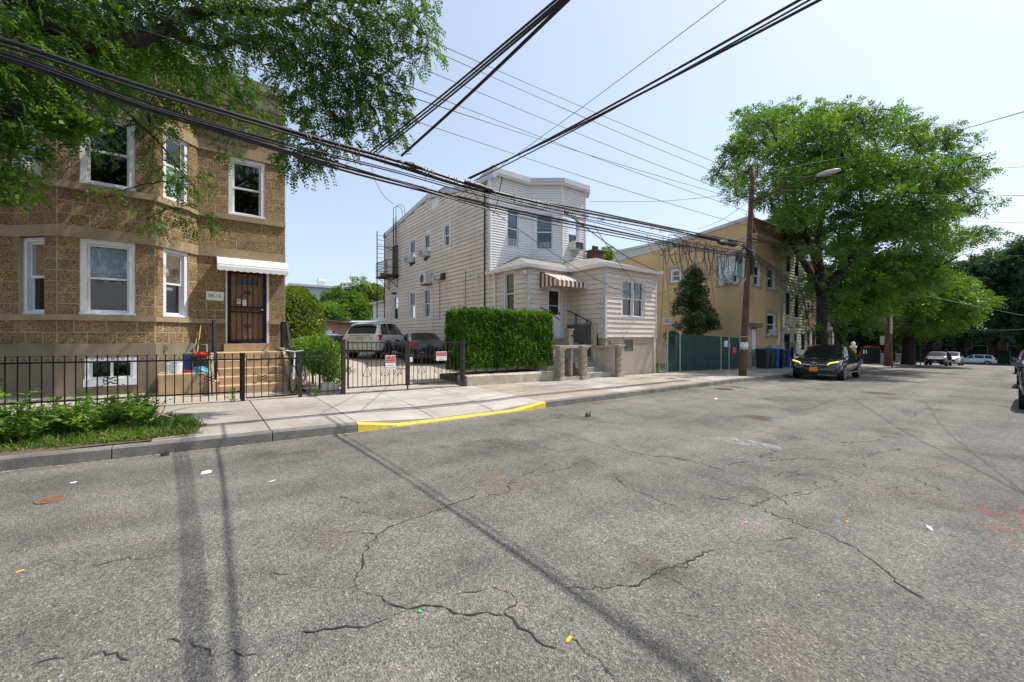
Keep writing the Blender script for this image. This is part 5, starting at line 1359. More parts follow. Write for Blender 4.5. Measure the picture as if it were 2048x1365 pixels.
# rear lean-to
obj('lean_to', MB().box(X2 + .05, X2 + 3.5, YBK, YBK + 2.6, .3, E + 2.4), M['siding_white'], H2)
obj('lean_to_roof', MB().box(X2 - .2, X2 + 3.6, YBK + .01, YBK + 2.8, E + 2.4, E + 2.55), M['gutter'], H2)
# air conditioners
def wac(F, s, z, label, w=.5, h=.34, dpt=.36, grille=True):
    t = thing('air_conditioner', label, 'air conditioner', F.pt(s + w / 2, 0, z))
    obj('casing', MB().fblock(F, s, s + w, -.05, dpt, z, z + h, .012), M['ac_white'], t)
    for k in range(5): obj('louvre', MB().fbox(F, s + .04, s + w - .04, dpt, dpt + .008, z + .04 + k * (h - .06) / 5, z + .04 + k * (h - .06) / 5 + .03), M['ac_dark'], t)
    return t
wac(F2s, SW['up1'][0] + .05, SW['up1'][2] + .26, 'white air conditioner in the upper window nearest the fire escape', .6); wac(F2s, SW['up2'][0] + .05, SW['up2'][2] + .3, 'white air conditioner in the middle upper window of the side wall', .6)
for k in ('up1', 'up2'):
    w = SW[k]; mb = MB()
    for i in range(4): s = w[0] + .1 + (w[1] - w[0] - .2) * i / 3; mb.fbox(F2s, s - .012, s + .012, .0, .02, w[2] + .03, w[2] + .24)
    for z in (.03, .12, .22): mb.fbox(F2s, w[0] + .08, w[1] - .08, .021, .035, w[2] + z, w[2] + z + .025)
    obj('window_guard', mb, M['rust_iron'], H2)
t = thing('air_conditioner', 'dark-backed air conditioner on a bracket in the right white bay window', 'air conditioner', UF[2].pt(UW[2][0] + .3, 0, UW[2][2]))
s_ = UW[2][0] + .08
obj('casing', MB().fblock(UF[2], s_, s_ + .6, -.05, .42, UW[2][2] + .07, UW[2][2] + .45, .012), M['ac_white'], t); obj('grille', MB().fbox(UF[2], s_ + .05, s_ + .56, .42, .43, UW[2][2] + .10, UW[2][2] + .42), surf('ac_blue_grille', (.02, .06, .085), .5), t)
obj('bracket', MB().bar(UF[2].pt(s_ + .2, .0, UW[2][2] - .25), UF[2].pt(s_ + .2, .36, UW[2][2] + .06), .03).bar(UF[2].pt(s_ + .4, .0, UW[2][2] - .25), UF[2].pt(s_ + .4, .36, UW[2][2] + .06), .03), M['galv'], t)
a = onX(850, 572, X2); b = onX(872, 550, X2)
cu = thing('air_conditioner', 'boxy outdoor cooling unit fixed to the side wall over the lower windows', 'cooling unit', (X2, a.y, a.z))
s0, s1 = sy(onX(853, 570, X2).y), sy(onX(866, 570, X2).y)
obj('casing', MB().fblock(F2s, s0, s1, .12, .46, a.z, a.z + .62, .015), M['ac_white'], cu)
obj('fan_grille', MB().lathe((X2 - .462, YBK - (s0 + .36), a.z + .31), [(.24, -.006), (.25, 0), (.001, .002)], 18, 'x'), M['ac_dark'], cu)
obj('bracket', MB().fbox(F2s, s0 + .1, s0 + .14, 0, .45, a.z - .04, a.z - .002).fbox(F2s, s1 - .14, s1 - .1, 0, .45, a.z - .04, a.z - .002), M['rust_iron'], cu)
sb_ = thing('satellite_dish', 'grey meter and dish cluster right of the wall cooling unit', 'dish', (X2, onX(871, 560, X2).y, E + 2.5))
q = onX(870, 558, X2 - .25); obj('dish', MB().lathe((X2 - .3, q.y, q.z), [(.22, -.1), (.18, -.03), (.08, .01), (.001, .02)], 14, 'x'), M['galv'], sb_); obj('arm', MB().tube([(X2, q.y, q.z - .1), (X2 - .28, q.y, q.z)], .02, 6), M['galv'], sb_)
obj('box', MB().box(X2 - .12, X2 - .025, q.y - .75, q.y - .35, q.z - .1, q.z + .25), M['rust_iron'], sb_)
# fire escape at the back of the side wall
fe = thing('fire_escape', 'rusty iron fire escape with ladder at the back of the pink side wall', 'fire escape', (X2 - .5, 26.5, E + 3.5))
p0 = onX(795, 553, X2); pz = p0.z; fy0, fy1 = yat(799, X2), 27.6; fx = X2 - .80
plt = MB()
for k in range(9): x = fx + k * .115; plt.box(x, x + .05, fy0, fy1, pz, pz + .03)
plt.box(fx - .02, X2, fy0 - .03, fy0, pz - .03, pz + .04).box(fx - .02, X2, fy1, fy1 + .03, pz - .03, pz + .04).box(fx - .04, fx - .0, fy0, fy1, pz - .03, pz + .05)
obj('platform', plt, M['rust_iron'], fe)
rl = MB()
for z in (.5, .98): rl.bar((fx, fy0, pz + z), (fx, fy1, pz + z), .03).bar((fx, fy0, pz + z), (X2, fy0, pz + z), .03).bar((fx, fy1, pz + z), (X2, fy1, pz + z), .03)
n = 12
for k in range(n + 1): y = fy0 + (fy1 - fy0) * k / n; rl.bar((fx, y, pz), (fx, y, pz + .98), .022)
obj('railing', rl, M['rust_iron'], fe)
for y in (fy0 + .3, fy1 - .3): obj('bracket', MB().bar((fx + .05, y, pz - .02), (X2, y, pz - .75), .035).bar((X2 - .03, y, pz - .75), (X2 - .03, y, pz), .035), M['rust_iron'], fe)
def ladder(x, y0, y1, z0, z1, name='ladder', goose=0, dx=0):
    lb = MB().bar((x, y0, z0), (x, y0, z1), .05).bar((x + dx, y1, z0), (x + dx, y1, z1), .05)
    for k in range(int((z1 - z0) / .3)): lb.bar((x, y0, z0 + .15 + k * .3), (x + dx, y1, z0 + .15 + k * .3), .025)
    if goose:
        for y in (y0, y1): lb.tube([(x, y, z1), (x, y, z1 + .5)] + [(x + goose / 2 - goose / 2 * math.cos(a), y, z1 + .5 + goose / 2 * math.sin(a)) for a in np.linspace(.3, math.pi, 8)] + [(x + goose, y, z1)], .018, 5)
    obj(name, lb, M['rust_iron'], fe)
yl = yat(790, X2 - .2); ladder(X2 - .22, yl - .22, yl + .22, pz, roof_z(26) + .35, goose=.6)
yl2 = 27.3; ladder(X2 - .84, yl2, yl2 + .02, pz - 2.7, pz + 3.1, 'drop_ladder', dx=.52)
obj('ladder_hook', MB().bar((X2 - .84, yl2, pz + 2.1), (X2, 26.6, pz + 2.0), .035).bar((X2 - .32, yl2, pz + 2.1), (X2, 26.3, pz + 1.7), .035), M['rust_iron'], fe)
tag(obj('pail', MB().lathe((X2 - .5, 27.2, pz + .03), [(.13, 0), (.17, .3), (.15, .3)], 12), flat('pail_blue', (.2, .32, .42), .5)), 'grey blue pail standing on the fire escape platform', 'pail')
# chimney beyond the porch roof
ch = thing('chimney', 'dark brick chimney with broken pots above the porch roof', 'chimney', (15.7, 13.6, E + 3.4))
cx0 = xat(1186, 13.5); cx1 = xat(1204, 13.5)
obj('stack', MB().box(cx0, cx1, 13.4, 13.9, E + 2.9, E + 4.2), M['chimney'], ch); obj('cap', MB().box(cx0 - .05, cx1 + .05, 13.35, 13.95, E + 4.2, E + 4.28), M['chimney'], ch)
for k in range(3): obj('pot', MB().lathe((cx0 + .12 + k * .15, 13.6, E + 4.28), [(.06, 0), (.05, .16), (.065, .2)], 8), M['rust_iron'], ch)
# striped awning over the side door
AX0, AX1 = X2 + .60, XI - .03; ZT_, ZF_, ZV_ = E + 2.62, E + 2.24, E + 1.98; AP = 1.0
awn = thing('striped_awning', 'brown and white striped metal awning over the side door', 'awning', ((AX0 + AX1) / 2, YPF, ZF_))
ns = 14; ww = (AX1 - AX0) / ns
for k in range(ns):
    a = AX0 + k * ww + .004; b = a + ww - .008; m_ = M['stripe_brown'] if k % 2 == 0 else M['stripe_white']
    mb = MB(); y0 = YPF - .03; y1 = YPF - AP; t_ = .012; h = .012 if k % 2 else .0
    prof = [(y0, ZT_ + h), (y1 + .12, ZF_ + .05 + h), (y1, ZF_ - .02), (y1 - .0, ZV_), (y1 + .012, ZV_), (y1 + .012, ZF_ - .03), (y1 + .13, ZF_ + .035 + h), (y0, ZT_ - .015 + h)]
    mb.prism(prof, lambda p: (a, p[0], p[1]), lambda p: (b, p[0], p[1]))
    o = obj('slat', mb, m_, awn); 
ns2 = 8
for k in range(ns2):
    y0 = YPF - .03 - (AP - .05) * k / ns2; y1 = YPF - .03 - (AP - .05) * (k + .96) / ns2
    f0, f1 = k / ns2, (k + 1) / ns2
    zt0 = ZT_ - .02 - (ZT_ - ZF_) * f0; zt1 = ZT_ - .02 - (ZT_ - ZF_) * f1
    m_ = M['stripe_brown'] if k % 2 == 0 else M['stripe_white']
    obj('side_slat', MB().hexa([(AX0 - .008, y0, ZV_ + .01), (AX0 + .004, y0, ZV_ + .01), (AX0 + .004, y1, ZV_), (AX0 - .008, y1, ZV_), (AX0 - .008, y0, zt0), (AX0 + .004, y0, zt0), (AX0 + .004, y1, zt1), (AX0 - .008, y1, zt1)]), m_, awn)
None and obj('strut', MB().bar((AX1 - .05, YPF - AP + .05, ZV_ + .05), (AX1 - .05, YPF, ZV_ - .3), .025).bar((AX0 + .03, YPF - AP + .05, ZV_ + .05), (AX0 + .03, YPF, ZV_ - .3), .025), M['blackp'], awn)
# ------------------------------------------------------------------ outside stairs and balustrade
SG = sw(11.5, 10.3)
stp = thing('entrance_stairs', 'grey concrete stairs climbing to the side door of the pink house', 'stairs', (11.9, 11.4, SG))
stx0, stx1 = 11.36, 12.50; nst = 8; rz = (E - .06 - SG) / nst; y_s = 10.42
for k in range(nst):
    ya = y_s + k * .225; x0 = stx0 - (0 if k else .02); x1 = stx1 + (0.45 if k == 0 else .25 if k == 1 else .1 if k == 2 else 0)
    if k == 0: ya -= .12
    obj('step' if k < nst - 1 else 'landing', MB().fblock(Face((x0, YPF - .04), (min(x1, XI - .04) if ya > YP1 else x1, YPF - .04)), 0, (min(x1, XI - .04) if ya > YP1 else x1) - x0, 0, YPF - .04 - ya if ya > YP1 - .2 and x1 < XI else YPF - .04 - ya, SG - .1 if k == 0 else SG + k * rz - .02, SG + (k + 1) * rz, .012) if x1 <= XI - .03 else
        MB().fblock(Face((x0, ya + .42), (x1, ya + .42)), 0, x1 - x0, 0, .42, SG - .1, SG + (k + 1) * rz, .012).box(x0, XI - .05, ya + .40, YPF - .05, SG - .1, SG + (k + 1) * rz - .004), M['step_concrete'], stp)
obj('cheek_wall', MB().box(stx1 + .002, XI - .03, 11.06, YPF - .04, SG, E + .50), M['grey_paint'], stp)
obj('cheek_pillar', MB().box(stx1 - .04, XI - .03, 10.9, 11.058, SG, E + .53), M['old_concrete'], stp)
obj('cheek_wall', MB().box(stx0 - .16, stx0 - .002, 11.25, YPF - .04, SG, E - .1), M['old_concrete'], stp)
obj('cheek_pillar', MB().box(stx0 - .2, stx0 + .02, 11.0, 11.22, SG, E + .25), M['old_concrete'], stp)
obj('cheek_cap', MB().box(stx0 - .24, stx0 + .06, 10.97, 11.26, E + .25, E + .31), M['old_concrete'], stp)
def pedestal(x, y, w, label=None):
    t = stp; z1 = E - .30
    b = obj('pedestal', MB().box(x - w / 2, x + w / 2, y - w / 2, y + w / 2, SG - .05, z1 - .2), M['old_concrete'], t)
    obj('capital', MB().hexa([(x - w * .5, y - w * .5, z1 - .2), (x + w * .5, y - w * .5, z1 - .2), (x + w * .5, y + w * .5, z1 - .2), (x - w * .5, y + w * .5, z1 - .2), (x - w * .85, y - w * .85, z1 - .07), (x + w * .85, y - w * .85, z1 - .07), (x + w * .85, y + w * .85, z1 - .07), (x - w * .85, y + w * .85, z1 - .07)]).box(x - w * .95, x + w * .95, y - w * .95, y + w * .95, z1 - .068, z1), M['old_concrete'], b)
    obj('foot', MB().box(x - w * .8, x + w * .8, y - w * .8, y + w * .8, SG - .06, SG + .13), M['old_concrete'], b)
    for k in range(4):
        z = SG + .24 + k * .20
        obj('roundel', MB().lathe((x, y - w / 2 - .001, z), [(.075, .0), (.08, -.03), (.055, -.032), (.05, -.002), (.001, -.001)], 12, 'y'), M['old_concrete'], b)
        obj('roundel', MB().lathe((x - w / 2 - .001, y, z), [(.075, .0), (.08, -.03), (.055, -.032), (.05, -.002), (.001, -.001)], 12, 'x'), M['old_concrete'], b)
px = [xat(1120, 10.27), xat(1165, 10.22), xat(1237, 10.2)]
pedestal(px[0], 10.27, .22); pedestal(px[1], 10.22, .23); pedestal(px[2] - .02, 10.22, .22)
obj('top_rail', MB().box(px[0] + .1, px[1] - .1, 10.16, 10.4, E - .40, E - .305), M['old_concrete'], stp)
obj('base_rail', MB().box(px[0] + .1, px[1] - .1, 10.14, 10.42, SG - .05, SG + .13), M['old_concrete'], stp)
obj('areaway_wall', MB().box(px[0] - .3, px[1] - .16, 11.02, 11.1, SG - .05, E - .45), M['old_concrete'], stp)
obj('baluster', MB().box(px[0] + .52, px[0] + .6, 10.24, 10.36, SG + .13, E - .40), M['old_concrete'], stp)
obj('wing_wall', MB().hexa([(stx1 + .05, 10.88, SG), (stx1 + .15, 10.9, SG), (px[2] - .1, 10.3, SG), (px[2] - .2, 10.2, SG), (stx1 + .05, 10.88, E - .42), (stx1 + .15, 10.9, E - .42), (px[2] - .1, 10.3, E - .42), (px[2] - .2, 10.2, E - .42)]), M['old_concrete'], stp)
obj('wing_cap', MB().hexa([(stx1 - .02, 10.86, E - .418), (stx1 + .2, 10.93, E - .418), (px[2] - .02, 10.33, E - .418), (px[2] - .26, 10.17, E - .418), (stx1 - .02, 10.86, E - .35), (stx1 + .2, 10.93, E - .35), (px[2] - .02, 10.33, E - .35), (px[2] - .26, 10.17, E - .35)]), M['old_concrete'], stp)
def handrail(label, pts, posts, name='stair_railing'):
    t = thing(name, label, 'railing', pts[0]); obj('handrail', MB().tube(pts, .022, 7), M['black_iron'], t)
    for p, z in posts: obj('post', MB().bar((p[0], p[1], z), p, .03), M['black_iron'], t)
hx = XI - .12
handrail('black iron handrail along the right side of the concrete stairs', [onX(1133, 620, hx), onX(1181, 644, hx), onX(1186, 664, hx), onX(1223, 687, 13.0)], [(onX(1152, 630, hx), E + .5), (onX(1174, 641, hx), E + .5), (onX(1195, 670.5, hx + .08), E - .36), (onX(1215, 683, 12.9), E - .36)])
lx = stx0 - .08
handrail('thin black iron handrail left of the white side door', [onX(1079, 614, lx - .55), onX(1103, 627, lx - .35), onX(1120, 641, lx - .1)], [(onX(1103, 627, lx - .35), E - .1)])
handrail('short grey iron handrail over the lower left cheek of the stairs', [onX(1137, 668, lx), onX(1171, 686.5, lx + .02)], [(onX(1141, 670, lx), E - .33), (onX(1163, 682, lx), E - .33)])
# ------------------------------------------------------------------ white house far behind and the shed
WH = thing('aqua_house', 'pale aqua sided house with white chimney far behind the cars', 'house', (10, 48, 1))
FW = Face((xat(585, 46), 46), (xat(700, 46) + 4, 46))
z_ = onY(600, 571, 46).z
wall(WH, FW, 0, FW.L, .6, z_ - .1, [(2.4, 3.6, z_ - 3.6, z_ - 1.7)], M['aqua'], -.2, 0); obj('roof', MB().fbox(FW, -.3, FW.L + .3, -7, .25, z_ - .1, z_ + .12), M['gutter'], WH)
wb_ = MB()
for k in range(22): wb_.flap(FW, 0, FW.L, z_ - 5 + k * .22, z_ - 5 + k * .22 + .219, .03, .0) if not (z_ - 3.6 < z_ - 5 + k * .22 + .11 < z_ - 1.7) else wb_.flap(FW, 0, 2.4, z_ - 5 + k * .22, z_ - 5 + k * .22 + .219, .03, .0).flap(FW, 3.6, FW.L, z_ - 5 + k * .22, z_ - 5 + k * .22 + .219, .03, .0)
tag(obj('siding', wb_, M['aqua'], WH), kind='stuff')
window(WH, FW, 2.4, 3.6, z_ - 3.6, z_ - 1.7, -.05, cas=.12)
cxh = xat(642, 48); obj('chimney', MB().box(cxh - .35, cxh + .35, 47.5, 48.2, z_, z_ + 1.1).box(cxh - .42, cxh + .42, 47.4, 48.3, z_ + .75, z_ + .9), M['white'], WH)
for a, b in ((FW.L, 'r'), (0, 'l')): obj('side_wall', MB().box(FW.pt(a, 0, 0)[0] - .1, FW.pt(a, 0, 0)[0] + .1, 46.2, 53, .6, z_ - .1), M['aqua'], WH)
sh = thing('shed', 'low brown board shed with dark sloping roof behind the parked cars', 'shed', (xat(650, 33), 33, .9))
sx0, sx1 = xat(615, 33), xat(690, 33) + 1.2; szt = onY(640, 641, 33).z
nb = 16
for k in range(nb):
    a = sx0 + (sx1 - sx0) * k / nb; b = sx0 + (sx1 - sx0) * (k + 1) / nb
    obj('plank', MB().box(a + .006, b - .006, 33, 33.04, .7, szt - .02 * k), M['shed'], sh)
obj('roof', MB().hexa([(sx0 - .3, 32.7, szt - .02), (sx1 + .3, 32.7, szt - .42), (sx1 + .3, 36, szt + .1), (sx0 - .3, 36, szt + .5), (sx0 - .3, 32.7, szt + .14), (sx1 + .3, 32.7, szt - .26), (sx1 + .3, 36, szt + .26), (sx0 - .3, 36, szt + .66)]), surf('shed_felt', (.05, .035, .03), .9), sh)
obj('wall', MB().box(sx0, sx1, 33.05, 35.8, .7, szt - .45), M['shed'], sh)
# ------------------------------------------------------------------ cars
def lerp(a, b, t): return a + (b - a) * t
class Shell:
    """car body surface: stations along x, a half ring of ten points across"""
    def __init__(self, st):
        self.st = np.array(st, dtype=float)      # x, zbottom, zshoulder, ztop, half width body, half width top
    def row(self, x):
        s = self.st; return [float(np.interp(x, s[:, 0], s[:, i])) for i in range(1, 6)]
    def sm(self, x):
        w = .07; return [sum(v) / 3 for v in zip(self.row(x - w), self.row(x), self.row(x + w))] if self.st[0, 0] + w < x < self.st[-1, 0] - w else self.row(x)
    def ring(self, x):
        zb, zs, zt, wb, wt = self.sm(x)
        g = zt - zs
        return [(0, zb), (.75 * wb, zb), (.965 * wb, zb + .09), (wb, zb + .42 * (zs - zb)), (.99 * wb, zs - .10), (.955 * wb, zs),
                (lerp(.94 * wb, wt, .52), zs + .55 * g), (wt, zs + .9 * g), (.62 * wt, zt - .004), (0, zt)]
    def P(self, x, t, side=1, off=0.0):
        r = self.ring(x); i = min(int(t), 8); f = t - i
        y = lerp(r[i][0], r[i + 1][0], f); z = lerp(r[i][1], r[i + 1][1], f)
        if off:
            dy, dz = r[i + 1][0] - r[i][0], r[i + 1][1] - r[i][1]; l = math.hypot(dy, dz) + 1e-9
            y += dz / l * off; z += -dy / l * off
            # also push along the length where the surface tips (windscreens)
            e = .03; ra = self.ring(x - e)[min(i + 1, 9)][1]; rb = self.ring(x + e)[min(i + 1, 9)][1]
            sl = (rb - ra) / (2 * e)
            if t > 6.9: x += -sl * off / math.sqrt(1 + sl * sl)
        return (x, side * y, z)
    def body(self):
        xs = np.linspace(self.st[0, 0], self.st[-1, 0], 60); mb = MB(); full = []
        for x in xs:
            r = self.ring(x); ring = [(x, -y, z) for y, z in r[::-1]][:-1] + [(x, y, z) for y, z in r]
            mb.v += ring
        n = 19
        for i in range(59):
            for k in range(n - 1): mb.f.append((i * n + k, i * n + k + 1, (i + 1) * n + k + 1, (i + 1) * n + k))
            mb.f.append((i * n + n - 1, i * n, (i + 1) * n, (i + 1) * n + n - 1)) if False else None
        mb.f.append(tuple(range(n))); mb.f.append(tuple(range(59 * n, 60 * n))[::-1])
        return mb
    def patch(self, xl0, xl1, xu0, xu1, t0, t1, side=1, off=.006, nx=8, nt=4, both=False):
        mb = MB()
        if both:
            def fn(u, v):
                tt = t0 + (9 - t0) * (1 - abs(2 * v - 1)); sd = 1 if v > .5 else -1
                w = (tt - t0) / (9 - t0); return self.P(lerp(lerp(xl0, xu0, w), lerp(xl1, xu1, w), u), tt, sd, off)
            return mb.grid(fn, nx, nt * 2)
        return mb.grid(lambda u, v: self.P(lerp(lerp(xl0, xu0, v), lerp(xl1, xu1, v), u), lerp(t0, t1, v), side, off), nx, nt)
def car(name, label, cat, loc, heading, shell, paint, wheels, r, wins, wind, rear, lamps=(), group=None, extra=None, scale=1.0, seam=()):
    t = thing(name, label, cat, loc, heading, group); t.scale = (scale,) * 3
    S_ = Shell(shell)
    body = obj('body', S_.body(), paint, t, smooth=True, local=True)
    for (xl0, xl1, xu0, xu1) in wins:
        for sd in (1, -1): obj('side_window', S_.patch(xl0, xl1, xu0, xu1, 5.18, 6.88, sd), M['car_glass'], t, smooth=True, local=True, fix=False)
    obj('windscreen', S_.patch(wind[0], wind[1], wind[0], wind[1], 7.1, 9, both=True, off=.008), M['car_glass'], t, smooth=True, local=True, fix=False)
    obj('rear_window', S_.patch(rear[0], rear[1], rear[0], rear[1], 7.1, 9, both=True, off=.008), M['car_glass'], t, smooth=True, local=True, fix=False)
    for wx in wheels:
        wb = S_.sm(wx)[3]
        for sd in (1, -1):
            y = sd * (wb - .10)
            obj('wheel_arch', MB().lathe((wx, 0, r + .02), [(r + .055, sd * (wb - .22)), (r + .055, sd * (wb + .004)), (r + .03, sd * (wb + .003))], 20, 'y'), M['blackp'], t, local=True)
            w = obj('wheel', MB().lathe((wx, 0, r), [(r * .6, sd * (wb - .22)), (r * .96, sd * (wb - .21)), (r, sd * (wb - .18)), (r, sd * (wb - .02)), (r * .96, sd * (wb + .006)), (r * .68, sd * (wb + .010))], 20, 'y'), M['tyre'], t, local=True)
            mb = MB().lathe((wx, 0, r), [(r * .67, sd * (wb - .02)), (r * .68, sd * (wb + .013)), (r * .60, sd * (wb + .013)), (r * .58, sd * (wb - .06))], 20, 'y')
            for k in range(5):
                a = 2 * math.pi * k / 5 + .3; c, s = math.cos(a), math.sin(a)
                for da in (-.16, .16):
                    mb.bar((wx + c * r * .1, sd * (wb - .0), r + s * r * .1), (wx + math.cos(a + da) * r * .62, sd * (wb + .004), r + math.sin(a + da) * r * .62), .035, .03, (0, 1, 0))
            mb.lathe((wx, 0, r), [(r * .17, sd * (wb - .03)), (r * .15, sd * (wb + .015)), (.001, sd * (wb + .016))], 10, 'y')
            obj('rim', mb, M['rim'], w, local=True)
            obj('brake', MB().lathe((wx, 0, r), [(r * .58, sd * (wb - .10)), (r * .58, sd * (wb - .06)), (.001, sd * (wb - .06))], 14, 'y'), M['ac_dark'], w, local=True)
    for (nm, x0, x1, t0, t1, mt) in lamps:
        for sd in (1, -1): obj(nm, S_.patch(x0, x1, x0, x1, t0, t1, sd, off=.008, nx=4, nt=2), M[mt], t, smooth=True, local=True, fix=False)
    for xs in seam:                               # door shut lines and handles
        for sd in (1, -1):
            pts = [S_.P(xs, q, sd, .002) for q in np.linspace(2.4, 5.0, 8)]
            obj('door_seam', MB().tube(pts, .006, 4), M['blackp'], t, local=True)
            a = S_.P(xs + .12, 4.45, sd, .012); b = S_.P(xs + .30, 4.45, sd, .012); obj('door_handle', MB().bar(a, b, .03, .02), paint, t, local=True)
    for sd in (1, -1):                            # mirrors
        m0 = S_.P(wind[0] - .28 if wind[0] < wind[1] else wind[1], 5.2, sd); 
        m0 = S_.P(wind[2], 5.15, sd, .0)
        obj('mirror', MB().hexa([(m0[0] - .06, m0[1], m0[2] + .02), (m0[0] + .05, m0[1], m0[2] + .02), (m0[0] + .05, m0[1] + sd * .20, m0[2] + .04), (m0[0] - .07, m0[1] + sd * .20, m0[2] + .04), (m0[0] - .06, m0[1], m0[2] + .10), (m0[0] + .02, m0[1], m0[2] + .10), (m0[0] + .03, m0[1] + sd * .19, m0[2] + .16), (m0[0] - .07, m0[1] + sd * .19, m0[2] + .16)]), paint, t, local=True)
    if extra: extra(t, S_)
    return t
# side profiles: rear at negative x, front positive
def prof_suv(L=4.8, H=1.8, w=.95, zb=.32):
    h = L / 2; b = H * .60
    return [(-h, .48, b * .82, b * .84, w * .86, w * .62), (-h + .08, .38, b * .98, b * 1.04, w * .95, w * .74), (-h + .16, zb, b, b * 1.12, w * .98, w * .76), (-h + .45, zb, b, H * .91, w, w * .71), (-h + .78, zb, b, H * .97, w, w * .725), (-h + 1.8, zb, b, H, w, w * .735),
            (-h + 2.55, zb, b * .99, H * .985, w, w * .73), (-h + 3.35, zb, b * .985, b * 1.06, w, w * .80), (h - .55, zb, b * .93, b * .99, w * .985, w * .76), (h - .16, zb + .02, b * .84, b * .89, w * .93, w * .70), (h - .02, zb + .1, b * .62, b * .72, w * .80, w * .6), (h, zb + .16, b * .58, b * .62, w * .7, w * .55)]
def prof_sedan(L=4.6, H=1.46, w=.89, zb=.22):
    h = L / 2; b = H * .655
    return [(-h, .42, b * .86, b * .92, w * .82, w * .62), (-h + .08, .30, b * .98, b * 1.05, w * .93, w * .72), (-h + .5, zb, b, b * 1.10, w * .985, w * .76), (-h + .72, zb, b, b * 1.13, w, w * .76), (-h + 1.45, zb, b, H * .97, w, w * .68), (-h + 2.1, zb, b * .99, H, w, w * .70),
            (-h + 2.65, zb, b * .985, H * .97, w, w * .69), (-h + 3.45, zb, b * .96, b * 1.03, w, w * .78), (h - .5, zb, b * .88, b * .93, w * .97, w * .74), (h - .14, zb + .02, b * .76, b * .80, w * .90, w * .66), (h - .02, zb + .08, b * .58, b * .66, w * .78, w * .58), (h, zb + .14, b * .54, b * .58, w * .7, w * .52)]
def prof_coupe(L=4.73, H=1.6, w=.945, zb=.30):
    h = L / 2; b = H * .63
    return [(-h, .48, b * .84, b * .90, w * .84, w * .62), (-h + .08, .36, b * .98, b * 1.06, w * .94, w * .72), (-h + .35, zb, b, b * 1.16, w * .98, w * .74), (-h + .9, zb, b, H * .86, w, w * .68), (-h + 1.5, zb, b, H * .97, w, w * .70), (-h + 2.1, zb, b * .99, H, w, w * .72),
            (-h + 2.6, zb, b * .985, H * .975, w, w * .71), (-h + 3.3, zb, b * .97, b * 1.06, w, w * .80), (h - .5, zb, b * .92, b * .975, w * .98, w * .78), (h - .14, zb + .0, b * .80, b * .86, w * .92, w * .70), (h - .03, zb + .06, b * .60, b * .70, w * .82, w * .62), (h, zb + .1, b * .56, b * .60, w * .74, w * .55)]
M['p_black'] = car_paint('black_car_paint', (.006, .006, .008), .12)
M['p_silver'] = car_paint('silver_car_paint', (.60, .60, .575), .28, .0)
M['p_navy'] = car_paint('dark_blue_car_paint', (.012, .016, .028), .15)
M['p_maroon'] = car_paint('dark_plum_car_paint', (.045, .024, .034), .2)
M['p_white'] = car_paint('white_car_paint', (.62, .66, .68), .25)
M['p_red'] = car_paint('red_car_paint', (.22, .012, .022), .18)
M['p_orange'] = car_paint('orange_red_car_paint', (.48, .055, .02), .2)
SE = lambda L, a: L
def plate_at(t, x, z, mt, w=.31, h=.16, facing=1, y=0):
    obj('number_plate', MB().box(x - .008, x + .008, y - w / 2, y + w / 2, z - h / 2, z + h / 2), M[mt], t, local=True)
# --- black coupe-like car at the kerb, facing the camera
def merc(t, S_):
    h = 4.73 / 2
    plate_at(t, h + .035, .52, 'plate_orange', .32, .17)
    obj('grille', MB().hexa([(h - .03, -.40, .60), (h + .005, -.40, .60), (h + .005, .40, .60), (h - .03, .40, .60), (h - .09, -.52, .83), (h - .045, -.52, .83), (h - .045, .52, .83), (h - .09, .52, .83)]), M['blackp'], t, local=True)
    for s in (-1, 1): obj('grille_bar', MB().bar((h - .005, s * .14, .725), (h - .015, s * .5, .735), .02, .028), M['chrome'], t, local=True)
    em = MB().tube([(h + .03, .115 * math.cos(a), .72 + .115 * math.sin(a)) for a in np.linspace(0, 2 * math.pi, 25)], .011, 5, False)
    for k in range(3):
        a = math.pi / 2 + k * 2 * math.pi / 3; em.bar((h + .03, 0, .72), (h + .03, .108 * math.cos(a), .72 + .108 * math.sin(a)), .022, .014)
    obj('emblem', em, M['chrome'], t, local=True)
    obj('lower_intake', MB().hexa([(h - .1, -.72, .33), (h + .0, -.60, .33), (h + .0, .60, .33), (h - .1, .72, .33), (h - .1, -.74, .47), (h + .012, -.66, .47), (h + .012, .66, .47), (h - .1, .74, .47)]), M['blackp'], t, local=True)
    for s in (-1, 1):
        obj('intake_trim', MB().tube([(h - .02, s * .48, .45), (h - .08, s * .62, .40), (h - .2, s * .82, .385)], .016, 5), M['chrome'], t, local=True)
        hl = obj('headlight', MB().hexa([(h - .12, s * .50, .70), (h - .06, s * .50, .70), (h - .22, s * .85, .76), (h - .3, s * .83, .76), (h - .14, s * .50, .80), (h - .08, s * .50, .80), (h - .26, s * .84, .90), (h - .34, s * .82, .90)]), M['lamp_clear'], t, local=True)
        obj('running_light', MB().bar((h - .055, s * .49, .735), (h - .085, s * .56, .815), .05, .035).bar((h - .085, s * .56, .815), (h - .20, s * .845, .885), .05, .035), M['drl'], hl, local=True)
        obj('side_step', MB().bar((-.95, s * .95, .33), (1.0, s * .95, .33), .06, .03), M['chrome'], t, local=True)
    obj('roof_rail', MB().tube([(-1.3, .6, 1.5), (-.6, .63, 1.6), (.3, .63, 1.59)], .012, 5).tube([(-1.3, -.6, 1.5), (-.6, -.63, 1.6), (.3, -.63, 1.59)], .012, 5), M['chrome'], t, local=True)
mx, my = 24.1, 6.42
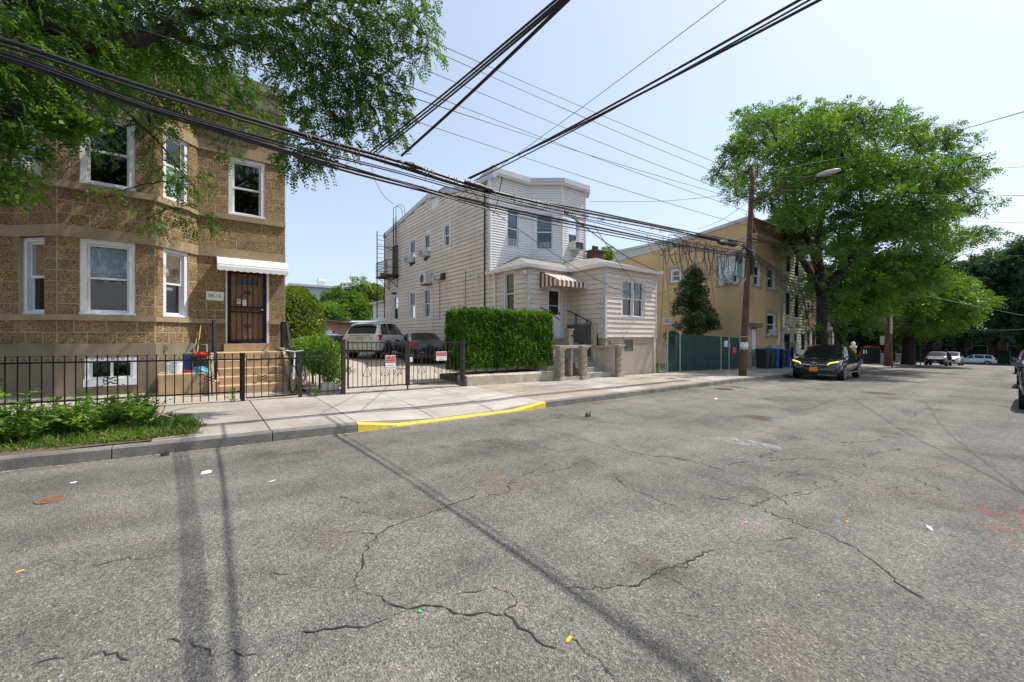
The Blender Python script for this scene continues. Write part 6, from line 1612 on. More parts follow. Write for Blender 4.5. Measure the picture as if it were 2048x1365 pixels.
car('parked_car', 'black car with three-pointed star grille and lit yellow running lights parked at the kerb', 'car', (mx, my, zr(mx) + .02), math.pi + rad(3), prof_coupe(), M['p_black'], (1.42, -1.45), .355,
    [(-.95, -.2, -.72, -.2), (-.12, .98, -.12, .42)], (.34, 1.0, .86), (-2.0, -1.35), seam=(-.18, -.98), extra=merc)
# --- silver off-roader in the driveway, seen from behind
def silver(t, S_):
    h = 2.4
    plate_at(t, -h - .0, .98, 'plate_white', .32, .17)
    obj('tailgate_chrome', MB().box(-h - .02, -h + .02, -.5, .5, 1.10, 1.13), M['chrome'], t, local=True)
    for s in (-1, 1):
        obj('tail_lamp', MB().hexa([(-h + .0, s * .52, .94), (-h + .05, s * .52, .94), (-h + .38, s * .925, .93), (-h + .12, s * .925, .90), (-h + .03, s * .50, 1.0), (-h + .07, s * .50, 1.0), (-h + .42, s * .92, 1.14), (-h + .15, s * .90, 1.14)]), M['lamp_red'], t, local=True)
        obj('roof_rail', MB().tube([(-1.9, s * .66, 1.72), (-1.7, s * .67, 1.78), (.3, s * .67, 1.80), (.5, s * .66, 1.76)], .018, 5), M['p_silver'], t, local=True)
        obj('fog_slot', MB().box(-h - .005, -h + .03, s * .45 - .12, s * .45 + .12, .63, .67), M['lamp_red'], t, local=True)
    obj('bumper', MB().hexa([(-h - .07, -.80, .42), (-h + .3, -.96, .42), (-h + .3, .96, .42), (-h - .07, .80, .42), (-h - .07, -.80, .70), (-h + .3, -.955, .74), (-h + .3, .955, .74), (-h - .07, .80, .70)]), M['p_silver'], t, local=True)
    obj('bumper_guard', MB().hexa([(-h - .06, -.7, .36), (-h + .3, -.9, .36), (-h + .3, .9, .36), (-h - .06, .7, .36), (-h - .075, -.7, .44), (-h + .3, -.93, .44), (-h + .3, .93, .44), (-h - .075, .7, .44)]), M['blackp'], t, local=True)
    obj('spoiler', MB().hexa([(-h + .24, -.62, 1.70), (-h + .6, -.7, 1.74), (-h + .6, .7, 1.74), (-h + .24, .62, 1.70), (-h + .22, -.62, 1.74), (-h + .6, -.7, 1.81), (-h + .6, .7, 1.81), (-h + .22, .62, 1.74)]), M['p_silver'], t, local=True)
    obj('running_board', MB().box(-.75, .95, .86, .99, .33, .37).box(-.75, .95, -.99, -.86, .33, .37), M['blackp'], t, local=True)
    obj('aerial', MB().hexa([(-1.2, -.02, 1.80), (-1.05, -.02, 1.80), (-1.05, .02, 1.80), (-1.2, .02, 1.80), (-1.24, -.008, 1.98), (-1.18, -.008, 1.98), (-1.18, .008, 1.98), (-1.24, .008, 1.98)]), M['white'], t, local=True)
sh_ = math.radians(46)
cx_, cy_ = 7.28 + 0.0, 21.1
car('parked_car', 'silver off-roader parked aslant in the driveway with its rear to the gate', 'car', (7.62, 21.05, lot(7, 21) - .05), sh_, prof_suv(4.8, 1.80, .94), M['p_silver'], (1.42, -1.42), .40,
    [(-1.98, -1.12, -1.72, -1.12), (-1.04, -.02, -1.04, -.02), (.06, 1.05, .06, .42)], (.32, .98, .9), (-2.26, -1.98), seam=(-.02, -1.08), extra=silver)
def dark_sedan(t, S_):
    h = 2.3
    obj('rear_bumper', MB().hexa([(-h - .06, -.70, .26), (-h + .25, -.90, .26), (-h + .25, .90, .26), (-h - .06, .70, .26), (-h - .06, -.72, .62), (-h + .25, -.90, .64), (-h + .25, .90, .64), (-h - .06, .72, .62)]), M['p_navy'], t, local=True)
    obj('bumper_inset', MB().box(-h - .075, -h - .05, -.5, .5, .30, .40), surf('wine_plastic', (.10, .02, .025), .5), t, local=True)
    plate_at(t, -h - .045, .72, 'blackp', .32, .16)
    for s in (-1, 1):
        obj('tail_lamp', MB().hexa([(-h - .02, s * .5, .76), (-h + .05, s * .5, .76), (-h + .35, s * .90, .76), (-h + .05, s * .86, .76), (-h - .01, s * .55, .92), (-h + .05, s * .55, .92), (-h + .3, s * .88, .96), (-h + .06, s * .82, .96)]), M['lamp_red'], t, local=True)
    obj('spoiler', MB().box(-h + .02, -h + .14, -.62, .62, 1.005, 1.03), M['p_navy'], t, local=True)
    obj('emblem', MB().box(-h - .035, -h + .0, -.06, .06, .86, .92), M['chrome'], t, local=True)
hd_ = math.radians(76)
car('parked_car', 'dark blue saloon half hidden by the hedge behind the driveway gate', 'car', (8.05 + 2.3 * math.cos(hd_), 16.4 + 2.3 * math.sin(hd_), lot(8, 17.5) - .02), hd_, prof_sedan(4.6, 1.42, .88), M['p_navy'], (1.4, -1.32), .32,
    [(-.85, -.1, -.62, -.1), (-.04, 1.0, -.04, .40)], (.36, 1.08, .92), (-1.55, -.85), seam=(-.06, -.88), extra=dark_sedan)
car('parked_car', 'black car behind the silver off-roader with only its windscreen showing', 'car', (4.75, 24.6, lot(5, 24)), rad(-62), prof_suv(4.4, 1.68, .9), M['p_black'], (1.35, -1.35), .35, [(-1.7, -.1, -1.5, -.1), (0, 1.0, 0, .4)], (.32, .95, .85), (-2.0, -1.7))
tarp = thing('tarp', 'bright yellow, blue and green patterned cloth lying on the black car in the driveway', 'cloth', (5.0, 23.6, lot(5, 24) + 1.6))
def tp(s, t): return (4.62 + s * .72, 23.5 + t * .5, lot(5, 24) + 1.50 + .5 * math.sin(t * 2.4) * (1 - .5 * abs(s - .5)) + .04 * mnoise.noise((s * 6, t * 5, 3)))
m, nt_m, b_m = new_mat('patterned_cloth'); vv = N(nt_m, 'ShaderNodeTexVoronoi'); vv.inputs['Scale'].default_value = 4.5; nt_m.links.new(wpos(nt_m), vv.inputs['Vector'])
cr_ = ramp(nt_m, vv.outputs['Color'], [(0, (.02, .22, .45)), (.35, (.10, .42, .12)), (.6, (.65, .6, .05)), (.85, (.1, .4, .6))]); cr_.color_ramp.interpolation = 'CONSTANT'; nt_m.links.new(cr_.outputs[0], b_m.inputs['Base Color'])
obj('cloth', MB().grid(tp, 10, 8), m, tarp, smooth=True, fix=False)
# --- far cars
def simple_front(t, S_, h=2.3, lampz=.80, grz=.62, w=.9):
    for s in (-1, 1): obj('headlight', MB().hexa([(h - .1, s * .5, lampz - .06), (h - .02, s * .5, lampz - .06), (h - .2, s * w * .9, lampz), (h - .3, s * w * .9, lampz), (h - .12, s * .5, lampz + .06), (h - .06, s * .5, lampz + .06), (h - .25, s * w * .89, lampz + .13), (h - .34, s * w * .88, lampz + .13)]), M['lamp_clear'], t, local=True)
    obj('grille', MB().hexa([(h - .05, -.42, grz - .1), (h + .012, -.42, grz - .1), (h + .012, .42, grz - .1), (h - .05, .42, grz - .1), (h - .1, -.5, grz + .1), (h - .03, -.5, grz + .1), (h - .03, .5, grz + .1), (h - .1, .5, grz + .1)]), M['blackp'], t, local=True)
    obj('grille_trim', MB().bar((h + .005, -.46, grz - .12), (h + .005, .46, grz - .12), .03, .03).box(h - .02, h + .03, -.07, .07, grz - .05, grz + .05), M['chrome'], t, local=True)
    plate_at(t, h + .03, grz - .2, 'plate_white')
nx, ny = 65.0, 7.5
car('parked_car', 'dark plum car facing the camera near the far corner', 'car', (nx + 2, ny, zr(nx + 2)), math.pi, prof_suv(4.6, 1.62, .91), M['p_maroon'], (1.4, -1.4), .36, [(-1.8, -.1, -1.6, -.1), (0, 1.0, 0, .42)], (.3, .95, .85), (-2.1, -1.8), extra=lambda t, S_: simple_front(t, S_, 2.3, .86, .68))
wx_, wy_ = 74.0, 7.3
car('parked_car', 'white car standing just behind the dark plum car', 'car', (wx_ + 2, wy_, zr(wx_ + 2)), math.pi, prof_suv(4.5, 1.7, .9), M['p_white'], (1.35, -1.35), .36, [(-1.8, -.1, -1.6, -.1), (0, 1.0, 0, .42)], (.3, .95, .85), (-2.05, -1.75), extra=lambda t, S_: simple_front(t, S_, 2.25, .9, .7))
def tail(t, S_):
    for s in (-1, 1): obj('tail_lamp', MB().box(-2.36, -2.12, s * .87 - .05, s * .87 + .05, .88, 1.12), M['lamp_red'], t, local=True)
car('parked_car', 'pale silver estate car seen side-on across the end of the street', 'car', (99, 7.0, zr(99) - .1), rad(90), prof_suv(4.75, 1.7, .92), M['p_white'], (1.4, -1.4), .36, [(-1.95, -1.1, -1.75, -1.1), (-1.02, -.02, -1.02, -.02), (.06, 1.05, .06, .42)], (.32, .98, .9), (-2.26, -1.95), extra=tail)
car('parked_car', 'red car parked along the right edge of the street', 'car', (46.3, .42, zr(46) + .02), math.pi, prof_suv(4.6, 1.68, .91), M['p_red'], (1.4, -1.4), .36, [(-1.8, -.1, -1.6, -.1), (0, 1.0, 0, .42)], (.3, .95, .85), (-2.1, -1.8), extra=lambda t, S_: simple_front(t, S_, 2.3, .88, .68))
car('parked_car', 'black car at the right edge of the photo in front of the red one', 'car', (27.4, -.22, zr(27) + .02), math.pi, prof_suv(4.7, 1.74, .93), M['p_black'], (1.4, -1.4), .37, [(-1.8, -.1, -1.6, -.1), (0, 1.0, 0, .42)], (.3, .95, .85), (-2.1, -1.8), extra=lambda t, S_: simple_front(t, S_, 2.35, .9, .68))
car('parked_car', 'very dark car just entering the photo at the right border', 'car', (17.9, -.50, zr(18) + .02), math.pi, prof_suv(4.7, 1.7, .92), M['p_navy'], (1.4, -1.4), .37, [(-1.8, -.1, -1.6, -.1), (0, 1.0, 0, .42)], (.3, .95, .85), (-2.1, -1.8), extra=lambda t, S_: simple_front(t, S_, 2.35, .9, .68))
car('parked_car', 'orange red car parked behind the far black fence', 'car', (60.0, 11.9, sw(58, 10) + .05), rad(8), prof_suv(4.6, 1.85, .92), M['p_orange'], (1.4, -1.32), .32, [(-.85, -.1, -.62, -.1), (-.04, 1.0, -.04, .40)], (.36, 1.08, .92), (-1.55, -.85))
# ------------------------------------------------------------------ green screened fence and its gate
YG = 10.45
FG = Face((15, YG), (30, YG))
gx = [xat(1334, YG), xat(1359, YG), xat(1441, YG), xat(1457, YG), xat(1479, YG)]
gt = thing('screen_fence', 'dark green privacy screened fence between the pink house and the utility pole', 'fence', (20, YG, -.1))
for k, (a, b) in enumerate(zip(gx, gx[1:])):
    z1a = E + .16 - .03 * (a - gx[0]); z1b = E + .16 - .03 * (b - gx[0])
    n = max(1, int((b - a) / 1.25)); 
    for i in range(n):
        p = a + (b - a) * i / n + .035; q = a + (b - a) * (i + 1) / n - (.035 if i == n - 1 else .004)
        ta = z1a + (z1b - z1a) * (p - a) / (b - a); tb = z1a + (z1b - z1a) * (q - a) / (b - a)
        obj('screen_panel', MB().hexa([(p, YG - .012, sw(p, YG) + .05), (q, YG - .012, sw(q, YG) + .05), (q, YG + .012, sw(q, YG) + .05), (p, YG + .012, sw(p, YG) + .05), (p, YG - .012, ta), (q, YG - .012, tb), (q, YG + .012, tb), (p, YG + .012, ta)]), M['green_panel'], gt)
for k, x in enumerate(gx):
    obj('post', MB().lathe((x, YG - .02, 0), [(.032, sw(x, YG) - .05), (.032, E + .20 - .03 * (x - gx[0])), (.001, E + .22 - .03 * (x - gx[0]))], 8), M['galv'], gt)
obj('mailbox', MB().fblock(FG, xat(1343.5, YG) - 15, xat(1350, YG) - 15, .013, .16, E - .30, E + .02, .01), surf('mailbox_dark', (.05, .055, .05), .6), gt)
def small_sign(u0, u1, v0, v1, label, col, Y=YG, word=None):
    a, b = onY(u0, v1, Y - .03), onY(u1, v0, Y - .03); m_ = col
    t = thing('fence_sign', label, 'sign', (a.x, Y - .03, a.z)); F = Face((0, Y), (80, Y))
    obj('board', MB().fbox(F, a.x, b.x, .014, .024, a.z, b.z), m_, t)
    if word:
        for i, s in enumerate(word): text_mesh('lettering', s, (b.z - a.z) * .26, M['white'], face_matrix(F, (a.x + b.x) / 2, .025, b.z - (b.z - a.z) * (.27 + .42 * i)) @ Matrix.Diagonal((.8, 1, 1, 1)), t, .001)
small_sign(1449, 1456, 682, 694, 'small white notice with a black mark on the green screened fence', M['white'])
small_sign(1455, 1461, 687.5, 696, 'small pink notice beside the white one on the green screened fence', flat('pink_board', (.55, .15, .25), .6))
small_sign(1465.5, 1473, 695, 707, 'red sign with white lettering on the green screened fence', M['red'], word=['PRIVATE', 'PARKING'])
cg = thing('chain_gate', 'narrow galvanised chain-link gate between the pink house and the green fence', 'gate', (16.4, YG, 0))
ga, gb = xat(1318, YG), xat(1331.5, YG); zb0 = sw(16, YG) + .05
obj('frame', MB().tube([(ga, YG, zb0), (ga, YG, E - .15), (gb, YG, E - .15), (gb, YG, zb0), (ga, YG, zb0)], .02, 6), M['galv'], cg)
mesh = MB()
for k in range(-16, 9):
    for sg in (1, -1):
        x0 = ga + k * .085; pts = []
        for z in np.linspace(zb0, E - .15, 12):
            x = x0 + (z - zb0) * .6 if sg > 0 else gb - (x0 - ga) - (z - zb0) * .6
            if ga <= x <= gb: pts.append((x, YG, z))
        if len(pts) > 1: mesh.tube(pts, .003, 3, False)
tag(obj('wire_mesh', mesh, M['galv'], cg), kind='stuff')
# evergreen behind the fence
ev = thing('evergreen_tree', 'dark evergreen tree with loose sprays behind the green fence', 'tree', (22.6, 12.4, -.3))
tx = 22.6
hr = random.Random(4); hol = []
for k in range(95):
    f = hr.random() ** .8; z_ = .6 + f * 5.0; w_ = 1.95 * (1 - f) ** .75 * (.55 + .45 * min(1, f * 5)) + .12; a_ = hr.uniform(0, 6.28); q_ = hr.random() ** .5 * w_; rr_ = hr.uniform(.28, .56) * (1 - .35 * f)
    hol.append(((tx + math.cos(a_) * q_ + .25 * (1 - f), 12.4 + math.sin(a_) * q_ * .7, z_), (rr_ * 1.25, rr_, rr_ * .75)))
blob_foliage('foliage', ev, hol, 21000, .125, M['leaf_holly'], up=.1, shell=.1)
tb = MB().tube([(tx, 12.4, -.2), (tx + .03, 12.4, 2.6), (tx - .06, 12.3, 5.3)], [.09, .06, .015], 6)
for k in range(60):
    c, r_ = random.choice(hol); d = rand_dirs(1)[0]; e = Vector(c) + Vector(d * np.array(r_) * .9); z0 = min(e.z - .1, 5.0) * random.uniform(.55, .95) + .1
    tb.tube([(tx, 12.4, z0), ((tx + e.x) / 2, (12.4 + e.y) / 2, (z0 + e.z) / 2 + .1), tuple(e)], [.025, .015, .005], 4)
obj('trunk', tb, M['bark'], ev)

# ------------------------------------------------------------------ ochre stucco house
X3 = 25.3; Y3 = 10.45; X3R = 29.9
H3 = thing('stucco_house', 'two storey ochre stucco house with sloping roof behind the utility pole', 'house', (27, 14, -.3))
F3s = Face((X3, 24), (X3, Y3)); F3f = Face((X3, Y3), (X3R, Y3))
def r3(y): return float(np.interp(y, [10.4, 13.96, 15.93, 19.3, 24], [E + 6.92, E + 6.46, E + 6.12, E + 5.9, E + 5.5]))
def s3win(ul, ur, vt, vb):
    a = onX(ul, vt, X3); b = onX(ur, vt, X3); lo = onX(ul, vb, X3); return (24 - a.y, 24 - b.y, lo.z, a.z)
w3 = [s3win(1437, 1477, 517, 571), s3win(1341, 1362, 540, 566), s3win(1326, 1343, 636, 649)]
wall(H3, F3s, 0, F3s.L, -.6, E + 5.5, w3, M['stucco'], -.2, 0)
gp_ = [(Y3, E + 5.5), (24, E + 5.5)] + [(y, r3(y)) for y in (24, 19.3, 15.93, 13.96, Y3)]
obj('gable', MB().prism(gp_, lambda p: (X3, p[0], p[1]), lambda p: (X3 + .2, p[0], p[1])), M['stucco'], H3)
def f3win(ul, ur, vt, vb):
    a, b = onY(ul, vt, Y3), onY(ur, vb, Y3); return (a.x - X3, b.x - X3, b.z, a.z)
w3f = [f3win(1507, 1521, 528, 574), f3win(1534, 1551, 533, 580), f3win(1533, 1552, 626, 672)]
d3 = f3win(1498, 1514, 657, 733); d3 = (d3[0], d3[1], sw(27, Y3) + .0, d3[3])
wall(H3, F3f, .2, F3f.L, -.6, E + 6.6, w3f + [d3], M['stucco'], -.2, 0)
obj('base_course', MB().fbox(F3f, 0, d3[0] - .03, .002, .03, -.6, E - .62).fbox(F3f, d3[1] + .03, F3f.L, .002, .03, -.6, E - .62), M['grey_paint'] if False else surf('grey_base', (.33, .34, .36), .8, .1), H3)
tri = surf('grey_surround', (.34, .30, .24), .8, .1)
for w in w3f + [w3[0], w3[1]]:
    F = F3f if w in w3f else F3s
    obj('surround', MB().fbox(F, w[0] - .14, w[0], .003, .035, w[2] - .1, w[3] + .12).fbox(F, w[1], w[1] + .14, .003, .035, w[2] - .1, w[3] + .12).fbox(F, w[0], w[1], .003, .035, w[3], w[3] + .12).fbox(F, w[0] - .18, w[1] + .18, .036, .07, w[2] - .1, w[2]), tri, H3)
window(H3, F3s, *w3[0], -.05, cas=.1, sash=.06, blind='curtain', blind_to=.72); window(H3, F3s, *w3[1], -.05, cas=.1); window(H3, F3s, *w3[2], -.05, cas=.08)
for w in w3f: window(H3, F3f, *w, -.05, cas=.09, sash=.05)
dk = d3[1] - d3[0]
obj('dark_door', MB().fbox(F3f, d3[0], d3[0] + dk * .42, -.15, -.1, d3[2] + .15, d3[3]), surf('door_dark', (.03, .02, .018), .5), H3)
obj('white_door', MB().fbox(F3f, d3[0] + dk * .46, d3[1], -.12, -.06, d3[2] + .15, d3[3] - .04), M['plastic_white'], H3)
obj('door_step', MB().fbox(F3f, d3[0] - .1, d3[1] + .1, -.15, .3, d3[2] - .2, d3[2] + .14), M['step_concrete'], H3)
obj('roof', MB().prism([(Y3 - .0, E + 6.9)] + [(y, r3(y) + .04) for y in (13.96, 15.93, 19.3, 24)] + [(24, E + 5.4), (Y3 + .3, E + 5.4)], lambda p: (X3 + .21, p[0], p[1]), lambda p: (X3R + .1, p[0], p[1])), M['roofing'], H3)
for a, b in ((24, 19.3), (19.3, 15.93), (15.93, 13.96), (13.96, Y3 - .25)):
    za, zb = r3(a), r3(b) + (.03 if b < Y3 else 0)
    obj('rake_trim', MB().hexa([(X3 - .06, b, zb - .12), (X3 + .1, b, zb - .12), (X3 + .1, a, za - .12), (X3 - .06, a, za - .12), (X3 - .08, b, zb + .07), (X3 + .1, b, zb + .07), (X3 + .1, a, za + .07), (X3 - .08, a, za + .07)]), M['gutter'], H3)
mans = surf('mansard_tile', (.21, .115, .07), .8, .2, 4, 30, .25, .3)
rows = MB()
for k in range(7):
    z0 = E + 5.95 + k * .14; o0 = .42 - k * .045
    for i in range(16):
        s = -.05 + (F3f.L + .15) * i / 16; sx_ = (F3f.L + .15) / 16
        rows.fbox(F3f, s + .004, s + sx_ - .004, o0 - .1, o0, z0, z0 + .15)
tag(obj('mansard_tiles', rows, mans, H3), kind='stuff')
obj('eave_box', MB().fbox(F3f, -.05, F3f.L + .1, .003, .46, E + 5.72, E + 5.94), M['trim_stone'], H3)
obj('mansard_core', MB().fbox(F3f, 0, F3f.L, .003, .2, E + 5.945, E + 6.9), mans, H3)
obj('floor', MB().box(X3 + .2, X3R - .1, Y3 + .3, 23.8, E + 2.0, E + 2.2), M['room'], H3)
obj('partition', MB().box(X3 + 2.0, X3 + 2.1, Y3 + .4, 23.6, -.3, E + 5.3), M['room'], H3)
wall(H3, Face((X3R, Y3), (X3R, 24)), .1, 13.4, -.6, E + 6.4, [], M['stucco'], -.2, 0)
for (w, F, lb) in ((w3[0], F3s, 'small white air conditioner low in the upper side window of the ochre house'), (w3f[2], F3f, 'white air conditioner in the ground floor window of the ochre house')):
    t = thing('air_conditioner', lb, 'air conditioner', F.pt((w[0] + w[1]) / 2, 0, w[2])); m_ = (w[0] + w[1]) / 2
    obj('casing', MB().fblock(F, m_ - .28, m_ + .28, -.06, .3, w[2] + .06, w[2] + .42, .01), M['ac_white'], t)
    for k in range(4): obj('louvre', MB().fbox(F, m_ - .24, m_ + .24, .3, .306, w[2] + .12 + k * .07, w[2] + .15 + k * .07), M['ac_dark'], t)
obj('meter_box', MB().fbox(F3f, onY(1537, 690, Y3).x - X3, onY(1550, 690, Y3).x - X3, .031, .15, onY(1540, 705, Y3).z, onY(1540, 690, Y3).z), M['galv'], H3)
obj('house_sign', MB().fbox(F3f, d3[0] - .0, d3[1] + .1, .036, .3, d3[3] + .05, d3[3] + .3), surf('door_hood', (.2, .14, .08), .8), H3)
# cream house next door
X4, X4R = 30.02, 34.6
H4 = thing('cream_house', 'tall cream sided house with dark windows half behind the street tree', 'house', (32, 14, -.5))
F4 = Face((X4, Y3 - .02), (X4R, Y3 - .02))
def f4win(ul, ur, vt, vb):
    a, b = onY(ul, vt, Y3), onY(ur, vb, Y3); return (a.x - X4, b.x - X4, b.z, a.z)
w4 = [f4win(1571, 1579, 510, 545), f4win(1588, 1596, 512, 555), f4win(1570, 1578, 585, 630), f4win(1588, 1596, 590, 636), f4win(1567, 1579, 668, 705), f4win(1585, 1592, 668, 700), f4win(1601, 1608, 668, 700)]
wall(H4, F4, 0, F4.L, -.7, E + 7.6, w4, M['cream'], -.2, -.003)
boards(F4, 0.02, F4.L - .02, E - .75, E + 7.5, .2, w4, M['cream'], single=False, parent=H4)
for w in w4: window(H4, F4, *w, -.03, cas=.05, sash=.05, material='ac_dark', sill=False)
obj('roof', MB().box(X4 - .05, X4R + .1, Y3 - .3, 24, E + 7.6, E + 7.8), M['gutter'], H4)
obj('side_wall', MB().box(X4R - .15, X4R, Y3 + .2, 24, -.7, E + 7.58).box(X4, X4 + .12, Y3 + .2, 24, E + 5, E + 7.58), M['cream'], H4)
obj('back_wall', MB().box(X4 + .13, X4R - .16, 16, 16.2, -.7, E + 7.5), M['room'], H4)
mp_ = onY(1590, 700, Y3 - .2); obj('gas_meter', MB().fbox(F4, mp_.x - X4 - .2, mp_.x - X4 + .25, .03, .3, mp_.z, mp_.z + .55).fbox(F4, mp_.x - X4 - .1, mp_.x - X4 + .4, .03, .25, mp_.z - .25, mp_.z - .01), M['galv'], H4)
obj('service_pipe', MB().tube([F4.pt(mp_.x - X4, .12, mp_.z + .5), F4.pt(mp_.x - X4, .1, mp_.z + 1.4), F4.pt(.3, .1, mp_.z + 1.8), F4.pt(.25, .1, E + 6)], .03, 6), M['galv'], H4)
# bins at the foot of the ochre house
def wbin(u, Y, label, material, w=.55, h=1.05, group=None):
    x = xat(u, Y); z = sw(x, Y); t = thing('wheelie_bin', label, 'bin', (x, Y, z), 0, group)
    b0, b1 = w * .40, w * .5
    obj('body', MB().hexa([(x - b0, Y - b0, z + .06), (x + b0, Y - b0, z + .06), (x + b0, Y + b0, z + .06), (x - b0, Y + b0, z + .06), (x - b1, Y - b1, z + h), (x + b1, Y - b1, z + h), (x + b1, Y + b1, z + h), (x - b1, Y + b1, z + h)]), material, t)
    obj('lid', MB().hexa([(x - b1 - .03, Y - b1 - .05, z + h), (x + b1 + .03, Y - b1 - .05, z + h), (x + b1 + .03, Y + b1 + .05, z + h), (x - b1 - .03, Y + b1 + .05, z + h), (x - b1 + .02, Y - b1 + .04, z + h + .07), (x + b1 - .02, Y - b1 + .04, z + h + .07), (x + b1 - .02, Y + b1, z + h + .1), (x - b1 + .02, Y + b1, z + h + .1)]), material, t)
    for s in (-1, 1): obj('wheel', MB().lathe((x + s * b0, Y + b0, z + .1), [(.1, -.03), (.1, .03), (.03, .032)], 10, 'x'), M['tyre'], t)
    obj('handle', MB().bar((x - b1 * .8, Y + b1 + .06, z + h - .05), (x + b1 * .8, Y + b1 + .06, z + h - .05), .03), material, t)
wbin(1526, 9.95, 'black wheelie bin nearest the doors of the ochre house', M['plastic_black'], .6); wbin(1537, 9.95, 'second black wheelie bin beside the first one', M['plastic_black'], .55)
wbin(1547, 9.95, 'blue wheelie bin between the black bins', M['plastic_blue'], .58, 1.1); wbin(1559, 9.95, 'black wheelie bin standing next to the cream house', M['plastic_black'], .55); wbin(1570, 9.95, 'blue wheelie bin half hidden by the black car', M['plastic_blue'], .55)
rl4 = thing('iron_rail', 'short black iron rail in front of the cream house', 'railing', (31.5, 10.1, -.4))
xa, xb = xat(1563, 9.6), xat(1585, 9.6); obj('post', MB().box(xa - .05, xa + .05, 9.55, 9.65, sw(xa, 9.6), sw(xa, 9.6) + 1.15), M['black_iron'], rl4); obj('post', MB().box(xb - .06, xb + .06, 9.55, 9.65, sw(xb, 9.6), sw(xb, 9.6) + 1.3), M['black_iron'], rl4); obj('bar', MB().bar((xa, 9.6, sw(xa, 9.6) + 1.08), (xb, 9.6, sw(xb, 9.6) + 1.08), .06), M['black_iron'], rl4)
# ------------------------------------------------------------------ further along: brick row, yard fences, corner
RW = thing('brick_rowhouse', 'red brick terraced house with a porch behind the street trees', 'house', (42, 16, -1)); FR = Face((36.0, 15.5), (60, 15.5))
rops = [(2 + k * 3.4, 3.2 + k * 3.4, z, z + 1.7) for k in range(7) for z in (.6, 3.8, 6.9)]
wall(RW, FR, 0, FR.L, -1.6, 9.6, rops, M['brick_far'], -.25, 0)
for o in rops: window(RW, FR, *o, -.08, cas=.09, sash=.06)
obj('back_wall', MB().box(36.2, 59.8, 19, 19.2, -1.6, 9.5), M['room'], RW); obj('roof', MB().box(35.8, 60.2, 15.2, 26, 9.6, 9.9), M['gutter'], RW)
obj('end_wall', MB().box(36.0, 36.2, 15.7, 25, -1.6, 9.58).box(59.8, 60, 15.7, 25, -1.6, 9.58), M['brick_far'], RW)
for k in range(3):
    x = 40 + k * 6.5; p = obj('porch', MB().box(x - 1.5, x + 1.5, 13.2, 15.45, -1.4, -.4), M['old_concrete'], RW); obj('porch_roof', MB().box(x - 1.6, x + 1.6, 13.1, 15.45, 2.3, 2.6), M['gutter'], p)
    for s in (-1.35, 1.25): obj('porch_post', MB().box(x + s, x + s + .12, 13.25, 13.37, -.4, 2.3), M['white_frame'], p)
    obj('porch_door', MB().box(x - .5, x + .5, 15.40, 15.46, -.4, 1.9), M['ac_dark'], p)
def yard_fence(x0, x1, y, label, h, step, m_, name='yard_fence'):
    g = thing(name, label, 'fence', ((x0 + x1) / 2, y, sw(x0, y))); 
    for z in (.12, h - .05): obj('rail', MB().bar((x0, y, sw(x0, y) + z), (x1, y, sw(x1, y) + z), .04, .05), m_, g)
    n = int((x1 - x0) / step)
    for k in range(n + 1): x = x0 + (x1 - x0) * k / n; obj('picket', MB().box(x - .02, x + .02, y - .02, y + .02, sw(x, y) + .03, sw(x, y) + h), m_, g)
    return g
x_a, x_b, x_c = xat(1722, 9.9), xat(1760, 9.9), xat(1777, 9.9)
yard_fence(x_a, x_b, 9.9, 'tall black yard fence with two white tags near the second pole', 1.55, .22, M['black_iron'])
yard_fence(x_b + .1, x_c, 9.9, 'grey yard fence just left of the second pole', 1.05, .2, M['galv'])
yard_fence(xat(1792, 9.9), xat(1811, 9.9), 9.9, 'pale grey yard fence right of the second pole', 1.1, .25, M['galv'])
for u, w_ in ((1727.5, 'left'), (1732.5, 'right')):
    a = onY(u, 704, 9.86); tag(obj('fence_tag', MB().box(a.x - .09, a.x + .09, 9.845, 9.87, a.z - .16, a.z + .16), M['white']), w_ + ' one of two small white tags hung on the tall black yard fence', 'tag', 'white tags on the black yard fence')
gpst = thing('stone_gate_pier', 'tan stone gate pier topped by a white ball', 'pier', (xat(1706, 9.7), 9.7, sw(35, 9.7)))
x = xat(1706.5, 9.7); z = sw(x, 9.7); obj('shaft', MB().fblock(Face((x - .17, 9.87), (x + .17, 9.87)), 0, .34, 0, .34, z, z + 1.45, .02), M['stoop'], gpst); obj('cap', MB().box(x - .21, x + .21, 9.49, 9.91, z + 1.45, z + 1.57), M['white'], gpst)
obj('ball', MB().lathe((x, 9.7, z + 1.57), [(.07, 0), (.12, .06), (.16, .17), (.12, .28), (.04, .34)], 14), M['white'], gpst, smooth=True)
x = xat(1716, 9.6); bb = tag(obj('rubbish_bag', MB().lathe((x, 9.6, sw(x, 9.6)), [(.2, 0), (.33, .15), (.3, .4), (.1, .62), (.06, .7)], 10), M['plastic_blue'], smooth=True), 'blue rubbish bag by the black yard fence', 'bag')
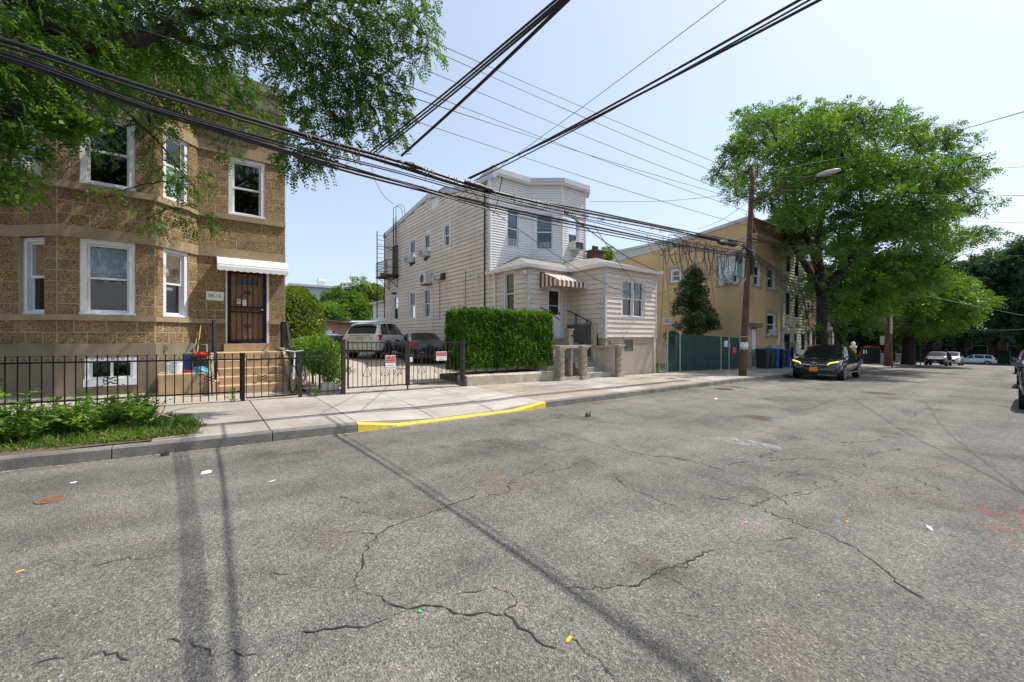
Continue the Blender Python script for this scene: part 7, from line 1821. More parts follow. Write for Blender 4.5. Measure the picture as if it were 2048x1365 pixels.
# the end of the street: screened fence and brick flats behind the trees
EF = thing('screen_fence', 'long dark green screened fence across the end of the street', 'fence', (106, 0, -3))
for k in range(30):
    y = -30 + k * 2.4; obj('screen_panel', MB().box(105.9, 105.95, y + .05, y + 2.36, -3.05, -.7), M['green_panel'], EF); obj('post', MB().box(105.8, 105.89, y - .04, y + .04, -3.05, -.55), M['galv'], EF)
BF = thing('brick_flats', 'red brick block of flats behind the trees at the end of the street', 'flats', (120, 0, -3)); FBk = Face((114, 45), (114, -40))
bo = [(3 + k * 4.2, 4.9 + k * 4.2, z, z + 1.6) for k in range(19) for z in np.arange(-.8, 13, 2.9)]
wall(BF, FBk, 0, FBk.L, -3.2, 15.5, bo, M['brick_far'], -.3, 0)
pn = MB(); fm_ = MB()
for o in bo: pn.add([FBk.pt(o[0], -.14, o[2]), FBk.pt(o[1], -.14, o[2]), FBk.pt(o[1], -.14, o[3]), FBk.pt(o[0], -.14, o[3])], [(0, 1, 2, 3)])
for i, o in enumerate(bo):
    w_o = obj('window', MB().fbox(FBk, o[0], o[0] + .08, -.13, -.04, o[2], o[3]).fbox(FBk, o[1] - .08, o[1], -.13, -.04, o[2], o[3]).fbox(FBk, o[0] + .08, o[1] - .08, -.13, -.04, (o[2] + o[3]) / 2 - .04, (o[2] + o[3]) / 2 + .04), M['white_frame'], BF)
tag(obj('window_panes', pn, M['car_glass'], BF, fix=False), kind='stuff')
obj('back_wall', MB().box(114.4, 114.6, -40, 45, -3.2, 15.4), M['room'], BF); obj('roof', MB().box(113.7, 128, -40.3, 45.3, 15.5, 15.9), M['gutter'], BF)
sgn = thing('street_sign', 'thin green post with a small pale sign plate at the far corner', 'sign', (xat(1841, 8.2), 8.2, -2)); x = xat(1841, 8.2); z = sw(min(x, 58), 8.2) - .03
obj('post', MB().box(x - .04, x + .04, 8.16, 8.24, zr(x), zr(x) + 3.6), surf('green_post', (.05, .12, .06), .6), sgn); obj('plate', MB().box(x - .06, x - .045, 8.2, 8.62, zr(x) + 3.1, zr(x) + 3.75), M['plastic_white'], sgn)
# ------------------------------------------------------------------ utility pole with street light
PB = onG(1485, 752, sw); PX, PY, PZ = PB.x, PB.y, sw(PB.x, PB.y)
_r = ray(1506, 336); _t = (PY + .05) / _r.y
PTOP = Vector((_r.x * _t, _r.y * _t, EYE + _r.z * _t))
def pole_at(z): f = (z - PZ) / (PTOP.z - PZ); return Vector((PX, PY, PZ)).lerp(PTOP, f)
pole = thing('utility_pole', 'tall leaning brown wooden utility pole with street lamp at the kerb', 'pole', (PX, PY, PZ))
ns = 14
obj('shaft', MB().tube([pole_at(PZ - .1 + (PTOP.z - PZ + .1) * i / ns) for i in range(ns + 1)], [.155 - .06 * i / ns + .005 * math.sin(i * 2.1) for i in range(ns + 1)], 12), M['wood_pole'], pole, smooth=True)
lampP = Vector(onY(1652, 347, PY - 2.75))
armb = pole_at(onY(1508, 405, PY).z)
arm = [armb, armb.lerp(lampP, .35) + Vector((0, 0, .05)), armb.lerp(lampP, .7) + Vector((0, 0, .12)), lampP + Vector((-.02, .25, .02))]
obj('lamp_arm', MB().tube(arm, .04, 8), M['rust_iron'], pole)
lh = MB(); dl = (lampP - armb); dl.z = 0; dl.normalize(); sd = Vector((-dl.y, dl.x, 0))
for k, (f, w, h0, h1) in enumerate(((-.35, .05, -.03, .05), (-.2, .11, -.08, .08), (.05, .16, -.11, .10), (.3, .15, -.10, .08), (.45, .08, -.04, .04))):
    for i in range(10):
        a = 2 * math.pi * i / 10; p = lampP + dl * f + sd * math.cos(a) * w + Vector((0, 0, (h1 if math.sin(a) > 0 else -h0) * math.sin(a) * 1.0)); lh.v.append(tuple(p))
for k in range(4):
    for i in range(10): lh.f.append((k * 10 + i, k * 10 + (i + 1) % 10, (k + 1) * 10 + (i + 1) % 10, (k + 1) * 10 + i))
lh.f.append(tuple(range(10))); lh.f.append(tuple(range(40, 50)))
obj('lamp_head', lh, M['galv'], pole, smooth=True)
def band_on_pole(z, h, r, m_, name): p = pole_at(z); obj(name, MB().lathe((p.x, p.y, p.z), [(r, -h / 2), (r, h / 2)], 12), m_, pole)
band_on_pole(E - .5, .10, .158, M['galv'], 'steel_band'); band_on_pole(E + .0, .03, .155, M['galv'], 'steel_band'); band_on_pole(onY(1490, 690, PY).z, .22, .157, M['plastic_white'], 'paper_notice')
for u, v, sx, sz, m_ in ((1465, 487, .42, .22, 'cable'), (1479, 515, .2, .5, 'cable'), (1481, 535, .18, .9, 'ac_white')):
    p = onY(u, v, PY - .18); o = obj('service_box' if m_ != 'cable' else 'splice_case', MB().fblock(Face((p.x - sx / 2, p.y + .1), (p.x + sx / 2, p.y + .1)), 0, sx, 0, .2, p.z - sz / 2, p.z + sz / 2, .02), surf('pole_box_green', (.16, .24, .22), .6) if m_ != 'cable' else M['cable'], pole)
rrr = random.Random(5)
for k in range(36):                                   # clamps and insulators crowding the pole
    z = onY(1490, rrr.choice((478, 505, 512, 498, 520, 470)) + rrr.uniform(-9, 9), PY).z; p = pole_at(z); a = rrr.uniform(0, 6.28); e = p + Vector((math.cos(a) * .34, math.sin(a) * .3, rrr.uniform(-.12, .12)))
    obj('bracket', MB().tube([p, (p + e) / 2 + Vector((0, 0, .05)), e], rrr.uniform(.012, .03), 5), M[rrr.choice(['cable', 'galv', 'cable_grey', 'cable'])], pole)
obj('cable_mass', MB().tube([pole_at(onY(1490, 497, PY).z) + Vector((-.9, -.1, .05)), pole_at(onY(1490, 503, PY).z) + Vector((-.3, -.16, 0)), pole_at(onY(1490, 520, PY).z) + Vector((.0, -.2, -.1)), pole_at(onY(1490, 545, PY).z) + Vector((-.02, -.17, -.1))], [.03, .09, .11, .04], 7), M['cable'], pole)
# second pole further down
p2x, p2y = 45.4, 7.95; p2z = sw(p2x, p2y); t2 = onY(1790, 590, p2y).z
pole2 = thing('utility_pole', 'second wooden utility pole further along with a grey sleeve on its upper half', 'pole', (p2x, p2y, p2z))
zmid = onY(1790, 668, p2y).z
obj('shaft', MB().tube([(p2x - .1, p2y, p2z - .1), (p2x, p2y, zmid), (p2x + .12, p2y, t2 + 3.4)], [.3, .22, .14], 10), M['wood_pole'], pole2, smooth=True)
obj('sleeve', MB().tube([(p2x - .12, p2y - .16, zmid), (p2x - .02, p2y - .14, t2 + 1.6)], .10, 8), M['galv'], pole2)
obj('service_box', MB().box(p2x - .1, p2x + .2, p2y + .26, p2y + .52, onY(1780, 690, p2y).z, onY(1780, 672, p2y).z), M['galv'], pole2)
# ------------------------------------------------------------------ cables
def smooth_pts(P, k=6):
    P = [Vector(p) for p in P]; out = []
    for i in range(len(P) - 1):
        a = P[max(i - 1, 0)]; b = P[i]; c = P[i + 1]; d = P[min(i + 2, len(P) - 1)]
        for j in range(k):
            t = j / k; out.append(.5 * ((2 * b) + (c - a) * t + (2 * a - 5 * b + 4 * c - d) * t * t + (3 * b - 3 * c + d - a) * t ** 3))
    out.append(P[-1]); return out
def wire(label, pts, r, name='overhead_wire', cat='cable', group=None, material='cable', sm=True):
    t = obj(name, MB().tube(smooth_pts(pts) if sm else pts, r, 6), M[material]); tag(t, label, cat, group); return t
bun = thing('cable_bundle', 'thick bundle of black cables sagging along the street from the upper left to the pole', 'cables', (4, 7.35, 5))
def bpts(uv, Y): return [onY(u, v, Y) for u, v in uv]
BUND = [
 ([(-420, -10), (-200, 30), (0, 78), (260, 165), (570, 259), (800, 324), (985, 383), (1150, 421), (1320, 455), (1440, 482), (1492, 490)], 7.36, .036),
 ([(-420, 2), (0, 90), (260, 173), (570, 266), (800, 331), (985, 389), (1150, 428), (1320, 460), (1492, 494)], 7.32, .022),
 ([(-420, 30), (-200, 66), (0, 108), (250, 198), (560, 298), (745, 350), (1000, 414), (1200, 456), (1400, 497), (1492, 508)], 7.36, .030),
 ([(-420, 40), (0, 116), (250, 206), (560, 303), (745, 357), (1000, 419), (1200, 461), (1400, 500), (1492, 512)], 7.30, .022),
 ([(-420, 22), (0, 100), (300, 208), (570, 290), (790, 345), (1000, 402), (1200, 444), (1400, 489), (1492, 503)], 7.42, .014),
 ([(-420, 26), (0, 104), (300, 213), (570, 286), (790, 341), (1000, 397), (1200, 448), (1400, 492), (1492, 505)], 7.25, .014),
 ([(-420, 34), (0, 112), (300, 217), (570, 294), (790, 362), (1000, 425), (1200, 467), (1400, 503), (1492, 514)], 7.28, .017),
 ([(560, 262), (760, 322), (960, 382), (1150, 416), (1320, 452), (1492, 486)], 7.38, .028),
]
for uv, Y, r in BUND: obj('cable', MB().tube(smooth_pts(bpts(uv, Y)), r * .82, 7), M['cable'], bun)
lash = MB(); r_ = random.Random(3)
for k in range(70):                                  # lashing, ties and tails along the strand
    u = r_.uniform(600, 1440); v = np.interp(u, [570, 800, 985, 1150, 1320, 1440], [262, 327, 386, 424, 457, 484]); p = onY(u, v, 7.34)
    lash.tube([p + Vector((0, -.05, .05)), p + Vector((.02, -.06, -.02)), p + Vector((.05, .02, -.06 - r_.random() * .08))], .008, 4)
obj('lashing', lash, M['cable_grey'], bun)
for u0, u1 in ((810, 845), (930, 985), (1395, 1440)):
    vs = lambda u: float(np.interp(u, [570, 800, 985, 1150, 1320, 1440], [258, 323, 381, 420, 454, 480]))
    obj('splice_case', MB().tube([onY(u0, vs(u0), 7.30), onY((u0 + u1) / 2, vs((u0 + u1) / 2), 7.3), onY(u1, vs(u1), 7.30)], [.035, .06, .035], 8), M['cable'], bun)
# lines crossing the street from the bundle towards the camera side
def cross_line(label, u, v, x_far, y_far, z_far, Y=7.34, r=.016, sag=.1, group=None):
    a = onY(u, v, Y); b = Vector((x_far, y_far, z_far)); m_ = (a + b) / 2 - Vector((0, 0, sag))
    return wire(label, [a, a.lerp(m_, .5) + Vector((0, 0, -.02)), m_, m_.lerp(b, .5) + Vector((0, 0, .02)), b], r, group=group)
def thru(u, v, x): # a point at that image position on the plane x
    return onX(u, v, x)
GRP = 'service wires crossing overhead towards the camera side'
for i, (u, v, u2, v2, lab, r) in enumerate(((742, 303, 1112, 0, 'service wire climbing right from the bundle, upper left of a close trio', .012), (749, 305, 1122, 0, 'service wire in the middle of the close trio climbing right from the bundle', .012),
        (757, 306, 1130, 0, 'lower right wire of the close trio climbing from the bundle', .012), (803, 312, 1136, 0, 'thick single service cable rising from the splice above the side house', .022))):
    a = onY(u, v, 7.34); rr = ray(u2, v2); t_ = a.x / rr.x; b = Vector((a.x, rr.y * t_, EYE + rr.z * t_)); d = b - a
    wire(lab, [a, a + d * .5 - Vector((0, 0, .03)), b, a + d * 1.9 + Vector((0, 0, .1))], r, group=GRP)
for i, (u, v, u2, v2, k, lab) in enumerate(((936, 357, 1640, 0, 4.7, 'long black wire crossing the sky to the upper right, top one of its pair'), (940, 358, 1600, 0, 4.4, 'long black wire crossing the sky to the upper right, lower one of its pair'), (1002, 332, 1452, 0, 5.0, 'thin black wire rising steeply above the bay of the sided house'), (948, 362, 1620, 0, 4.8, 'black wire from the splice joining the pair to the upper right'))):
    a = onY(u, v, 7.36) if u < 1000 else onY(u, v, 15.0 if i == 2 else 9.0); rr = ray(u2, v2); t_ = (k) / rr.z if False else None
    z_t = EYE + (4.6 if i != 2 else 6.0); t_ = (z_t - EYE) / rr.z if False else a.x / rr.x; b = Vector((rr.x * t_, rr.y * t_, EYE + rr.z * t_)); d = b - a
    wire(lab, [a, a + d * .5 - Vector((0, 0, .05)), b, a + d * 1.5 + Vector((0, 0, .1))], .010 if i > 1 else .014, group=GRP)
# thin power lines high above, ending at the pole top
for i, (u, v, v2, Y) in enumerate(((200, -210, 352, 7.9), (560, -35, 372, 8.0), (540, 10, 400, 7.9), (330, -15, 425, 7.8), (420, 105, 455, 7.7), (380, 50, 405, 7.85))):
    a = onY(u, v, Y); b = pole_at(onY(1503, v2, PY).z); d = b - a
    wire(['topmost thin power line running to the pole top', 'second thin power line below the topmost one', 'third thin power line meeting the pole above the lamp arm', 'fourth thin power line meeting the pole at the lamp arm', 'lowest thin power line passing in front of the left tree', 'thin power line between the third and fourth ones'][i], [a - d * .4 + Vector((0, 0, .1)), a, a + d * .5 - Vector((0, 0, .10)), b], .008, group='thin power lines to the pole')
# lines leaving the pole to the right
RG = 'wires leaving the pole to the right'
for i, (v, pts, r) in enumerate(((345, [(1800, 292, 4.0), (2048, 224, .6)], .009), (352, [(1850, 345, 3.0), (2048, 334, .8)], .004), (375, [(1900, 392, 4.0), (2048, 391, 2.0)], .006), (400, [(1900, 440, 7.4), (2048, 446, 7.0)], .006), (489, [(1750, 497, 7.6), (2048, 478, 6.8)], .008), (497, [(1750, 508, 7.6), (2048, 512, 7.2)], .007), (505, [(1700, 560, 7.6), (2048, 632, 7.3)], .008))):
    P = [pole_at(onY(1500, v, PY).z)]
    for u, vv, Y in pts: 
        p = onY(u, vv, Y) if Y > 2.5 else None
        if p is None:
            rr = ray(u, vv); t_ = 13.5 / (rr.x * SY + rr.y * CY) * FPX / FPX; t_ = 13.0 / math.hypot(rr.x, rr.y); p = Vector((rr.x * t_, rr.y * t_, EYE + rr.z * t_))
        else:
            rr = ray(u, vv); D = min(26.0, math.hypot(p.x, p.y)); t_ = D / math.hypot(rr.x, rr.y); p = Vector((rr.x * t_, rr.y * t_, EYE + rr.z * t_))
        P.append(p)
    e = P[-1] + (P[-1] - P[-2]) * .4
    wire(['thick wire from the pole top rising to the right edge', 'wire from the pole passing just above the lamp head', 'thin wire below the lamp head running right', 'thin wire crossing the big tree lower down', 'upper of two level cables at bundle height right of the pole', 'lower of two level cables at bundle height right of the pole', 'cable dropping through the tree to the lower right'][i], [P[0], P[1], P[2], e], r, group=RG)
for i in range(7):                                   # bundle going on to the second pole
    a = pole_at(onY(1495, 496 + i * 4, PY).z); b = Vector((p2x, p2y, onY(1790, 638 + i * 3, p2y).z)); m_ = (a + b) / 2 - Vector((0, .05 * i, .9 + .12 * i))
    if i == 0: b2 = thing('cable_bundle', 'bundle of cables drooping from the leaning pole to the second pole', 'cables', (30, 7.7, 3))
    obj('cable', MB().tube(smooth_pts([a, a.lerp(m_, .5) - Vector((0, 0, .25)), m_, m_.lerp(b, .5) - Vector((0, 0, .2)), b]), .024 if i < 4 else .014, 6), M['cable'], b2)
for i in range(4):
    a = Vector((p2x, p2y, onY(1790, 630 + i * 8, p2y).z)); b = Vector((95, 3 - i * 2.5, a.z - 1.2 + i * .9)); m_ = (a + b) / 2 - Vector((0, 0, .8))
    if i == 0: b3_ = thing('cable_bundle', 'far cables running from the second pole to the end of the street', 'cables', (70, 5, 1))
    obj('cable', MB().tube(smooth_pts([a, m_, b]), .016, 6), M['cable'], b3_)
# service drops to the houses
for (a, b, lab, r) in (((onY(930, 360, 7.34)), (X2 + .1, YM - .1, E + 5.6), 'service drop from the bundle to the corner of the white bay', .012), (onY(1004, 355, 7.34), Vector((X2 + .05, YM - .15, E + 5.4)), 'second service drop to the corner of the white bay', .012),
    (onY(1130, 425, 7.34), Vector((X2R - .2, YP1 - .3, EV - .05)), 'service drop to the gutter of the pink porch front', .014), (onY(1190, 455, 7.34), Vector((X2R - .8, YP1 - .02, E + 1.9)), 'service wire sagging across the double window of the pink porch', .010),
    (onY(960, 405, 7.3), Vector((XI + 1.2, YP1 - .2, E + 1.7)), 'thin wire slanting down over the porch roof to the pink front wall', .008),
    (pole_at(onY(1490, 470, PY).z), Vector((X3 - .05, 16.5, E + 5.6)), 'wire from the leaning pole up to the ochre gable', .010), (pole_at(onY(1490, 505, PY).z), Vector((X3 - .05, 11.6, E + 3.0)), 'wire from the leaning pole to the side of the ochre house', .010), (pole_at(onY(1490, 512, PY).z), Vector((X3 - .05, 20, E + 2.2)), 'long wire low across the ochre side wall', .009),
    (onX(1180, 404, 15.8), pole_at(onY(1502, 382, PY).z), 'thin wire from the white bay cornice to the leaning pole', .009), (pole_at(onY(1502, 398, PY).z), onX(1395, 460, 22.0), 'thin wire from the pole down to the left', .008)):
    a = Vector(a); b = Vector(b); m_ = (a + b) / 2 - Vector((0, 0, .18)); wire(lab, [a, m_, b], r, name='service_drop')
for k in range(2):
    a = onY(1328 + 2 * k, 497, 7.34); wire(['thin wire hanging straight down from the bundle beside the pink porch', 'second thin wire hanging down right of the first one'][k], [a, onY(1325 + 12 * k, 590, 8.2), onY(1319 + 24 * k, 690 - 40 * k, 9.4)], .007, name='hanging_wire', material='cable')
# tangle of loops near the pole
tg = thing('wire_tangle', 'tangle of looped black wires hanging from the bundle beside the pole', 'wires', (15.5, 7.3, 4.2))
r_ = random.Random(11)
for k in range(34):
    u = r_.uniform(1310, 1482); v = float(np.interp(u, [1300, 1482], [470, 505])) + r_.uniform(-4, 8); w = r_.uniform(12, 46); dp = r_.uniform(18, 95) * (.5 + .5 * (u - 1300) / 180); P = []
    Y = 7.34 + r_.uniform(-.12, .12)
    for i in range(9):
        f = i / 8; P.append(onY(u + w * (f - .5) * (1 + .6 * math.sin(f * 3.1)) * (1 if f < .5 else 1), v + dp * math.sin(math.pi * f) * (1 + .15 * r_.uniform(-1, 1)), Y + .05 * math.sin(f * 6 + k)))
    obj('loop', MB().tube(smooth_pts(P, 4), r_.choice((.005, .007, .009, .012)), 5), M[r_.choice(['cable', 'cable', 'cable', 'cable', 'cable', 'cable_grey'])], tg)
for k in range(16):
    u = r_.uniform(1330, 1480); v = float(np.interp(u, [1300, 1482], [462, 500])); p = onY(u, v, 7.3); q = p + Vector((r_.uniform(.3, 1.6), r_.uniform(-.2, .2), r_.uniform(-.25, .35)))
    obj('tail', MB().tube(smooth_pts([p, (p + q) / 2 + Vector((0, 0, r_.uniform(-.25, .2))), q], 4), .008, 4), M['cable'], tg)
for k in range(7):
    u = r_.uniform(1400, 1480); p = onY(u, 508, 7.3); q = p + Vector((r_.uniform(-.1, .1), 0, -r_.uniform(.5, 2.1))); obj('tail', MB().tube(smooth_pts([p, (p + q) / 2 + Vector((r_.uniform(-.2, .2), 0, 0)), q], 4), .007, 4), M['cable'], tg)
obj('splice_case', MB().tube([onY(1437, 485, 7.3), onY(1446, 486, 7.3), onY(1457, 488, 7.3)], [.05, .10, .05], 8), M['cable'], tg)
obj('splice_case', MB().tube([onY(1345, 489, 7.3), onY(1352, 491, 7.3), onY(1362, 493, 7.3)], [.03, .055, .03], 8), M['cable'], tg)
lp = [onY(745, 340 + 3 * i + (0), 7.34) for i in range(1)]
wire('single pale wire curling down under the bundle near the fire escape', [onY(743, 335, 7.34), onY(752, 365, 7.34), onY(768, 392, 7.34), onY(787, 409, 7.34)], .004, name='hanging_wire', material='cable_grey')
# ------------------------------------------------------------------ trees
def compound_leaves(P, D, L, pairs, lf, material, name, parent, droop=.5, asp=.36, terminal=True):
    """pinnate leaves: each a row of leaflet pairs along a drooping stalk"""
    n = len(P); side = unit(np.cross(D, rand_dirs(n))); nrm = np.cross(D, side)
    Vs = []; t = np.linspace(.18, 1.0, pairs)
    g = np.array([0, 0, -1.0])
    for k in range(pairs):
        f = t[k]; base = P + D * (L * f)[:, None] + g * (droop * L * f * f)[:, None]
        tang = unit(D + g * (2 * droop * f))
        sz = lf * (1 - .45 * abs(f - .5) * 1.2) * (.8 + .4 * rng.random(n))
        for s in (-1, 1):
            d = unit(side * s + tang * .55 + g * .25 + rng.normal(size=(n, 3)) * .18)
            u = unit(np.cross(d, nrm + rng.normal(size=(n, 3)) * .35))
            a = base; b = base + d * (sz * .45)[:, None] + u * (sz * asp * .5)[:, None]; c = base + d * sz[:, None]; e = base + d * (sz * .45)[:, None] - u * (sz * asp * .5)[:, None]
            Vs.append(np.stack([a, b, c, e], 1).reshape(-1, 3))
    V = np.concatenate(Vs); F = np.arange(len(V)).reshape(-1, 4)
    return arr_obj(name, V, F, material, parent)
def limb(mb, pts, r0, r1, n=7, jit=.0):
    P = smooth_pts(pts, 4); m = len(P)
    mb.tube([p + Vector((random.uniform(-jit, jit), random.uniform(-jit, jit), random.uniform(-jit, jit))) if 0 < i < m - 1 else p for i, p in enumerate(P)], [r0 + (r1 - r0) * i / (m - 1) for i in range(m)], n)
# --- the street tree on the left: trunk outside the frame, limbs reaching over the pavement
LT = thing('street_tree', 'large leafy street tree on the left with branches hanging over the pavement and wires', 'tree', (-3.4, 8.3, .2))
tb = MB(); TB = Vector((-3.4, 8.3, .1))
limb(tb, [TB, TB + Vector((.05, .05, 2.2)), TB + Vector((.2, .1, 4.4)), TB + Vector((.6, .2, 6.2))], .30, .20, 10, .01)
LCL = [  # u, v, Y, radius, number of leaves
 (40,40,8.6,.95,240),(130,55,9.2,.95,250),(55,140,8.8,.75,190),(150,160,9.4,.75,180),(235,40,9.6,.9,230),(240,125,9.8,.75,180),(330,45,9.6,.9,220),(330,140,9.8,.65,150),
 (420,40,9.2,.85,200),(415,135,10,.6,120),(500,45,8.8,.7,170),(300,205,10.2,.5,90),(380,205,10.2,.5,90),(460,220,10.3,.5,95),(530,205,10.2,.38,65),(45,215,9,.5,60),(120,245,9.6,.45,60),
 (15,300,9,.4,45),(185,275,9.8,.32,34),(15,370,9,.28,34),(325,320,9.6,.34,55),(300,250,9.8,.34,45),(385,370,9.6,.3,45),(400,445,9.6,.27,42),(355,420,9.6,.2,22),(295,440,9.6,.2,26),(215,395,9.6,.22,26),(340,365,9.6,.2,22),
 (575,55,8.6,.75,190),(640,115,8.6,.72,190),(600,165,8.8,.55,120),(640,225,8.6,.5,110),(610,290,8.6,.4,75),(585,325,8.7,.25,30),(640,320,8.6,.25,30),(700,55,8.2,.72,180),(765,40,8,.6,140),(830,45,7.8,.42,75),(855,95,7.8,.28,34),(820,120,7.8,.24,28),
 (720,140,8.2,.52,110),(770,170,8,.36,60),(800,205,8,.26,34),(745,215,8,.36,55),(795,255,8,.25,32),(700,205,8.3,.38,60),(690,275,8.4,.3,42),(760,265,8.1,.22,24),(450,300,10.2,.26,26),(560,250,9.6,.25,30),(-120,60,8.6,1.1,220),(-140,250,8.8,1.0,150),(-60,150,8.4,.9,140),
 (200,-130,9,1.3,260),(420,-130,9,1.2,240),(640,-110,8.4,1.1,210),(820,-90,8,.9,140),(0,-130,8.6,1.2,220),(480,170,10,.3,36),
]
P = []; D = []
hub = [TB + Vector((.6, .2, 6.2)), onY(150, 90, 8.9), onY(330, 60, 9.2), onY(480, 30, 8.9), onY(640, 30, 8.5), onY(760, 20, 8.2), onY(420, 100, 9.6), onY(600, 110, 8.7)]
limb(tb, [hub[0], hub[0].lerp(hub[1], .5) + Vector((0, 0, .3)), hub[1], hub[2]], .19, .10, 8, .03)
limb(tb, [hub[2], onY(410, 20, 9.1), onY(500, 25, 8.9), onY(560, 25, 8.7), onY(610, 15, 8.6), onY(640, -5, 8.5), onY(760, 5, 8.2)], .10, .045, 8, .02)
limb(tb, [onY(610, 18, 8.6), onY(650, 40, 8.5), onY(690, 60, 8.4), onY(760, 110, 8.1)], .05, .02, 6, .02)
limb(tb, [hub[2], onY(380, 85, 9.4), onY(430, 95, 9.6), onY(500, 75, 9.2), onY(560, 80, 8.9), onY(600, 110, 8.7)], .08, .03, 6, .02)
limb(tb, [hub[1], onY(200, 160, 10), onY(260, 230, 11.4), onY(330, 300, 11.9), onY(385, 370, 11.9)], .05, .012, 6, .02)
limb(tb, [hub[0], onY(-40, 200, 8.6), onY(40, 240, 9), onY(120, 255, 9.5)], .08, .02, 6, .02)
done_ = list(hub)
LCL = [(u, v, min(12.3, Y + 2.2), R_ * 1.2, n) if 180 < u < 562 and v > 90 else (u, v, Y, R_, n) for u, v, Y, R_, n in LCL]   # inner boughs moved close to the house front to shade it
for (u, v, Y, R_, n) in sorted(LCL, key=lambda q: min((onY(q[0], q[1], q[2]) - h).length for h in hub)):
    n = int(n * (1.2 if u > 545 else 1.15 if u < 250 else 1.3) * (.45 if v > 170 and u < 250 else .6 if v > 170 and u < 560 else 1)); c = onY(u, v, Y); h = min(done_, key=lambda q: (q - c).length); done_.append(c)
    if (h - c).length > .2: limb(tb, [h, h.lerp(c, .35) + Vector((random.uniform(-.1, .1), 0, .12)), h.lerp(c, .7) + Vector((random.uniform(-.08, .08), 0, .08)), c], .018, .008, 5, .015)
    for k in range(max(3, int(n / 40))):
        d = Vector(rand_dirs(1)[0]); e = c + Vector((d.x * R_, d.y * R_, d.z * R_ * .8)); tb.tube([c, c.lerp(e, .4) + Vector((random.uniform(-.06, .06), 0, .07)), c.lerp(e, .75) + Vector((0, 0, .05)), e], [.008, .006, .004, .002], 4)
    d = rand_dirs(n); q = rng.random(n) ** .45 * R_
    pp = np.array(c) + d * q[:, None] * np.array([1, 1.1, .85]); P.append(pp)
    D.append(unit(d * .8 + np.array([.15, 0, -.25]) + rng.normal(size=(n, 3)) * .35))
for k in range(34):                      # unseen rest of the crown, added to shade the left of the bay
    c = Vector((random.uniform(-8.5, -2.9), random.uniform(5.0, 11.2), random.uniform(5.6, 9.2))); R_ = random.uniform(.8, 1.1); n = 150
    h = min(done_, key=lambda q: (q - c).length); done_.append(c); limb(tb, [h, h.lerp(c, .5) + Vector((0, 0, .12)), c], .03, .012, 5, .015)
    d = rand_dirs(n); P.append(np.array(c) + d * (rng.random(n) ** .45 * R_)[:, None]); D.append(unit(d * .8 + np.array([0, 0, -.25])))
P = np.concatenate(P); D = np.concatenate(D)
compound_leaves(P, D, .17 + .10 * rng.random(len(P)), 7, .080, M['leaf_locust'], 'crown', LT, .55, .46)
obj('trunk', tb, M['bark'], LT)
# a few bright low shoots at the very left
LS = thing('maple_branch', 'bright green sunlit leafy shoot hanging at the upper left window', 'branch', onY(130, 245, 8.6))
cs = [onY(105, 245, 8.4), onY(150, 240, 8.5), onY(175, 252, 8.5), onY(20, 262, 8.4), onY(8, 290, 8.4), onY(10, 345, 8.5), onY(125, 262, 8.5), onY(20, 395, 8.5)]
blob_foliage('foliage', LS, [((c.x, c.y, c.z), (.24, .22, .13)) for c in cs], 1300, .085, M['leaf_bright'], up=.1, asp=.7, shell=.1)
sb = MB(); o_ = onY(-120, 215, 8.5)
for c in cs: limb(sb, [o_, o_.lerp(c, .5) + Vector((0, 0, .12)), c], .02, .006, 5)
obj('stem', sb, M['bark'], LS)
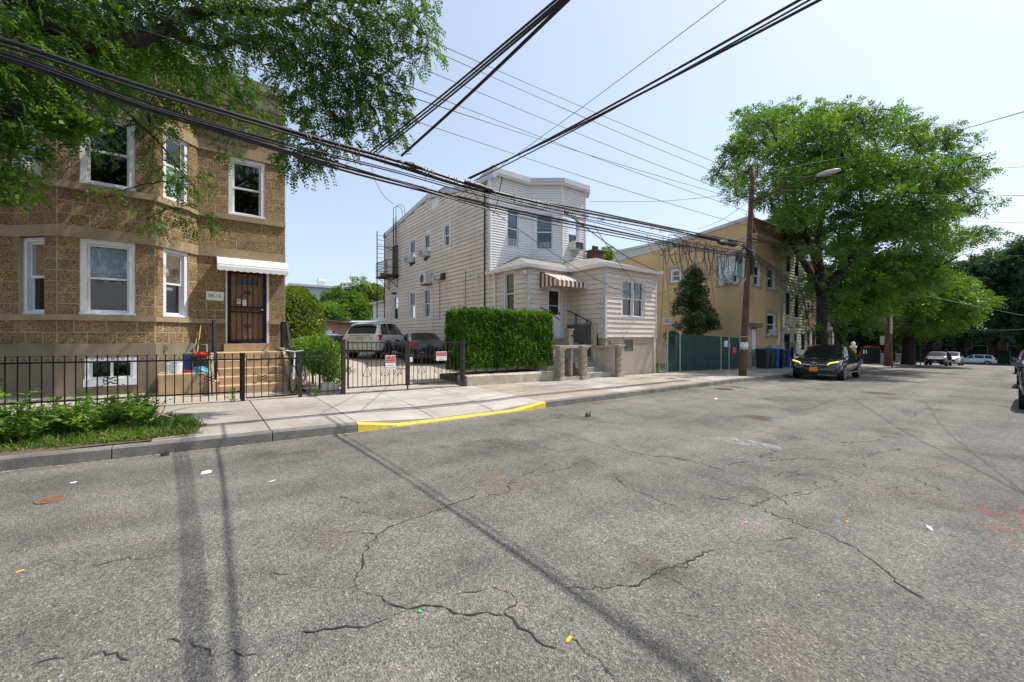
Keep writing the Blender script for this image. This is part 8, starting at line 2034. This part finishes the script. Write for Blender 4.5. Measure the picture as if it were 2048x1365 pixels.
# --- generic street tree from a crown outline
def crown_tree(name, label, base, clumps, leaf, material, trunk_r, fork_z, per, L=(.35, .55), pairs=5, lf=.17, droop=.35, forks=4, group=None, asp=.42, flat_=.55, seed=1, twig=True, stems=None):
    rr = random.Random(seed); t = thing(name, label, 'tree', base, 0, group); B_ = Vector(base); mb = MB()
    F0 = B_ + Vector((rr.uniform(-.1, .1), rr.uniform(-.1, .1), fork_z))
    limb(mb, [B_ - Vector((0, 0, .15)), B_ + Vector((.02, 0, fork_z * .5)), F0], trunk_r * 1.15, trunk_r * .85, 10, .01)
    cs = [Vector(c) for c, _ in clumps]; ctr = sum(cs, Vector()) / len(cs); mains = []
    d0 = B_.x * SY + B_.y * CY
    for st in (stems or []):
        ps = [F0 if i == 0 else Vector((ray(u, v).x * d0 / FPX, ray(u, v).y * d0 / FPX, EYE + ray(u, v).z * d0 / FPX)) + Vector((0, rr.uniform(-.5, .5), 0)) for i, (u, v) in enumerate(st)]
        limb(mb, ps, trunk_r * .72, trunk_r * .2, 8, .02); mains += ps[1:]
    for k in range(0 if stems else forks):
        a = 2 * math.pi * k / forks + rr.uniform(-.3, .3); top = max(c.z for c in cs)
        ext = max((c - ctr).length for c in cs)
        e = Vector((ctr.x + math.cos(a) * ext * .38, ctr.y + math.sin(a) * ext * .38, F0.z + (top - F0.z) * rr.uniform(.45, .62))); m_ = F0.lerp(e, .5) + Vector((0, 0, .2))
        limb(mb, [F0, m_, e], trunk_r * .6, trunk_r * .25, 8, .03); mains += [F0.lerp(m_, .7), m_, m_.lerp(e, .5), e]
    P = []; D = []
    for c, r_ in sorted(clumps, key=lambda q: (Vector(q[0]) - F0).length):
        c = Vector(c); h = min(mains, key=lambda q: (q - c).length + .6 * max(0, q.z - c.z)); mains.append(c)
        limb(mb, [h, h.lerp(c, .55) + Vector((0, 0, .15)), c], .045, .02, 5, .03)
        n = max(4, int(per * r_ * r_)); d = rand_dirs(n); q = rng.random(n) ** .5 * r_
        if twig:
            for k in range(5):
                v_ = Vector(d[k % n]); e = c + Vector((v_.x * r_ * .9, v_.y * r_ * .9, v_.z * r_ * flat_)); mb.tube([c, (c + e) / 2, e], [.014, .009, .005], 4)
        P.append(np.array(c) + d * q[:, None] * np.array([1.1, 1.1, flat_])); D.append(unit(d * .7 + np.array([0, 0, .05]) + rng.normal(size=(n, 3)) * .35))
    P = np.concatenate(P); D = np.concatenate(D)
    compound_leaves(P, D, L[0] + (L[1] - L[0]) * rng.random(len(P)), pairs, lf, material, 'crown', t, droop, asp)
    obj('trunk', mb, M['bark'], t); return t
def in_poly(x, y, poly):
    c = False; j = len(poly) - 1
    for i in range(len(poly)):
        if (poly[i][1] > y) != (poly[j][1] > y) and x < (poly[j][0] - poly[i][0]) * (y - poly[i][1]) / (poly[j][1] - poly[i][1]) + poly[i][0]: c = not c
        j = i
    return c
def outline_clumps(poly, base, n, rad_, Yspan, seed, edge=None):
    """scatter clumps through a crown whose outline was measured from the photograph at the tree's own distance"""
    rr = random.Random(seed); us = [p[0] for p in poly]; vs = [p[1] for p in poly]; out = []; d0 = base[0] * SY + base[1] * CY; tries = 0
    while len(out) < n and tries < n * 60:
        tries += 1; u, v = rr.uniform(min(us), max(us)), rr.uniform(min(vs), max(vs))
        if not in_poly(u, v, poly): continue
        r = ray(u, v); dd = d0 + rr.uniform(-Yspan, Yspan); t = dd / FPX; p = Vector((r.x * t, r.y * t, EYE + r.z * t))
        if any((p - Vector(q)).length < rad_ * .55 for q, _ in out): continue
        out.append((tuple(p), rad_ * rr.uniform(.75, 1.2)))
    for u, v in (edge or []):
        r = ray(u, v); t = (d0 + rr.uniform(-1.5, 1.5)) / FPX; out.append(((r.x * t, r.y * t, EYE + r.z * t), rad_ * .6))
    return out
b1 = (29.9, 8.25, sw(29.9, 8.25))
poly1 = [(1500,250),(1545,228),(1600,222),(1640,228),(1690,218),(1740,222),(1790,240),(1830,258),(1880,268),(1930,290),(1925,335),(1930,370),(1950,410),(1900,420),(1890,450),(1840,480),(1780,475),(1730,520),(1660,505),(1610,490),(1570,470),(1590,430),(1540,410),(1500,395),(1470,385),(1455,350),(1470,330),(1460,300),(1490,275)]
edge1 = [(1432,350),(1445,340),(1460,290),(1482,232),(1500,225),(1545,218),(1592,212),(1640,214),(1698,210),(1745,222),(1795,226),(1850,248),(1905,255),(1940,285),(1905,310),(1955,345),(1965,340),(1950,385),(1975,410),(1925,425),(1475,395),(1465,375),(1600,470),(1555,425),(1620,505),(1700,520),(1870,455),(1605,590),(1612,625),(1628,560),(1590,505),(1575,490),(1618,655),(1665,585),(1668,620),(1690,600),(1560,470)]
crown_tree('street_tree', 'tall spreading green street tree behind the leaning utility pole', b1, outline_clumps(poly1, b1, 175, .78, 4.4, 5, edge1), None, M['leaf_street'], .29, 4.6, 118, (.35, .55), 5, .19, .25, 5, flat_=.34, seed=3, stems=[[(1646,610),(1638,550),(1640,490),(1652,420),(1665,340),(1660,280)],[(1648,612),(1682,560),(1702,505),(1722,440),(1745,370),(1790,310)],[(1648,612),(1690,545),(1740,490),(1800,450),(1860,420)],[(1646,600),(1610,520),(1575,450),(1540,390)],[(1646,600),(1640,520),(1600,420),(1560,330),(1530,280)]])
b2_ = (36.0, 8.9, sw(36, 8.9))
poly2 = [(1640,560),(1700,520),(1780,490),(1850,450),(1900,450),(1960,465),(1900,500),(1870,560),(1800,590),(1740,622),(1680,628),(1640,610),(1620,590)]
crown_tree('street_tree', 'second street tree with dark trunk and lower bright crown behind the first', b2_, outline_clumps(poly2, b2_, 80, .8, 3.8, 8, [(1965,468),(1990,470),(1930,480),(1735,640),(1760,630),(1660,640),(1700,655),(1712,628),(1668,665),(1725,655),(1780,615),(1650,600),(1705,580)]), None, M['leaf_street'], .30, 3.2, 95, (.45, .65), 5, .22, .35, 4, flat_=.45, seed=9)
b3 = (56.5, 8.4, sw(56, 8.4))
poly3 = [(1760,600),(1800,570),(1860,560),(1910,575),(1945,600),(1925,625),(1900,640),(1840,650),(1780,645)]
crown_tree('street_tree', 'third street tree with thick trunk at the far corner', b3, outline_clumps(poly3, b3, 50, 1.7, 4, 18, [(1950,600),(1940,625)]), None, M['leaf_bright'], .5, 4.0, 42, (.7, 1.0), 5, .34, .35, 4, flat_=.45, seed=19)
# dark trees in front of the flats at the end of the street
rr = random.Random(21)
far = [(103, 1.0, 20, 4.4), (102.5, 5.2, 19.5, 4.2), (104, 9.0, 18, 4.2), (102.5, 12.6, 17, 4.2), (104, 16.5, 16, 4.4), (101, 21, 14, 4.4), (103, -4.5, 20.5, 4.8), (66, 13.5, 11, 3.4), (101.6, -.6, 5.0, 1.6)]
labs = ['broad far dark tree left of the red car', 'far dark tree above the pale estate car', 'far dark tree above the white car', 'far dark tree above the plum car', 'far dark tree behind the corner sign', 'far dark tree just right of the second pole', 'far dark tree above the red car at the right border', 'far tree beyond the pale yard fence', 'low bright bush tree in front of the end fence']
for i, (bx_, by_, h, w) in enumerate(far):
    z0 = zr(bx_) - .1; cl = []
    for k in range(72 if i < 8 else 20):
        d = Vector(rand_dirs(1)[0]) * rr.random() ** .4; zc = 3.2 if i < 7 else 1.0
        cl.append(((bx_ + d.x * w, by_ + d.y * w, z0 + (zc + h) / 2 + d.z * (h - zc) / 2), 1.55 if i < 8 else .9))
    crown_tree('far_tree', labs[i], (bx_, by_, z0), cl, None, M['leaf_dark'] if i != 8 else M['leaf_bright'], .38, 3.2, 26, (.9, 1.3), 5, .5, .3, 4, flat_=.45, seed=30 + i, twig=False)
# trees behind the driveway
for i, (u, v, Y, w, h, m_, lab) in enumerate(((735, 575, 40, 3.6, 6.2, 'leaf_yellowish', 'sunlit yellow green tree behind the fire escape'), (690, 600, 37, 2.6, 4.6, 'leaf_bright', 'green tree between the aqua house and the pink house'), (655, 628, 35, 2.0, 3.4, 'leaf_street', 'low leafy tree rising over the brown shed'), (775, 600, 44, 3.4, 6.0, 'leaf_yellowish', 'pale tree peeping out behind the lean-to'))):
    bx_ = xat(u, Y); cl = []
    for k in range(34):
        d = Vector(rand_dirs(1)[0]) * rr.random() ** .4; cl.append(((bx_ + d.x * w * .62, Y + d.y * w * .6, .8 + h * .62 + d.z * h * .40), .85))
    crown_tree('garden_tree', lab, (bx_, Y, .75), cl, None, M[m_], .16, 1.6, 75, (.4, .6), 5, .25, .3, 4, flat_=.6, seed=50 + i)
bx_ = xat(1195, 40); cl = []
for k in range(20):
    d = Vector(rand_dirs(1)[0]) * rr.random() ** .4; cl.append(((bx_ + d.x * 3.3, 40 + d.y * 2.4, onY(1195, 520, 40).z + d.z * 1.6), 1.0))
crown_tree('garden_tree', 'yellow green tree top behind the dark chimney', (bx_, 40, .7), cl, None, M['leaf_yellowish'], .2, 5, 55, (.5, .7), 5, .3, .3, 4, flat_=.6, seed=77)

# ------------------------------------------------------------------ weeds in the tree pit and odd plants
def inpit(): return (random.uniform(-5.5, -.1) if random.random() < .35 else random.triangular(-3.2, .0, -1.2), random.uniform(7.52, 9.2))
def inpit_front():
    x = random.triangular(-3.0, .08, -.45); return (x, random.uniform(7.5, 8.9 - max(0, x + .3) * 1.4))
grass('pit_grass', 6500, inpit_front, .13, M['weed'], lean=.55, width=.006)
grass('pit_grass', 3200, inpit_front, .12, surf('dry_grass', (.28, .22, .08), .9, .2), lean=.8, width=.005)
def weed_plant(x, y, h, n, size, lab, grp, mat_='weed'):
    z = sw(x, y); t = thing('weed_plant', lab, 'weed', (x, y, z), 0, grp); P = []; D = []; mb = MB()
    for s in range(max(2, n // 14)):
        d = Vector((random.gauss(0, .33), random.gauss(0, .33), 1)).normalized(); L_ = h * random.uniform(.6, 1.05); p0 = Vector((x, y, z - .02)); p1 = p0 + d * L_ * .5; p2 = p0 + d * L_ + Vector((d.x, d.y, 0)) * L_ * .25
        mb.tube([p0, p1, p2], [.006, .004, .002], 4)
        for k in range(14):
            f = .2 + .8 * k / 14; q = p0.lerp(p1, min(1, f * 2)) if f < .5 else p1.lerp(p2, (f - .5) * 2); P.append(tuple(q)); a = k * 2.4; D.append((math.cos(a), math.sin(a), random.uniform(.0, .7)))
    P = np.array(P); D = unit(np.array(D) + rng.normal(size=(len(P), 3)) * .2); U = unit(np.cross(D, np.array([0, 0, 1.0]) + rng.normal(size=D.shape) * .35))
    V, F = leaf_quads(P, D, U, size * (.6 + .8 * rng.random(len(P))), .42); arr_obj('foliage', V, F, M[mat_], t); obj('stem', mb, M['weed'], t)
GRW = 'leafy weeds crowding the tree pit'
for k in range(46):
    x = random.triangular(-3.4, -.1, -1.3); y = random.uniform(7.75, 9.15); h = random.uniform(.26, .62) * (1.3 if -2.0 < x < -.6 else .75)
    weed_plant(x, y, h, random.randint(90, 160), .092, 'leafy green weed growing among others in the tree pit', GRW)
for k in range(16):
    x = random.uniform(-.7, .02); weed_plant(x, random.uniform(7.6, 8.4), .16, 34, .055, 'low weed spreading at the right end of the tree pit', 'low weeds at the end of the tree pit')
weed_plant(.62, 10.36, .32, 60, .06, 'straggly pale weed growing at the foot of the black fence by the gate', None, 'leaf_yellowish')
weed_plant(2.2, 10.36, .30, 50, .07, 'small green weed at the foot of the fence below the bicycle', None, 'weed')
weed_plant(16.05, 10.3, .8, 50, .08, 'thin weed climbing beside the chain-link gate', None, 'weed')
wt = MB(); p_ = onG(285, 858, sw); limb(wt, [p_ + Vector((0, 0, .05)), p_ + Vector((.22, .18, .17)), p_ + Vector((.55, .28, .23))], .012, .006, 5); limb(wt, [p_ + Vector((.2, .16, .17)), p_ + Vector((.35, .05, .12))], .008, .004, 5)
tag(obj('dead_branch', wt, surf('pale_stick', (.45, .36, .22), .8)), 'pale bare branch lying on the weeds in the tree pit', 'branch')
# ------------------------------------------------------------------ litter and the pigeon
def flat_bit(name, u, v, w, d, material, label, cat, h=.006, f=roadz, rot=0.4):
    p = onG(u, v, f); z = f(p.x, p.y); c, s = math.cos(rot), math.sin(rot); n = 8; mb = MB()
    pts = [(p.x + (c * math.cos(a) * w - s * math.sin(a) * d) * (1 + .2 * math.sin(3 * a)), p.y + s * math.cos(a) * w + c * math.sin(a) * d) for a in [2 * math.pi * i / n for i in range(n)]]
    mb.add([(x, y, z + .004) for x, y in pts] + [(p.x + (x - p.x) * .8, p.y + (y - p.y) * .8, z + h * (1 + .4 * math.sin(i * 2.3))) for i, (x, y) in enumerate(pts)], [tuple(range(8, 16))] + [(i, (i + 1) % 8, 8 + (i + 1) % 8, 8 + i) for i in range(8)])
    tag(obj(name, mb, material), label, cat)
yl_ = flat('fallen_yellow', (.65, .36, .02), .6)
flat_bit('fallen_leaf', 1138, 1280, .028, .012, yl_, 'single orange yellow leaf on the road at the bottom centre', 'leaf')
flat_bit('fallen_leaf', 1694, 1044, .025, .01, yl_, 'small yellow leaf on the road left of the red marks', 'leaf')
flat_bit('fallen_leaf', 1492, 1046, .025, .01, flat('fallen_orange', (.55, .22, .03), .6), 'small orange leaf on the road below the pale patch', 'leaf')
flat_bit('fallen_leaf', 40, 1144, .022, .009, yl_, 'yellow leaf on the road near the left border', 'leaf')
flat_bit('paper_scrap', 413, 947, .06, .03, M['white'], 'white oval scrap on the road below the kerb', 'litter', .02)
flat_bit('paper_scrap', 147, 966, .03, .018, M['white'], 'tiny white scrap on the road near the tree pit', 'litter')
flat_bit('paper_scrap', 545, 963, .04, .012, flat('cream_scrap', (.6, .55, .4), .7), 'thin cream scrap on the road between the two shadow lines', 'litter')
flat_bit('paper_scrap', 1858, 1058, .05, .02, M['white'], 'white scrap on the road in front of the red marks', 'litter', .015)
flat_bit('plastic_litter', 840, 1224, .012, .012, flat('green_cap', (.03, .5, .08), .4), 'tiny bright green cap on the road beside a crack', 'litter', .008)
flat_bit('crushed_can', 1177, 833, .11, .05, flat('crushed_dark', (.05, .035, .03), .5), 'crushed dark can with pale rim lying in the road past the driveway', 'litter', .07)
flat_bit('paper_scrap', 1502, 760, .10, .05, M['white'], 'white scrap in the gutter below the leaning pole', 'litter', .03, rot=0)
flat_bit('paper_scrap', 1515, 757, .10, .05, M['plastic_white'], 'second pale scrap in the gutter right of the first one', 'litter', .03, rot=0)
flat_bit('paper_scrap', 1432, 798, .14, .05, flat('salmon_scrap', (.6, .45, .36), .7), 'flat salmon paper on the road in front of the green fence', 'litter', .01)
flat_bit('dry_leaf', 330, 912, .05, .03, flat('leaf_black', (.03, .025, .015), .8), 'dark clump of leaves in the gutter under the weeds', 'leaf', .05)
pg = onG(1588, 756, roadz); pz_ = roadz(pg.x, pg.y)
pig = thing('pigeon', 'grey pigeon standing on the road in front of the black car', 'bird', (pg.x, pg.y, pz_))
pm = surf('pigeon_grey', (.20, .21, .24), .8, .3, 20)
bd = []
for (dx, dz, r) in ((-.19, .10, .012), (-.14, .115, .04), (-.07, .135, .065), (0, .15, .075), (.06, .175, .065), (.10, .215, .045), (.125, .26, .034), (.14, .285, .034), (.165, .285, .022)):
    bd.append((pg.x + dx * .55, pg.y - dx * .83, pz_ + dz, r))
obj('body', MB().tube([b[:3] for b in bd], [b[3] for b in bd], 10), pm, pig, smooth=True)
q = bd[-1]; obj('beak', MB().tube([q[:3], (q[0] + .02, q[1] - .03, q[2] - .008)], [.009, .002], 5), M['blackp'], pig)
for s in (-1, 1): obj('leg', MB().tube([(pg.x + s * .028, pg.y + s * .018, pz_ + .10), (pg.x + s * .03, pg.y + s * .02, pz_ + .004), (pg.x + s * .03 + .02, pg.y + s * .02 - .03, pz_ + .004)], .006, 5), M['red'], pig)
for s in (-1, 1):
    wq = [(pg.x + b[0] - pg.x + s * .83 * .06, b[1] + s * .55 * .06, b[2] + .01, b[3] * .55) for b in bd[1:5]]
    obj('wing', MB().tube([w[:3] for w in wq], [.008, .03, .042, .02], 8), surf('pigeon_wing', (.13, .135, .155), .8, .3, 30), pig, smooth=True)
